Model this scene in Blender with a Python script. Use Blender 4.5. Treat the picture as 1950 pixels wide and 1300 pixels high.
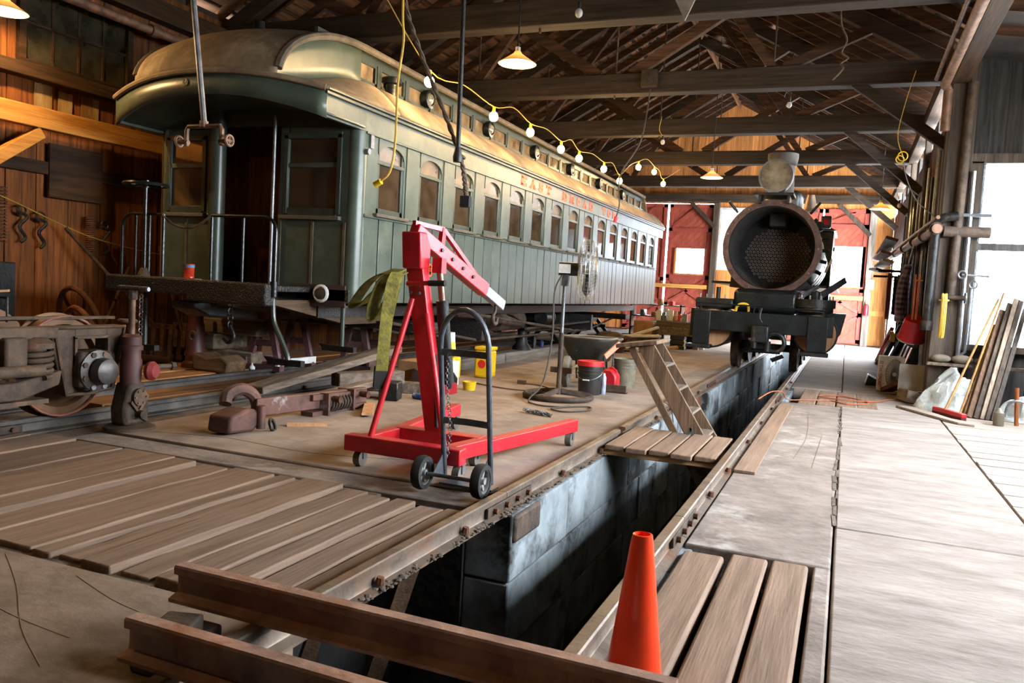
import bpy, bmesh, math, random
from mathutils import Vector as V, Matrix as MX, Quaternion
random.seed(7)
RND = random.Random(11)
sc = bpy.context.scene
for _o in list(bpy.data.objects):
    bpy.data.objects.remove(_o)
COL = sc.collection
R = math.radians
PI = math.pi

# ------------------------------------------------------------ camera, sky, exposure
cam_d = bpy.data.cameras.new('camera')
cam = bpy.data.objects.new('camera', cam_d)
COL.objects.link(cam)
cam_d.sensor_width = 36.0
cam_d.lens = 1550.0 / 1950.0 * 36.0
cam_d.clip_start, cam_d.clip_end = 0.05, 300
_row = [[0.92324736, 0.38009076, 0.05608324], [0.07746575, -0.04118243, -0.9961441], [-0.37631552, 0.92403194, -0.06746558]]
_r, _d, _f = (V(a) for a in _row)
cam.matrix_world = MX(((_r.x, -_d.x, -_f.x, 0), (_r.y, -_d.y, -_f.y, 0), (_r.z, -_d.z, -_f.z, 1.24), (0, 0, 0, 1)))
sc.camera = cam

world = bpy.data.worlds.new('sky')
sc.world = world
world.use_nodes = True
_bg = world.node_tree.nodes['Background']
_bg.inputs[0].default_value = (0.86, 0.93, 1.0, 1)
_bg.inputs[1].default_value = 46.0
world.cycles.sampling_method = 'MANUAL'
world.cycles.sample_map_resolution = 64

def portal(loc, rot, sx, sy):
    d = bpy.data.lights.new('window_portal', 'AREA')
    d.shape = 'RECTANGLE'; d.size = sx; d.size_y = sy
    d.cycles.is_portal = True
    o = bpy.data.objects.new('window_portal', d)
    o.location = loc; o.rotation_euler = rot
    COL.objects.link(o)
portal((2.23, 12.05, 1.97), (R(90), 0, R(180)), 1.6, 2.3)
portal((3.35, 7.2, 2.55), (0, R(90), 0), 1.35, 8.2)
portal((1.25, 24.1, 1.35), (0, R(90), 0), 2.8, 5.0)
portal((-3.5, 27.7, 3.18), (R(90), 0, R(180)), 1.2, 2.1)
portal((-4.96, 27.7, 2.42), (R(90), 0, R(180)), 1.0, .9)
portal((-.09, 27.7, 2.44), (R(90), 0, R(180)), .9, 1.3)


sc.view_settings.view_transform = 'Standard'
sc.view_settings.look = 'None'
sc.view_settings.gamma = 1.0
sc.view_settings.use_curve_mapping = False
sc.view_settings.exposure = 0.5
try:
    sc.cycles.max_bounces = 8
    sc.cycles.diffuse_bounces = 5
    sc.cycles.glossy_bounces = 3
    sc.cycles.transparent_max_bounces = 12
    sc.cycles.caustics_reflective = False
    sc.cycles.caustics_refractive = False
    sc.cycles.sample_clamp_indirect = 6.0
    sc.cycles.use_denoising = True
except Exception:
    pass

# ------------------------------------------------------------ materials
MATS = {}
def srgb(h):
    h = h.lstrip('#')
    c = [int(h[i:i+2], 16) / 255 for i in (0, 2, 4)]
    return tuple((x / 12.92 if x <= 0.04045 else ((x + 0.055) / 1.055) ** 2.4) for x in c) + (1,)

def mat(name, c1, c2=None, rough=0.6, metal=0.0, scale=4.0, stretch=(1, 1, 1), bump=0.15, vary=0.25, spec=0.5, detail=5.0, c3=None, s3=1.2, t3=(0.55, 0.68), coat=0.0):
    if name in MATS:
        return MATS[name]
    m = bpy.data.materials.new(name); m.use_nodes = True
    nt = m.node_tree; N = nt.nodes; L = nt.links
    b = N['Principled BSDF']
    b.inputs['Roughness'].default_value = rough
    b.inputs['Metallic'].default_value = metal
    b.inputs['Specular IOR Level'].default_value = spec
    if coat: b.inputs['Coat Weight'].default_value = coat
    c1 = srgb(c1); c2 = srgb(c2) if c2 else tuple(x * 0.6 for x in c1[:3]) + (1,)
    tc = N.new('ShaderNodeTexCoord'); mp = N.new('ShaderNodeMapping')
    mp.inputs['Scale'].default_value = stretch
    L.new(tc.outputs['Object'], mp.inputs['Vector'])
    oi = N.new('ShaderNodeObjectInfo')
    ad = N.new('ShaderNodeVectorMath'); ad.operation = 'ADD'
    ml = N.new('ShaderNodeMath'); ml.operation = 'MULTIPLY'; ml.inputs[1].default_value = 37.0
    L.new(oi.outputs['Random'], ml.inputs[0])
    L.new(mp.outputs[0], ad.inputs[0]); L.new(ml.outputs[0], ad.inputs[1])
    n1 = N.new('ShaderNodeTexNoise'); n1.inputs['Scale'].default_value = scale; n1.inputs['Detail'].default_value = detail
    n1.inputs['Roughness'].default_value = 0.65
    L.new(ad.outputs[0], n1.inputs['Vector'])
    rp = N.new('ShaderNodeValToRGB')
    rp.color_ramp.elements[0].position = 0.35; rp.color_ramp.elements[0].color = c2
    rp.color_ramp.elements[1].position = 0.68; rp.color_ramp.elements[1].color = c1
    L.new(n1.outputs['Fac'], rp.inputs[0])
    out = rp.outputs[0]
    if c3:
        n3 = N.new('ShaderNodeTexNoise'); n3.inputs['Scale'].default_value = s3; n3.inputs['Detail'].default_value = 8
        n3.inputs['Roughness'].default_value = 0.7
        L.new(ad.outputs[0], n3.inputs['Vector'])
        r3 = N.new('ShaderNodeValToRGB'); r3.color_ramp.elements[0].position = t3[0]; r3.color_ramp.elements[1].position = t3[1]
        L.new(n3.outputs['Fac'], r3.inputs[0])
        mx = N.new('ShaderNodeMix'); mx.data_type = 'RGBA'
        L.new(r3.outputs[0], mx.inputs[0]); L.new(out, mx.inputs[6]); mx.inputs[7].default_value = srgb(c3)
        out = mx.outputs[2]
    if vary:
        hv = N.new('ShaderNodeHueSaturation')
        mr = N.new('ShaderNodeMapRange'); mr.inputs[3].default_value = 1 - vary; mr.inputs[4].default_value = 1 + vary
        L.new(oi.outputs['Random'], mr.inputs[0]); L.new(mr.outputs[0], hv.inputs['Value']); L.new(out, hv.inputs['Color'])
        out = hv.outputs[0]
    L.new(out, b.inputs['Base Color'])
    if bump:
        n2 = N.new('ShaderNodeTexNoise'); n2.inputs['Scale'].default_value = scale * 4; n2.inputs['Detail'].default_value = 6
        L.new(ad.outputs[0], n2.inputs['Vector'])
        bp = N.new('ShaderNodeBump'); bp.inputs['Strength'].default_value = bump; bp.inputs['Distance'].default_value = 0.02
        L.new(n2.outputs['Fac'], bp.inputs['Height']); L.new(bp.outputs[0], b.inputs['Normal'])
    MATS[name] = m
    return m

def emis(name, c, s):
    m = bpy.data.materials.new(name); m.use_nodes = True
    b = m.node_tree.nodes['Principled BSDF']
    b.inputs['Base Color'].default_value = srgb(c)
    b.inputs['Emission Color'].default_value = srgb(c); b.inputs['Emission Strength'].default_value = s
    MATS[name] = m; return m

def glass(name, tint, dust_sheen='#8a8070', dfac=0.12, refl=0.10, rough=0.06):
    m = bpy.data.materials.new(name); m.use_nodes = True
    nt = m.node_tree; N = nt.nodes; L = nt.links
    N.remove(N['Principled BSDF'])
    o = N['Material Output']
    tr = N.new('ShaderNodeBsdfTransparent'); tr.inputs[0].default_value = srgb(tint)
    gl = N.new('ShaderNodeBsdfGlossy'); gl.inputs['Roughness'].default_value = rough
    di = N.new('ShaderNodeBsdfDiffuse'); di.inputs[0].default_value = srgb(dust_sheen)
    fr = N.new('ShaderNodeLayerWeight'); fr.inputs[0].default_value = 0.25
    mr = N.new('ShaderNodeMapRange'); mr.inputs[3].default_value = refl; mr.inputs[4].default_value = 0.9
    L.new(fr.outputs['Fresnel'], mr.inputs[0])
    m1 = N.new('ShaderNodeMixShader'); L.new(mr.outputs[0], m1.inputs[0]); L.new(tr.outputs[0], m1.inputs[1]); L.new(gl.outputs[0], m1.inputs[2])
    tc = N.new('ShaderNodeTexCoord'); nz = N.new('ShaderNodeTexNoise'); nz.inputs['Scale'].default_value = 5; nz.inputs['Detail'].default_value = 6
    L.new(tc.outputs['Object'], nz.inputs['Vector'])
    m3 = N.new('ShaderNodeMapRange'); m3.inputs[1].default_value = 0.3; m3.inputs[2].default_value = 0.75; m3.inputs[3].default_value = dfac * 0.4; m3.inputs[4].default_value = dfac * 1.7
    L.new(nz.outputs['Fac'], m3.inputs[0])
    m2 = N.new('ShaderNodeMixShader'); L.new(m3.outputs[0], m2.inputs[0]); L.new(m1.outputs[0], m2.inputs[1]); L.new(di.outputs[0], m2.inputs[2])
    L.new(m2.outputs[0], o.inputs['Surface'])
    MATS[name] = m; return m

def wood(name, c1, c2, axis='y', rough=0.75, vary=0.25, bump=0.3, c3=None, k=18):
    st = {'x': (1.2, k, k), 'y': (k, 1.2, k), 'z': (k, k, 1.2)}[axis]
    return mat(name, c1, c2, rough=rough, scale=1.0, stretch=st, vary=vary, bump=bump, c3=c3, s3=0.25, spec=0.25)

# ------------------------------------------------------------ mesh builder
class MB:
    def __init__(s): s.v = []; s.f = []
    def add(s, vs, fs):
        n = len(s.v); s.v += [tuple(p) for p in vs]; s.f += [tuple(n + i for i in q) for q in fs]; return s
    def box(s, x0, x1, y0, y1, z0, z1):
        return s.add([(x0,y0,z0),(x1,y0,z0),(x1,y1,z0),(x0,y1,z0),(x0,y0,z1),(x1,y0,z1),(x1,y1,z1),(x0,y1,z1)],
                     [(0,3,2,1),(4,5,6,7),(0,1,5,4),(1,2,6,5),(2,3,7,6),(3,0,4,7)])
    def obox(s, c, sz, rot=(0,0,0)):
        m = MX.LocRotScale(V(c), __import__('mathutils').Euler(rot), None)
        a, b, d = sz[0]/2, sz[1]/2, sz[2]/2
        vs = [m @ V((x*a, y*b, z*d)) for z in (-1,1) for x, y in ((-1,-1),(1,-1),(1,1),(-1,1))]
        return s.add(vs, [(0,3,2,1),(4,5,6,7),(0,1,5,4),(1,2,6,5),(2,3,7,6),(3,0,4,7)])
    def bar(s, p0, p1, w, h, up=(0,0,1), w1=None, h1=None):
        p0, p1 = V(p0), V(p1); d = (p1-p0).normalized(); u = V(up)
        if abs(d.dot(u)) > 0.999: u = V((1,0,0))
        r = d.cross(u).normalized(); u = r.cross(d)
        vs = []
        for p, ww, hh in ((p0,w,h),(p1,w1 or w,h1 or h)):
            for a, b in ((-1,-1),(1,-1),(1,1),(-1,1)):
                vs.append(p + r*(a*ww/2) + u*(b*hh/2))
        return s.add(vs, [(0,1,2,3),(7,6,5,4),(0,4,5,1),(1,5,6,2),(2,6,7,3),(3,7,4,0)])
    def ring(s, p, d, r, n, ref=None):
        d = V(d).normalized(); u = V(ref) if ref else (V((0,0,1)) if abs(d.z) < 0.9 else V((1,0,0)))
        a = d.cross(u).normalized(); b = a.cross(d)
        return [V(p) + a*(math.cos(2*PI*i/n)*r) + b*(math.sin(2*PI*i/n)*r) for i in range(n)]
    def cyl(s, p0, p1, r0, r1=None, n=14, caps=True):
        r1 = r0 if r1 is None else r1
        d = V(p1)-V(p0)
        A = s.ring(p0,d,r0,n); B = s.ring(p1,d,r1,n)
        fs = [(i,(i+1)%n,n+(i+1)%n,n+i) for i in range(n)]
        if caps: fs += [tuple(range(n-1,-1,-1)), tuple(range(n,2*n))]
        return s.add(A+B, fs)
    def lathe(s, prof, o, axis=(0,0,1), n=20, closed=False):
        o = V(o); ax = V(axis).normalized(); vs = []; fs = []; k = len(prof)
        for r, h in prof: vs += s.ring(o+ax*h, ax, max(r,1e-4), n)
        for j in range(k if closed else k-1):
            j2 = (j+1) % k
            for i in range(n):
                fs.append((j*n+i, j*n+(i+1)%n, j2*n+(i+1)%n, j2*n+i))
        if not closed:
            fs += [tuple(range(n-1,-1,-1)), tuple(range((k-1)*n, k*n))]
        return s.add(vs, fs)
    def tube(s, pts, r, n=8, closed=False):
        pts = [V(p) for p in pts]; k = len(pts); vs = []; fs = []
        rr = r if isinstance(r, (list, tuple)) else [r]*k
        prev = None
        for i, p in enumerate(pts):
            if closed: t = pts[(i+1)%k]-pts[i-1]
            else: t = pts[min(i+1,k-1)]-pts[max(i-1,0)]
            t.normalize()
            if prev is None:
                u = V((0,0,1)) if abs(t.z) < 0.9 else V((1,0,0)); a = t.cross(u).normalized()
            else:
                a = (prev - t*prev.dot(t)).normalized()
            prev = a; b = t.cross(a)
            vs += [p + a*(math.cos(2*PI*q/n)*rr[i]) + b*(math.sin(2*PI*q/n)*rr[i]) for q in range(n)]
        for j in range(k if closed else k-1):
            j2 = (j+1) % k
            for i in range(n): fs.append((j*n+i, j*n+(i+1)%n, j2*n+(i+1)%n, j2*n+i))
        if not closed: fs += [tuple(range(n-1,-1,-1)), tuple(range((k-1)*n, k*n))]
        return s.add(vs, fs)
    def strip(s, pts, w, t, side):
        # flat strap along a path, width along 'side'
        pts = [V(p) for p in pts]; k = len(pts); vs = []; fs = []; sd = V(side).normalized()
        for i, p in enumerate(pts):
            d = (pts[min(i+1,k-1)]-pts[max(i-1,0)]).normalized(); nn = d.cross(sd).normalized()
            vs += [p-sd*w/2-nn*t/2, p+sd*w/2-nn*t/2, p+sd*w/2+nn*t/2, p-sd*w/2+nn*t/2]
        for j in range(k-1):
            for i in range(4): fs.append((j*4+i, j*4+(i+1)%4, (j+1)*4+(i+1)%4, (j+1)*4+i))
        fs += [(3,2,1,0), tuple((k-1)*4+i for i in range(4))]
        return s.add(vs, fs)
    def prism(s, poly, ax, d0, d1):
        def P(a, b, d): return {'x': (d,a,b), 'y': (a,d,b), 'z': (a,b,d)}[ax]
        n = len(poly)
        vs = [P(a,b,d0) for a,b in poly] + [P(a,b,d1) for a,b in poly]
        return s.add(vs, [tuple(range(n-1,-1,-1)), tuple(range(n,2*n))] + [(i,(i+1)%n,n+(i+1)%n,n+i) for i in range(n)])
    def torus(s, c, axis, Rr, r, n=28, m=8):
        return s.tube(s.ring(c, axis, Rr, n), r, m, closed=True)
    def sph(s, c, r, n=12, m=8, sc=(1,1,1)):
        prof = [(r*math.sin(PI*i/m), -r*math.cos(PI*i/m)) for i in range(m+1)]
        k = len(s.v); s.lathe(prof, (0,0,0), n=n)
        for i in range(k, len(s.v)):
            p = s.v[i]; s.v[i] = (p[0]*sc[0]+c[0], p[1]*sc[1]+c[1], p[2]*sc[2]+c[2])
        return s
    def surf(s, fn, nu, nv, thick=0.0):
        vs = [fn(i/nu, j/nv) for j in range(nv+1) for i in range(nu+1)]
        fs = [(j*(nu+1)+i, j*(nu+1)+i+1, (j+1)*(nu+1)+i+1, (j+1)*(nu+1)+i) for j in range(nv) for i in range(nu)]
        return s.add(vs, fs)

ROOTM = {}
def link(o): COL.objects.link(o); return o
def build(mb, name, m, parent=None, bevel=0.0, smooth=True, solid=0.0, ang=35):
    me = bpy.data.meshes.new(name)
    vs = mb.v
    if parent is not None and parent.name in ROOTM:
        mi = ROOTM[parent.name].inverted(); vs = [tuple(mi @ V(p)) for p in vs]
    me.from_pydata(vs, [], mb.f)
    bm = bmesh.new(); bm.from_mesh(me); bmesh.ops.recalc_face_normals(bm, faces=bm.faces); bm.to_mesh(me); bm.free()
    if smooth:
        for p in me.polygons: p.use_smooth = True
        me.set_sharp_from_angle(angle=R(ang))
    me.materials.append(m)
    o = link(bpy.data.objects.new(name, me))
    if parent is not None:
        o.parent = parent
        if parent.name in ROOTM: ROOTM[o.name] = ROOTM[parent.name]
    if solid:
        md = o.modifiers.new('s', 'SOLIDIFY'); md.thickness = solid; md.offset = 0
    if bevel:
        md = o.modifiers.new('b', 'BEVEL'); md.width = bevel; md.segments = 2; md.limit_method = 'ANGLE'; md.angle_limit = R(40)
    return o
def tag(o, label, cat, group=None, kind=None):
    o['label'] = label; o['category'] = cat
    if group: o['group'] = group
    if kind: o['kind'] = kind
    return o
def thing(name, label, cat, loc=(0,0,0), group=None, rotz=0.0, kind=None):
    o = link(bpy.data.objects.new(name, None)); o.empty_display_size = 0.1
    o.location = loc; o.rotation_euler = (0,0,rotz)
    ROOTM[o.name] = MX.Translation(V(loc)) @ MX.Rotation(rotz, 4, 'Z')
    return tag(o, label, cat, group, kind)
def struct(name, loc=(0,0,0), label=None):
    o = link(bpy.data.objects.new(name, None)); o.location = loc; o['kind'] = 'structure'
    ROOTM[o.name] = MX.Translation(V(loc))
    if label: o['label'] = label
    return o
def single(mb, name, m, label, cat, group=None, base=None, **kw):
    # a one-mesh thing with its origin at its base
    if base is None:
        xs, ys, zs = zip(*mb.v); base = ((min(xs)+max(xs))/2, (min(ys)+max(ys))/2, min(zs))
    mb.v = [(p[0]-base[0], p[1]-base[1], p[2]-base[2]) for p in mb.v]
    o = build(mb, name, m, None, **kw); o.location = base
    ROOTM[o.name] = MX.Translation(V(base))
    return tag(o, label, cat, group)
def inst(src, name, parent, loc=(0,0,0), rot=(0,0,0), scl=(1,1,1)):
    o = link(bpy.data.objects.new(name, src.data if hasattr(src, 'data') else src)); o.parent = parent
    o.location = loc; o.rotation_euler = rot; o.scale = scl
    return o
def bx(*a): return MB().box(*a)
def arc(cx, cz, r, a0, a1, n): return [(cx+r*math.cos(R(a0+(a1-a0)*i/n)), cz+r*math.sin(R(a0+(a1-a0)*i/n))) for i in range(n+1)]
def lerp(a, b, t): return V(a).lerp(V(b), t)
def catmull(pts, n=6):
    P = [V(p) for p in pts]; out = []
    for i in range(len(P)-1):
        a, b, c, d = P[max(i-1,0)], P[i], P[i+1], P[min(i+2,len(P)-1)]
        for k in range(n):
            t = k/n
            out.append(0.5*((2*b)+(c-a)*t+(2*a-5*b+4*c-d)*t*t+(3*b-a-3*c+d)*t**3))
    out.append(P[-1]); return out

# ------------------------------------------------------------ palette
m_conc = mat('concrete', '#93877f', '#74685f', rough=0.9, scale=3.0, stretch=(1, 2.4, 1), bump=0.4, vary=0.05, c3='#a1968d', s3=0.8, t3=(0.5, 0.72), detail=10)
m_conc2 = mat('concrete_worn', '#8d7f75', '#675a51', rough=0.92, scale=3.2, bump=0.6, vary=0.06, c3='#a8a098', s3=1.4, detail=9)
m_dirt = mat('packed_dirt', '#6f6052', '#463b31', rough=0.95, scale=5, bump=0.8, vary=0.05)
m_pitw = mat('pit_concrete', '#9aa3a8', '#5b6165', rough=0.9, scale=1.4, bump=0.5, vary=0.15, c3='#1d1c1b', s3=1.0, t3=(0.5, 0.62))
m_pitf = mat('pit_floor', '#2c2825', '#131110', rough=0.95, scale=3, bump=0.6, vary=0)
m_plank_y = wood('plank_grey_y', '#8b7260', '#6c5747', 'y', c3='#7b6452', vary=.14, bump=.2, k=26)
m_plank_x = wood('plank_grey_x', '#a3958a', '#85776c', 'x', vary=.1, k=26)
m_wall_z = wood('wall_board', '#8f5426', '#4b2a13', 'z', vary=0.4, c3='#2f1c10')
m_wall_far = wood('wall_board_new', '#cf8f52', '#9c5f2d', 'z', vary=0.2)
m_wall_dark = wood('wall_board_dark', '#4e4a48', '#2c2928', 'z', vary=0.35)
m_rafter = wood('rafter_wood', '#5c3d28', '#2b1c12', 'x', vary=0.4)
m_sheath = wood('sheathing', '#7a5335', '#2d1d13', 'y', vary=0.6, c3='#2a1c14')
m_tie_x = wood('tie_beam_wood', '#43362b', '#261e17', 'x', vary=0.15)
m_beam_y = wood('beam_new_y', '#c88f45', '#9c6526', 'y', vary=0.08)
m_beam_d = wood('beam_dark_y', '#4a331f', '#281a0f', 'y', vary=0.1)
m_post_z = wood('post_dark_z', '#54483d', '#2e2721', 'z', vary=0.2)
m_red_d = wood('red_door_boards', '#ad5a48', '#8f4234', 'z', vary=0.16, k=9, bump=.08)
m_red_t = mat('red_door_trim', '#a54a3e', '#87362c', rough=0.7, scale=3, vary=0.1)
m_rail = mat('rail_steel', '#7f6e5f', '#54463b', rough=0.55, metal=0.35, scale=6, bump=0.2, vary=0.1, c3='#6b4a33', s3=3)
m_rust = mat('rust', '#6d4028', '#3c2519', rough=0.85, metal=0.2, scale=7, bump=0.4, vary=0.15, c3='#8b5533', s3=3)
m_rustd = mat('rust_dark', '#59483b', '#2f261f', rough=0.75, metal=0.3, scale=7, bump=0.4, vary=0.2)
m_blk = mat('black_iron', '#2b2b2b', '#131313', rough=0.45, metal=0.4, scale=9, bump=0.25, vary=0.1, c3='#4a4038', s3=4)
m_blkg = mat('black_gloss', '#1d2222', '#0d0f0f', rough=0.28, metal=0.2, scale=8, bump=0.15, vary=0.05)
m_steel = mat('steel_grey', '#8d9095', '#5f6265', rough=0.4, metal=0.7, scale=8, bump=0.1, vary=0.15)
m_pipe = mat('old_pipe', '#8d6a55', '#58402f', rough=0.6, metal=0.3, scale=8, bump=0.2, vary=0.15)
m_tin = mat('roof_tin', '#3a3330', '#1d1917', rough=0.8, scale=3, vary=0)
m_dkglass = glass('dark_pane', '#303028', '#6a6450', 0.25, 0.06, 0.1)
m_clear = glass('window_pane', '#e8f0f4', '#cfd4d4', 0.25, 0.05)
m_grnd = mat('yard_gravel', '#b8b2a8', '#9a948a', rough=0.95, scale=2, vary=0)
m_box = mat('cardboard', '#a77e52', '#8a6540', rough=0.85, scale=5, vary=0.15)
m_white = mat('white_paint', '#d8d8d4', '#b9b9b4', rough=0.6, scale=6, vary=0.05)
m_yel = mat('yellow_plastic', '#e6c21e', '#c9a310', rough=0.4, scale=5, vary=0.08, bump=0.05)
m_red = mat('red_paint', '#c8202c', '#a3141f', rough=0.38, scale=6, vary=0.06, bump=0.08, c3='#d6585c', s3=4, t3=(0.6, 0.75))
m_redp = mat('red_plastic', '#c3202a', '#a31820', rough=0.4, scale=5, vary=0.08, bump=0.05)
m_rub = mat('rubber', '#2a2826', '#191817', rough=0.85, scale=9, vary=0.1)

# ------------------------------------------------------------ yard outside
ground = struct('ground')
for a in ((-40, -9.3, -30, 60), (3.6, 40, -30, 60), (-9.3, 3.6, 28.4, 60), (-9.3, 3.6, -30, -5)):
    build(bx(a[0], a[1], a[2], a[3], -0.4, -0.25), 'yard', m_grnd, ground)

# ------------------------------------------------------------ floor
floor = struct('floor')
def slab(x0, x1, y0, y1, m=m_conc, z=0.0, th=0.22, nm='slab', bev=0.012):
    return build(bx(x0, x1, y0, y1, z-th, z), nm, m, floor, bevel=bev)
m_concl = mat('concrete_dusty', '#988679', '#74655a', rough=0.92, scale=1.8, bump=0.35, vary=0.05, c3='#a89a8e', s3=1.1, t3=(.5,.72), detail=9)
slab(-5.06, -1.745, 4.42, 9.9, m_concl); slab(-5.06, -1.745, 9.91, 27.4, m_concl)
slab(-5.06, -1.745, 4.13, 4.405, m_conc2, -0.012)
slab(-6.4, -1.745, -4, 2.37, mat('concrete_brown', '#8a7462', '#66533f', rough=.92, scale=2.4, bump=.45, vary=0, c3='#9a8672', s3=1.1, detail=9), -0.005)
slab(-8.45, -6.42, -4, 27.4, m_conc2, -0.01)
slab(-6.38, -5.08, 4.1, 27.4, m_dirt, -0.03)
slab(-6.38, -2.45, 2.38, 4.12, m_dirt, -0.022)
slab(-0.665, 0.025, 4.08, 10.62, m_conc2)
slab(0.035, 1.08, -4, 4.84); slab(0.035, 1.08, 4.85, 12.3); slab(0.035, 1.08, 12.31, 27.4)
slab(-0.665, 0.025, 12.62, 27.4, m_conc)
slab(-0.05, 0.027, -4, 4.075, m_conc2, -0.004)
slab(0.5, 0.034, 10.63, 12.61, m_conc, -0.003) if False else None
slab(-0.665, 0.03, -4, 12.63, m_dirt, -0.16, 0.2)
slab(1.085, 3.25, -4, 12.05, m_dirt, -0.06)
for a in ((-9.0, -2.67, -4.2, 27.9), (-2.67, -1.91, 4.21, 10.1), (-2.67, -2.31, 10.1, 11), (-2.67, -1.91, 11, 27.9), (-.61, 3.55, -4.2, 12.06), (-.61, 1.3, 12.06, 27.9), (-1.92, -.6, 25.01, 27.9)):
    build(bx(*a, -1.4, -.37), 'subsoil', m_dirt, floor, smooth=False)
build(bx(-1.91, -.6, 25.01, 27.5, -.4, -.01), 'slab', m_conc, floor)
# worn crack lines and chips along the slab joints
for x, y0, y1 in ((0.03, 4.9, 8.2), (0.03, 8.4, 10.5)):
    n = 14; mb = MB()
    for i in range(n):
        y = y0 + (y1-y0)*i/n
        mb.obox((x+RND.uniform(-.015, .012), y+.1, 0.001), (RND.uniform(.012, .03), (y1-y0)/n*1.1, 0.004), (0, 0, RND.uniform(-.05, .05)))
    build(mb, 'joint_rubble', m_dirt, floor)['kind'] = 'stuff'
# plank crossing left of the pit: boards run with the track
edges = [-6.35, -6.0, -5.62, -5.28, -4.9, -4.46, -3.97, -3.75, -3.5, -3.17, -3.02, -2.87, -2.67, -2.48, -2.3, -2.13, -1.95, -1.76]
ptop = [0, 0, 0, .005, 0, .012, .022, -.008, .004, 0, -.01, .028, -.004, .012, .02, .0, .012, -.006]
for i in range(len(edges)-1):
    a, b = edges[i], edges[i+1]
    y0 = 2.4 + RND.uniform(-.03, .03); y1 = 4.08 + RND.uniform(-.06, .05)
    if i > 11: y1 -= 0.03*(i-11)
    if i < 6: y0 = 2.3
    g = RND.uniform(0.008, 0.022)
    mb = MB(); k = 7; n0 = len(mb.v)
    vs = []; ph = RND.uniform(0, 6)
    for j in range(k+1):
        y = y0 + (y1-y0)*j/k; w1 = RND.uniform(-.008, .008); w2 = RND.uniform(-.008, .008)
        dz = ptop[i]*.55 + RND.uniform(-.004, .004)
        vs += [(a+g+w1, y, -.055), (b-g+w2, y, -.055), (b-g+w2, y, dz), (a+g+w1, y, dz)]
    fs = [(3, 2, 1, 0), tuple(k*4+q for q in range(4))]
    for j in range(k):
        for q in range(4): fs.append((j*4+q, j*4+(q+1) % 4, j*4+4+(q+1) % 4, j*4+4+q))
    mb.add(vs, fs)
    build(mb, 'plank', m_plank_y, floor, bevel=0.008)
# three heavy planks right of the pit, in front
for a, b, y0, y1 in ((-0.645, -0.452, 1.0, 3.98), (-0.425, -0.255, 1.0, 4.05), (-0.235, -0.072, 1.0, 4.06)):
    build(bx(a, b, y0, y1, -.07, .0), 'plank', m_plank_y, floor, bevel=0.014)
# short planks let into the right-hand slab further back
for i, (a, b) in enumerate(((-0.47, -0.27), (-0.255, -0.04), (-0.025, 0.2), (0.215, 0.45))):
    build(bx(a, b, 10.68+.02*i, 12.45-.03*i, -.05, 0.006), 'plank', m_plank_y, floor, bevel=0.012)
# loose thin board lying beside the right rail
single(MB().bar((-0.585, 5.96, .0125), (-0.575, 10.2, .0125), .15, .022), 'loose_board', m_plank_y, 'long thin grey board lying flat beside the far rail of the pit', 'board', bevel=.003)
# annex deck boards, across
y = 4.6; i = 0
while y < 11.7:
    w = RND.uniform(.14, .22)
    build(bx(1.09+RND.uniform(0, .01), 3.19, y, y+w-.008, -.05, RND.uniform(-.004, .004)), 'plank', m_plank_x, floor, bevel=0.004)
    y += w
# timber deck between and beyond the rails under the coach
for x0, x1, zz in ((-6.18, -5.98, .045), (-5.97, -5.76, .05), (-5.75, -5.5, .04), (-6.62, -6.4, .05), (-6.85, -6.63, .06), (-7.08, -6.86, .05), (-7.35, -7.1, .06), (-7.62, -7.36, .05)):
    for y0, y1 in ((5.0, 9.4), (9.42, 14.3), (14.32, 20.0)):
        build(bx(x0, x1, y0+RND.uniform(0, .1), y1, -.03, zz+RND.uniform(-.004, .004)), 'deck_board', wood('deck_board_y', '#a8764a', '#6d4a2c', 'y', vary=.25), floor, bevel=.006)
# timber curb in front of the coach track
for y0, y1 in ((9.7, 12.2), (12.25, 15.6), (15.65, 19.5)):
    build(bx(-5.3, -5.07, y0, y1, -.03, .15), 'curb_timber', wood('curb_wood_y', '#8d857b', '#5c544b', 'y'), floor, bevel=.015)

# ------------------------------------------------------------ inspection pit
pit = struct('wall_pit', label='concrete walls of the sunken inspection pit between the rails')
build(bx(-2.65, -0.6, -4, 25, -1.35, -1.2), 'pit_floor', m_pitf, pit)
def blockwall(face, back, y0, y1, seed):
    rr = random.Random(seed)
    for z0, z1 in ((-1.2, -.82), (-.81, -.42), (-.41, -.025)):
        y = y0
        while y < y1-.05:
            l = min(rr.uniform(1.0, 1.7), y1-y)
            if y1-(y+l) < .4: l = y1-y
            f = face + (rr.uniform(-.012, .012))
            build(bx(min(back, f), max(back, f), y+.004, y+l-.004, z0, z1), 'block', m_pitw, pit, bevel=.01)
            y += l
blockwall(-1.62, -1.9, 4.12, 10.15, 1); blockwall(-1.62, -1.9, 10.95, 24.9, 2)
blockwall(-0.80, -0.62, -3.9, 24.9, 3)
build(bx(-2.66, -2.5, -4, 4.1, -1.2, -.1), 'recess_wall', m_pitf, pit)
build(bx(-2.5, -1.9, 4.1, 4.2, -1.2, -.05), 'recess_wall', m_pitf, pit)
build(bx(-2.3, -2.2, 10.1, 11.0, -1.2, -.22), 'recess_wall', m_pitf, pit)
build(bx(-2.66, -.6, 24.9, 25, -1.2, -.2), 'pit_end_wall', m_pitw, pit)
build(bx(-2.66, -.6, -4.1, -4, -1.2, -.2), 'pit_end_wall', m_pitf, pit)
build(MB().bar((-2.35, 3.0, -1.15), (-2.15, 3.2, -.2), .05, .07), 'prop', m_beam_d, pit)
build(MB().bar((-2.2, 3.5, -1.15), (-2.0, 3.75, -.15), .05, .09), 'prop', m_beam_d, pit)
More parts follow.
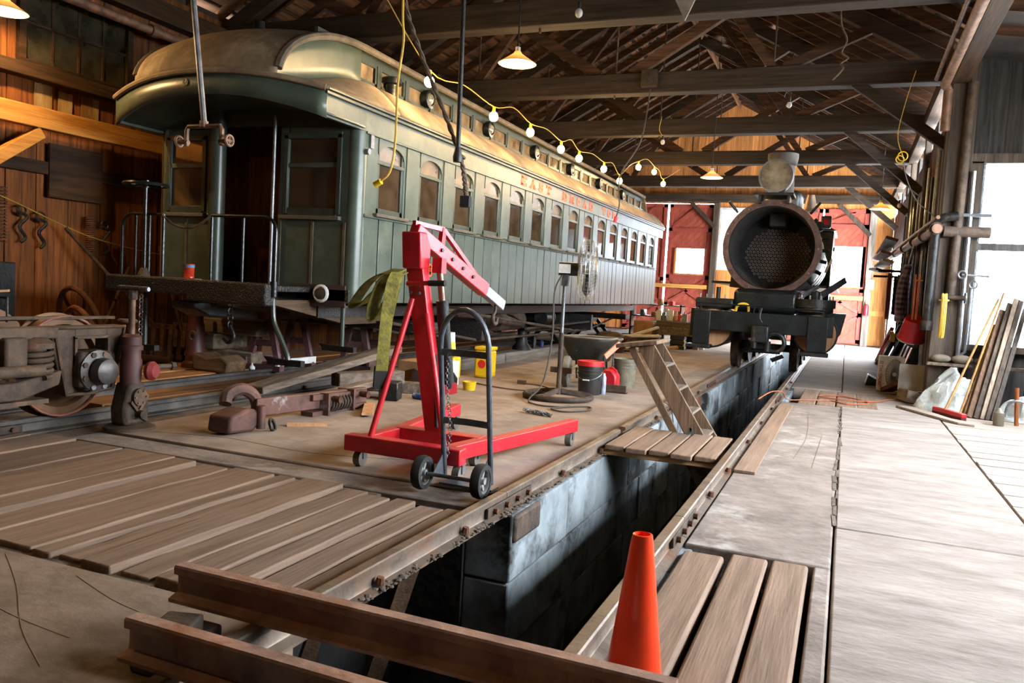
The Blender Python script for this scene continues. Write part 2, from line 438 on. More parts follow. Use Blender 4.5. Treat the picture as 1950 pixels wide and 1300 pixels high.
build(bx(-1.745, -1.6, 4.14, 4.55, -.19, -.03), 'channel_cap', m_rustd, pit, bevel=.02)
build(bx(-1.85, -1.5, 1.2, 2.05, -.5, -.035), 'end_block', m_conc2, pit, bevel=.04)
build(bx(-1.90, -1.63, 9.9, 10.16, -.9, -.03), 'pier', m_pitw, pit, bevel=.02)
build(bx(-1.73, -1.69, 10.2, 10.95, -.3, -.05), 'ledge', m_rust, pit)
# sunken gap beside the rail with brown timber edge
build(bx(-5.0, -1.8, 10.72, 10.76, -.2, -.002), 'gap_liner', m_rust, pit) if False else None

# cracks scored in the near slab, dirt lumps along the rail foot
mb = MB()
for pts in (((-3.2, 2.33), (-2.85, 2.12), (-2.5, 1.88), (-2.2, 1.72)), ((-2.95, 2.0), (-2.6, 1.93), (-2.3, 1.9)), ((-2.75, 2.3), (-2.45, 2.2), (-2.25, 2.16)), ((-4.9, 4.55), (-4.2, 4.75), (-3.4, 4.7), (-2.6, 4.95)), ((-.3, 6.8), (-.25, 8.0), (-.3, 9.5)), ((-.15, 6.5), (-.12, 8.2))):
    pp = catmull([(x, y, -.0045 if y < 2.4 else .001) for x, y in pts], 6)
    mb.strip(pp, .005, .002, (.3, 1, 0) if abs(pts[0][0]-pts[-1][0]) > abs(pts[0][1]-pts[-1][1]) else (1, .2, 0))
build(mb, 'crack', mat('crack_dust', '#7a6757', '#665546', vary=0), floor)['kind'] = 'stuff'
mb = MB(); rr = random.Random(44)
for k in range(260):
    y = 2.3+rr.random()**1.3*6.2; x = -1.655+rr.uniform(-.012, .035); r = rr.uniform(.004, .014)
    mb.sph((x, y, -.006+r*.2), r, 6, 4, (1.2, 1.4, .6))
build(mb, 'rail_foot_dirt', m_dirt, pit)['kind'] = 'stuff'
# ------------------------------------------------------------ rails
PROF = [(-.05, 0), (.05, 0), (.05, .012), (.012, .024), (.008, .03), (.008, .078), (.014, .086), (.028, .09), (.028, .114), (.022, .12), (-.022, .12), (-.028, .114), (-.028, .09), (-.014, .086), (-.008, .078), (-.008, .03), (-.012, .024), (-.05, .012)]
def railmesh(p0, p1, k=1.0):
    p0, p1 = V(p0), V(p1); d = (p1-p0).normalized(); s = V((d.y, -d.x, 0)).normalized()
    n = len(PROF); vs = [p + s*a*k + V((0, 0, z*k)) for p in (p0, p1) for a, z in PROF]
    return MB().add(vs, [tuple(range(n)), tuple(range(2*n-1, n-1, -1))] + [(i, (i+1) % n, n+(i+1) % n, n+i) for i in range(n)])
def track_rail(x, y0, y1, label, joints=(), z=-.02, side=1, m=m_rail, bolts=()):
    if x < -5: m = mat('rail_dark', '#57504a', '#35302c', rough=.6, metal=.3, scale=6, vary=.05, bump=.2)
    t = thing('track_rail', label, 'rail', (x, y0, z), 'running rails of the shop tracks')
    build(railmesh((x, y0, z), (x, y1, z)), 'rail_section', m, t)
    for jy in joints:
        for sd in (-1, 1):
            jb = build(bx(x+sd*.012, x+sd*.03, jy-.32, jy+.32, z+.028, z+.082), 'joint_bar', m_rustd, t, bevel=.004)
            for q in (-.24, -.08, .08, .24):
                build(MB().cyl((x+sd*.03, jy+q, z+.055), (x+sd*.052, jy+q, z+.055), .017, n=6), 'bolt', m_rust, jb)
    for by in bolts:
        build(MB().cyl((x+side*.03, by, z+.03), (x+side*.035, by, z+.06), .022, .016, n=8), 'spike', m_rust, t)
    return t
track_rail(-1.69, 1.0, 4.13, 'worn rail on the left edge of the pit, section in front of the joint', (), bolts=(1.9, 2.8, 3.6))
track_rail(-1.69, 4.137, 6.6, 'worn rail on the left edge of the pit between joint and stepladder', (4.2,), bolts=(5.1, 6.0))
track_rail(-1.69, 6.75, 25.5, 'worn rail on the left edge of the pit running on to the locomotive', (8.7, 11.6), bolts=(8.0, 10.5))
track_rail(-0.72, 0.8, 4.2, 'worn rail on the right edge of the pit beside the traffic cone', (), bolts=(2.2, 3.2))
track_rail(-0.72, 4.207, 25.5, 'worn rail on the right edge of the pit running on under the locomotive', (4.25, 10.6), bolts=(5.1, 5.9, 7.2, 8.4, 9.6, 12, 13))
track_rail(-5.40, -3, 9.5, 'dark rail of the coach track on the side toward the pit', (3.7,), bolts=(5, 6.2, 7.3))
track_rail(-6.31, -3, 25.5, 'dark rail of the coach track on the side toward the wall', ())
for (a, b, lab) in (((-2.06, 2.135, .102), (-0.34, 2.12, .102), 'loose rusty rail laid across both pit rails in front of the cone'),
                    ((-1.86, 1.745, .102), (0.6, 1.70, .102), 'loose rusty rail laid across the pit, the one nearest the camera')):
    t = thing('loose_rail', lab, 'rail', a, 'loose rails laid across the pit')
    build(railmesh(a, b), 'rail_section', mat('rail_rust', '#a98670', '#77584a', rough=.75, metal=.2, scale=5, bump=.35, vary=0, c3='#8a5230', s3=2.2, t3=(.52,.68)), t)
single(MB().box(-1.95, -1.80, 1.82, 2.06, -.005, .09).obox((-1.87, 1.94, .11), (.12, .1, .06), (0, 0, .3)), 'rail_clamp', m_rustd, 'rusty clamp block on the pit edge between the two loose rails', 'clamp', bevel=.01)

# ------------------------------------------------------------ left wall
WL, WR, YE, RX, RZ, SL = -8.5, 1.15, 27.5, -3.67, 7.55, 0.56
def roofz(x): return RZ - SL*abs(x-RX)
wall_left = struct('wall_left')
y = -4.0
while y < YE:
    w = RND.choice((.16, .2, .23, .26)); w = min(w, YE-y)
    d = RND.uniform(0, .018)
    build(bx(WL-.05+d, WL+d, y+.003, y+w-.003, -.05, roofz(WL)-.1), 'wall_board', m_wall_z, wall_left, smooth=False)
    y += w
build(bx(WL-.09, WL-.06, -4, YE, -.1, roofz(WL)), 'outer_skin', m_tin, wall_left)
for yy in (2.3, 5.75, 9.3, 12.75, 16.1, 19.7, 23.6):
    build(bx(WL+.02, WL+.2, yy-.1, yy+.1, 0, 4.35), 'post', m_post_z, wall_left, bevel=.01)
build(bx(WL+.2, WL+.32, 4.2, 8.6, 2.66, 2.88), 'girt', m_beam_y, wall_left, bevel=.008)
build(bx(WL+.02, WL+.15, 8.6, YE, 2.66, 2.86), 'girt', m_beam_d, wall_left, bevel=.008)
build(MB().bar((WL+.26, 5.05, 1.72), (WL+.26, 6.32, 2.62), .1, .13), 'knee_brace', m_beam_y, wall_left, bevel=.008)
build(bx(WL+.02, WL+.2, -4, YE, 3.2, 3.34), 'girt', m_beam_d, wall_left, bevel=.008)
build(bx(WL+.02, WL+.2, -4, YE, 4.35, 4.6), 'wall_plate', m_beam_d, wall_left, bevel=.008)
build(bx(WL+.02, WL+.1, 4, YE, 2.2, 2.34), 'girt', m_beam_d, wall_left, bevel=.008)
for k, (y0, y1) in enumerate(((6.28, 7.62), (8.35, 9.7))):
    w = struct('window_%d' % (k+1), (WL, y0, 3.38), label='dark many-paned window high in the left wall')
    for a in (bx(WL+.02, WL+.08, y0-.08, y1+.08, 3.34, 3.41), bx(WL+.02, WL+.08, y0-.08, y1+.08, 4.2, 4.28), bx(WL+.02, WL+.08, y0-.08, y0, 3.41, 4.2), bx(WL+.02, WL+.08, y1, y1+.08, 3.41, 4.2)):
        build(a, 'window_frame', m_beam_d, w)
    n = 4; st = (y1-y0)/n
    for i in range(n):
        for j in range(2):
            build(bx(WL+.035, WL+.041, y0+i*st+.015, y0+(i+1)*st-.015, 3.42+j*.4, 3.42+j*.4+.37), 'pane', m_dkglass, w)
        if i: build(bx(WL+.025, WL+.055, y0+i*st-.014, y0+i*st+.014, 3.41, 4.2), 'muntin', m_beam_d, w)
    build(bx(WL+.025, WL+.055, y0, y1, 3.795, 3.82), 'muntin', m_beam_d, w)
for k, (a, b, z0, z1) in enumerate(((5.62, 5.82, 2.9, 3.18), (6.42, 6.64, 2.89, 3.19), (6.72, 6.9, 2.89, 3.16), (7.02, 7.26, 2.88, 3.18), (5.3, 5.55, 3.4, 4.1))): build(bx(WL+.018, WL+.026, a, b, z0, z1), 'whitewashed_board', wood('whitewash', '#b59c6e', '#7d5a30', 'z', vary=.15, k=7, c3='#6b4520'), wall_left)
t = thing('wall_pipe', 'rusty steam pipe running along the top of the left wall', 'pipe', (WL+.3, 4, 4.14))
build(MB().cyl((WL+.3, 2, 4.14), (WL+.3, 22, 4.14), .055), 'pipe_run', m_pipe, t)
for yy in (5.2, 7.8, 10.4, 13): build(MB().cyl((WL+.3, yy-.06, 4.14), (WL+.3, yy+.06, 4.14), .075), 'coupling', m_pipe, t)

# ------------------------------------------------------------ end wall with red doors
wall_back = struct('wall_end')
def vboards(root, x0, x1, y0, y1, holes, m, top=None, bottom=0.0, w0=.22, seed=3):
    rr = random.Random(seed); x = x0
    while x < x1-.001:
        w = min(rr.uniform(.8, 1.2)*w0, x1-x); xc = x+w/2
        tops = (top if top is not None else roofz(xc)+.08)
        cuts = sorted([(a, b) for (hx0, hx1, a, b) in holes if hx0 < xc < hx1])
        z = bottom; spans = []
        for a, b in cuts:
            if a > z: spans.append((z, a))
            z = max(z, b)
        if z < tops: spans.append((z, tops))
        d = rr.uniform(0, .015)
        for a, b in spans: build(bx(x, x+w, y0+d, y1+d, a, b), 'wall_board', m, root, smooth=False)
        x += w
holes = [(-7.15, -4.28, 0, 4.32), (-4.08, -2.9, 2.16, 4.2), (-2.2, .45, 0, 4.2)]
vboards(wall_back, WL, WR, YE, YE+.04, holes, m_wall_far, seed=5)
build(bx(WL, WR, YE-.04, YE+.06, -.1, .03), 'sill_board', m_tie_x, wall_back)
build(bx(WL, WR, YE-.2, YE-.02, 4.36, 4.62), 'wall_plate', m_tie_x, wall_back, bevel=.01)
build(bx(WL, WR, YE-.12, YE-.02, 4.85, 5.05), 'girt', m_tie_x, wall_back, bevel=.01)
build(bx(-4.27, -4.09, YE-.16, YE+.02, 0, 4.35), 'post', m_post_z, wall_back, bevel=.01)
build(bx(-2.89, -2.72, YE-.16, YE+.02, 0, 4.35), 'post', m_post_z, wall_back, bevel=.01)
build(bx(.46, .66, YE-.16, YE+.02, 0, 4.35), 'post', wood('post_grey_z', '#8b8178', '#5c544c', 'z'), wall_back, bevel=.01)
build(MB().bar((-4.2, YE-.12, 3.55), (-5.0, YE-.12, 4.33), .14, .12), 'knee_brace', m_post_z, wall_back)
build(MB().bar((.5, YE-.12, 3.4), (-.45, YE-.12, 4.33), .14, .12), 'knee_brace', m_post_z, wall_back)
build(bx(-4.08, -2.9, YE+.01, YE+.03, .0, 2.1), 'dado_board', m_red_t, wall_back)
build(bx(.66, 1.12, YE-.05, YE-.02, .95, 1.1), 'girt', m_wall_far, wall_back)
w = struct('window_3', (-3.5, YE, 2.16), label='bright tall window in the end wall beside the locomotive')
for a in (bx(-4.08, -4.0, YE-.03, YE+.05, 2.16, 4.2), bx(-2.98, -2.9, YE-.03, YE+.05, 2.16, 4.2), bx(-4.0, -2.98, YE-.03, YE+.05, 2.16, 2.24), bx(-4.0, -2.98, YE-.03, YE+.05, 4.12, 4.2)):
    build(a, 'window_frame', m_white, w)
build(bx(-4.0, -2.98, YE+.01, YE+.016, 2.24, 4.12), 'pane', m_clear, w)
def barn_door(name, x0, x1, z1, win, flip, label):
    d = struct(name, ((x0+x1)/2, YE, 0), label=label)
    yb = YE-.005
    # diagonal boards clipped to the leaf
    wx0, wx1, wz0, wz1 = win
    def panel(px0, px1, pz0, pz1):
        st = .2; k0 = int((pz0-(px1-px0))/st)-1; k1 = int(pz1/st)+2
        for k in range(k0, k1):
            c0 = k*st; poly = []
            def line(c):
                pts = []
                for x in (px0, px1):
                    pts.append((x, c+((x-px0) if not flip else (px1-x))))
                return pts
            a = line(c0+.003); b = line(c0+st-.003)
            q = [a[0], a[1], b[1], b[0]]
            def clip(q, f):
                out = []
                for i in range(len(q)):
                    p, r = q[i-1], q[i]; fp, fr = f(p), f(r)
                    if (fp >= 0) != (fr >= 0):
                        t = fp/(fp-fr); out.append((p[0]+(r[0]-p[0])*t, p[1]+(r[1]-p[1])*t))
                    if fr >= 0: out.append(r)
                return out
            q = clip(q, lambda p: p[1]-pz0)
            if len(q) > 2: q = clip(q, lambda p: pz1-p[1])
            if len(q) > 2: build(MB().prism(q, 'y', yb, yb+.03), 'door_board', m_red_d, d, smooth=False)
    panel(x0, x1, .03, wz0); panel(x0, x1, wz1, z1); panel(x0, wx0, wz0, wz1); panel(wx1, x1, wz0, wz1)
    for q in ((x0, x1, .03, wz0), (x0, x1, wz1, z1), (x0, wx0, wz0, wz1), (wx1, x1, wz0, wz1)):
        build(bx(q[0], q[1], yb+.03, yb+.045, q[2], q[3]), 'door_backing', m_red_t, d, smooth=False)
    def tr(a, b, w=.11): build(MB().bar((a[0], yb-.02, a[1]), (b[0], yb-.02, b[1]), .04, w, up=(0, 0, 1) if abs(a[0]-b[0]) > .05 else (1, 0, 0)), 'door_rail', m_red_t, d)
    tr((x0+.06, .03), (x0+.06, z1), .12); tr((x1-.06, .03), (x1-.06, z1), .12)
    for z in (.12, .95, wz0-.12, wz1+.62, z1-.06): tr((x0, z), (x1, z), .12)
    tr((wx0-.05, wz0), (wx0-.05, wz1), .08); tr((wx1+.05, wz0), (wx1+.05, wz1), .08)
    tr((x0+.1, .15), (x1-.1, .9), .08); tr((x0+.1, wz0-.2), (x1-.1, 1.02), .08); tr((x1-.1, wz0-.2), (x0+.1, 1.02), .08)
    tr((x0+.1, wz1+.7), (x0+.9, z1-.1), .08)
    build(bx(wx0, wx1, yb+.01, yb+.016, wz0, wz1), 'pane', m_clear, d)
    for a in (bx(wx0-.01, wx1+.01, yb-.05, yb+.03, wz0-.05, wz0), bx(wx0-.05, wx0, yb-.05, yb+.03, wz0-.05, wz1)):
        build(a, 'window_frame', m_wall_far, d)
    return d
barn_door('door_1', -5.73, -4.3, 4.3, (-5.42, -4.5, 2.0, 2.83), False, 'red barn door leaf with a bright window, behind the coach')
barn_door('door_2', -7.12, -5.8, 4.3, (-6.85, -6.1, 1.9, 2.85), True, 'red barn door leaf mostly hidden behind the coach')
barn_door('door_3', -.86, .44, 4.2, (-.5, .32, 1.82, 3.06), False, 'red barn door leaf with a wide bright window, right of the locomotive')
barn_door('door_4', -2.18, -.9, 4.2, (-1.8, -1.1, 1.82, 2.9), True, 'red barn door leaf hidden behind the locomotive')
build(bx(-7.1, -4.32, YE-.13, YE-.07, 1.5, 1.63), 'door_bar', wood('bar_new_x', '#d8a25a', '#b07c3a', 'x'), wall_back, bevel=.006)
build(bx(-2.1, .44, YE-.13, YE-.07, 1.4, 1.53), 'door_bar', wood('bar_new_x', '#d8a25a', '#b07c3a', 'x'), wall_back, bevel=.006)

# ------------------------------------------------------------ right wall and annex
wall_right = struct('wall_right')
y = 12.05; rr = random.Random(9)
while y < YE:
    w = min(rr.choice((.2, .24, .28)), YE-y); gap = .0 if rr.random() < .9 else .015
    build(bx(WR+.012*(int(y*50) % 2), WR+.05, y, y+w-gap, 2.75 if 21.6 < y < 26.4 else -.05, 3.98), 'wall_board', m_wall_z if rr.random() < .45 else m_wall_dark, wall_right, smooth=False)
    y += w
build(bx(WR-.16, WR+.02, 11.75, YE, 4.36, 4.6), 'wall_plate', m_beam_d, wall_right)
build(bx(WR-.02, WR+.05, 12.05, 13.4, 3.98, 4.3), 'frieze', m_wall_dark, wall_right)
for yy in (14.9, 17.0, 18.6, 20.4, 22.0, 23.9, 25.5): build(bx(WR, WR+.05, yy, yy+.75, 3.98, 4.3), 'frieze', m_wall_dark, wall_right)
for yy in (12.75, 16.1, 19.7): build(bx(WR-.09, WR+.02, yy-.1, yy+.1, 0, 4.36), 'post', m_post_z, wall_right, bevel=.01)
for zz in (1.0, 2.5): build(bx(WR-.025, WR+.01, 12.1, 21.5, zz, zz+.14), 'girt', m_beam_d, wall_right)
build(bx(1.02, 1.32, 11.75, 12.06, 0, 4.4), 'corner_post', m_post_z, wall_right, bevel=.015)
build(bx(1.0, 1.2, -4, 11.75, 4.1, 4.42), 'header_beam', m_beam_d, wall_right, bevel=.01)
for yy in (-1.2, 2.3): build(bx(1.02, 1.2, yy-.1, yy+.1, 0, 4.1), 'post', m_post_z, wall_right, bevel=.01)
for zz in (1.6,): build(MB().bar((1.1, 12.75, 3.5), (-.2, 12.75, 4.45), .12, .14), 'knee_brace', m_tie_x, wall_right)
for yy in (16.1, 19.7, 23.6): build(MB().bar((1.05, yy, 3.3), (-.3, yy, 4.45), .12, .14), 'knee_brace', m_tie_x, wall_right)
wall_annex = struct('wall_annex')
vboards(wall_annex, 1.3, 3.25, 11.9, 11.94, [(1.46, 3.0, .83, 3.12)], m_wall_dark, top=4.45, bottom=-.05, seed=8)
build(bx(1.3, 1.46, 11.83, 11.96, .8, 3.14), 'jamb', m_post_z, wall_annex); build(bx(3.0, 3.1, 11.83, 11.96, .8, 3.14), 'jamb', m_post_z, wall_annex)
build(bx(1.3, 3.1, 11.8, 11.96, .75, .83), 'sill', m_post_z, wall_annex); build(bx(1.3, 3.1, 11.83, 11.96, 3.12, 3.24), 'head', m_post_z, wall_annex)
w = struct('window_4', (2.6, 11.9, .83), label='big glaring window in the annex wall on the right')
build(bx(1.46, 3.0, 11.86, 11.92, 2.03, 2.12), 'window_rail', m_wall_dark, w)
for a, b, c, d in ((1.47, 2.2, .84, 2.02), (2.25, 2.99, .84, 2.02), (1.47, 2.2, 2.13, 3.11), (2.25, 2.99, 2.13, 3.11)):
    build(bx(a, b, 11.89, 11.895, c, d), 'pane', m_clear, w)
build(bx(2.205, 2.245, 11.87, 11.92, .83, 3.12), 'window_rail', m_wall_dark, w)
build(bx(3.2, 3.25, -4, 11.9, -.05, 1.9), 'side_wall_low', m_wall_dark, wall_annex)
build(bx(3.2, 3.25, -4, 11.9, 3.2, 4.3), 'side_wall_high', m_wall_dark, wall_annex)
build(bx(3.2, 3.25, -4, 3.2, 1.0, 3.3), 'side_wall_mid', m_wall_dark, wall_annex)
for a, b in ((7.3, 8.2), (11.2, 11.9)): build(bx(3.18, 3.26, a, b, 1.1, 3.2), 'side_pier', m_wall_dark, wall_annex)
wall_front = struct('wall_front')
build(bx(WL, 3.3, -4.06, -4.0, -.05, 7.6), 'wall_sheet', m_wall_dark, wall_front)

# ------------------------------------------------------------ roof
ceiling = struct('ceiling')
Y0, Y1 = -4.0, 28.0
def onroof(s, t, off):       # s = -1 left slope, 1 right slope; t distance down from ridge
    c, sn = 1/math.hypot(1, SL), SL/math.hypot(1, SL)
    return (RX + s*(t*c - off*sn*-1*0) , RZ - t*sn + off)
LEN = (RX-WL+.5)*math.hypot(1, SL)
for s in (-1, 1):
    c, sn = 1/math.hypot(1, SL), SL/math.hypot(1, SL)
    def pt(t, y, o): return (RX+s*(t*c+o*sn), y, RZ-t*sn+o*c)
    # skin with a few narrow open slits
    slits = [(1, 0.5, 19.5, 20.4), (1, 1.2, 20.5, 21.4), (1, 2.2, 16.5, 17.1)]
    sl = sorted([q for q in slits if q[0] == s], key=lambda q: q[1])
    mb = MB(); t0 = 0
    def skin(ta, tb, ya, yb): mb.add([pt(ta, ya, .13), pt(tb, ya, .13), pt(tb, yb, .13), pt(ta, yb, .13), pt(ta, ya, .15), pt(tb, ya, .15), pt(tb, yb, .15), pt(ta, yb, .15)], [(0,3,2,1),(4,5,6,7),(0,1,5,4),(1,2,6,5),(2,3,7,6),(3,0,4,7)])
    for q in sl:
        skin(t0, q[1], Y0, Y1); skin(q[1], q[1]+.03, Y0, q[2]); skin(q[1], q[1]+.03, q[3], Y1); t0 = q[1]+.03
    skin(t0, LEN+.2, Y0, Y1)
    build(mb, 'roof_sheet', m_tin, ceiling, smooth=False)
    # spaced sheathing boards run along the building
    t = .03; rr = random.Random(20+s)
    while t < LEN:
        w = rr.uniform(.12, .2); g = rr.uniform(.02, .09)
        yb = Y0
        while yb < Y1:
            ln = min(rr.uniform(3, 5.5), Y1-yb)
            hit = any(t-.02 < q[1] < t+w+.02 and yb < q[3] and yb+ln > q[2] for q in sl)
            if not hit:
                build(MB().bar(pt(t+w/2, yb+.01, .115), pt(t+w/2, yb+ln-.01, .115), w, .024, up=(s*sn, 0, c)), 'sheathing_board', m_sheath, ceiling, smooth=False)
            yb += ln
        t += w+g
    yy = Y0+.3
    while yy < Y1:
        build(MB().bar(pt(.02, yy, .03), pt(LEN, yy, .03), .055, .14, up=(s*sn, 0, c)), 'rafter', m_rafter, ceiling, smooth=False)
        yy += .62
build(bx(RX-.03, RX+.03, Y0, Y1, RZ-.18, RZ+.02), 'ridge_board', m_sheath, ceiling)
build(MB().prism([(RX-.2, RZ+.04), (RX, RZ+.17), (RX+.2, RZ+.04), (RX, RZ+.21)], 'y', Y0, Y1), 'ridge_cap', m_tin, ceiling)
# lean-to roof over the annex
build(MB().bar((1.15, 4.0, 4.5), (3.6, 4.0, 4.12), 16, .05), 'lean_to_roof', m_tin, ceiling)
for yy in [-3+.8*i for i in range(18)]: build(MB().bar((1.15, yy, 4.42), (3.6, yy, 4.04), .05, .12), 'lean_to_rafter', m_rafter, ceiling, smooth=False)
names = ['second truss behind the camera', 'truss above the camera', 'first truss over the coach end', 'dark truss across the top of the picture', 'truss with the wooden box and hanging cable', 'truss above the bulb string', 'truss over the locomotive chimney', 'rearmost truss before the red doors']
for k, yy in enumerate((-1.2, 2.3, 5.8, 9.35, 12.75, 16.1, 19.7, 23.6)):
    tr = thing('roof_truss', 'timber roof ' + names[k], 'roof truss', (RX, yy, 4.35), 'roof trusses')
    build(bx(WL+.05, WR-.02, yy-.13, yy+.13, 4.35, 4.66), 'tie_beam', m_tie_x, tr, bevel=.012)
    for s in (-1, 1):
        P = lambda t, z: (RX+s*t, yy, z)
        build(MB().bar((RX+s*4.7, yy, roofz(RX+4.7)-.28), (RX+s*.05, yy, RZ-.3), .16, .2), 'principal', m_tie_x, tr)
        build(MB().bar(P(.25, 4.66), P(2.3, roofz(RX+2.3)-.33), .12, .16), 'strut', m_rafter, tr)
        build(MB().bar(P(2.55, 4.66), P(3.7, roofz(RX+3.7)-.33), .1, .13), 'strut', m_rafter, tr)
        build(MB().bar(P(2.4, 4.66), P(.9, roofz(RX+.9)-.33), .1, .13), 'strut', m_rafter, tr)
        build(MB().cyl(P(2.4, 4.35), P(2.4, roofz(RX+2.4)-.2), .014, n=6), 'tie_rod', m_rustd, tr)
    build(MB().cyl((RX, yy, 4.3), (RX, yy, RZ-.2), .016, n=6), 'king_rod', m_rustd, tr)

# ------------------------------------------------------------ passenger coach
m_grn = mat('coach_green', '#4b5549', '#374037', rough=0.38, scale=3, vary=0.10, bump=0.08, c3='#5d6455', s3=2.0, t3=(0.55, 0.75))
m_grnd2 = mat('coach_green_dark', '#394238', '#272e27', rough=0.35, scale=4, vary=0.05, bump=0.06)
m_canvas = mat('roof_canvas', '#8b775e', '#64533f', rough=0.85, scale=3, vary=0.04, bump=0.35, c3='#9c8a70', s3=1.5)
m_canvas_d = mat('roof_canvas_dark', '#6a5f52', '#463d34', rough=0.85, scale=4, vary=0.05, bump=0.3)
m_pane = glass('coach_pane', '#c8b498', '#7a6650', 0.16, 0.05)
m_pane_u = glass('coach_pane_dusty', '#a8906c', '#8a7860', 0.55, 0.05, .2)
m_int = wood('coach_interior', '#8c5527', '#5a3315', 'z', vary=0.1)
m_cream = mat('coach_ceiling', '#b09a72', '#8c7754', rough=0.6, scale=3, vary=0)
m_org = mat('orange_lettering', '#ea6428', '#d85420', rough=0.5, scale=8, vary=0)
m_tar = mat('tarred_timber', '#2a2725', '#121110', rough=0.35, metal=0.1, scale=14, bump=0.9, vary=0.05)
m_sillw = mat('weathered_sill', '#5d5547', '#3c372e', rough=0.6, scale=6, vary=0.1)
CX, XN, XF, CY0, CY1, CZ0, CZE = -5.85, -4.57, -7.13, 6.95, 20.7, 0.985, 2.93
coach = thing('passenger_coach', 'old green wooden passenger coach with orange serif lettering, raised on stands', 'train coach', (CX, CY0, 0.985))
CP = lambda mb, n, m, p=None, **k: build(mb, n, m, p or coach, **k)
NW, W0, WS, WW = 15, 7.57, 0.887, 0.54
rr = random.Random(31)
# lower siding boards, three per bay
y = CY0+.12; i = 0
while y < CY1-.06:
    w = min(WS/3, CY1-.05-y)
    d = rr.uniform(-.003, .003)
    CP(bx(XN-.035, XN+d, y+.010, y+w-.010, CZ0, 1.855), 'siding_board', m_grn, bevel=.006)
    y += w
CP(bx(XN-.05, XN-.028, CY0+.1, CY1, CZ0, 1.9), 'siding_backing', m_tar)
CP(bx(XN-.04, XN+.012, CY0+.12, CY1, 1.855, 1.885), 'belt_rail', m_grn, bevel=.006)
# letterboard and cornice
CP(bx(XN-.04, XN+.004, CY0-.62, CY1+.5, 2.70, 2.93), 'letterboard', m_grn, bevel=.004)
CP(bx(XN-.04, XN+.02, CY0+.1, CY1, 2.68, 2.705), 'moulding', m_grn, bevel=.004)
CP(MB().box(XN-.05, XN+.035, CY0-.62, CY1+.55, 2.905, 2.94).box(XN-.05, XN+.055, CY0-.62, CY1+.55, 2.94, 2.965), 'cornice', m_grnd2, bevel=.006)
# windows
for i in range(NW):
    yc = W0+i*WS; a, b = yc-WW/2, yc+WW/2
    wd = CP(MB().box(XN-.05, XN-.01, a, a+.05, 1.9, 2.66).box(XN-.05, XN-.01, b-.05, b, 1.9, 2.66).box(XN-.05, XN-.01, a, b, 1.9, 1.97).box(XN-.05, XN-.005, a, b, 2.42, 2.46), 'window', m_grnd2, bevel=.005)
    # arched head as a spandrel plate
    half = WW/2; arcp = [(yc+half*.92*math.cos(R(t)), 2.52+.11*math.sin(R(t))) for t in range(0, 181, 15)]
    poly = [(b, 2.52), (b, 2.69), (a, 2.69), (a, 2.52)] + list(reversed(arcp))
    CP(MB().prism(poly, 'x', XN-.05, XN+.004), 'arch_head', m_grn, wd)
    for z0, z1 in ((1.97, 2.42), (2.46, 2.66)):
        CP(bx(XN-.034, XN-.03, a+.05, b-.05, z0, z1), 'pane', m_pane_u if z0 > 2.4 else m_pane, wd)
    CP(bx(XN-.03, XN+.05, a-.06, b+.06, 1.875, 1.91), 'sill', m_sillw, wd, bevel=.008)
    # moulded pilaster between windows
    p0 = b; p1 = (W0+(i+1)*WS-WW/2) if i < NW-1 else CY1-.03
    pl = CP(bx(XN-.04, XN-.004, p0, p1, 1.885, 2.69), 'pilaster', m_grn, bevel=.004)
    CP(bx(XN-.01, XN+.01, p0+.035, p1-.035, 1.9, 2.68), 'raised_panel', m_grn, pl, bevel=.006)
CP(bx(XN-.04, XN-.004, CY0+.12, W0-WW/2, 1.885, 2.69), 'pilaster', m_grn, bevel=.004)
# far side wall, floor, ceiling and interior
fs = MB().box(XF, XF+.05, CY0, CY1, CZ0, 1.9).box(XF, XF+.05, CY0, CY1, 2.66, 2.93)
for i in range(NW+1):
    a = CY0 if i == 0 else W0+(i-1)*WS+WW/2; b = CY1 if i == NW else W0+i*WS-WW/2
    fs.box(XF, XF+.05, a, b, 1.9, 2.66)
CP(fs, 'far_side', m_int)
CP(bx(XF, XF-.02+.06, CY0, CY1, CZ0, 1.1), 'far_sill', m_grn)
for i in range(NW): CP(bx(XF+.02, XF+.025, W0+i*WS-WW/2, W0+i*WS+WW/2, 1.9, 2.66), 'far_pane', m_pane)
CP(bx(XF+.05, XN-.05, CY0-.02, CY1, CZ0+.01, CZ0+.12), 'coach_floor', m_tar)
CP(bx(XF, XN, CY1-.06, CY1, CZ0, 2.95), 'rear_end', m_grn)
for i in range(12):
    yy = 8.1+i*1.02
    for s in (-1, 1):
        st = CP(MB().box(CX+s*.3, CX+s*1.15, yy, yy+.42, 1.35, 1.48), 'bench_seat', mat('maroon_plush', '#5a2018', '#3a120d', rough=.9, vary=.05))
        CP(bx(min(CX+s*.3, CX+s*1.15), max(CX+s*.3, CX+s*1.15), yy+.42, yy+.52, 1.35, 1.95), 'seat_back', mat('maroon_plush', '#5a2018'), st, bevel=.03)
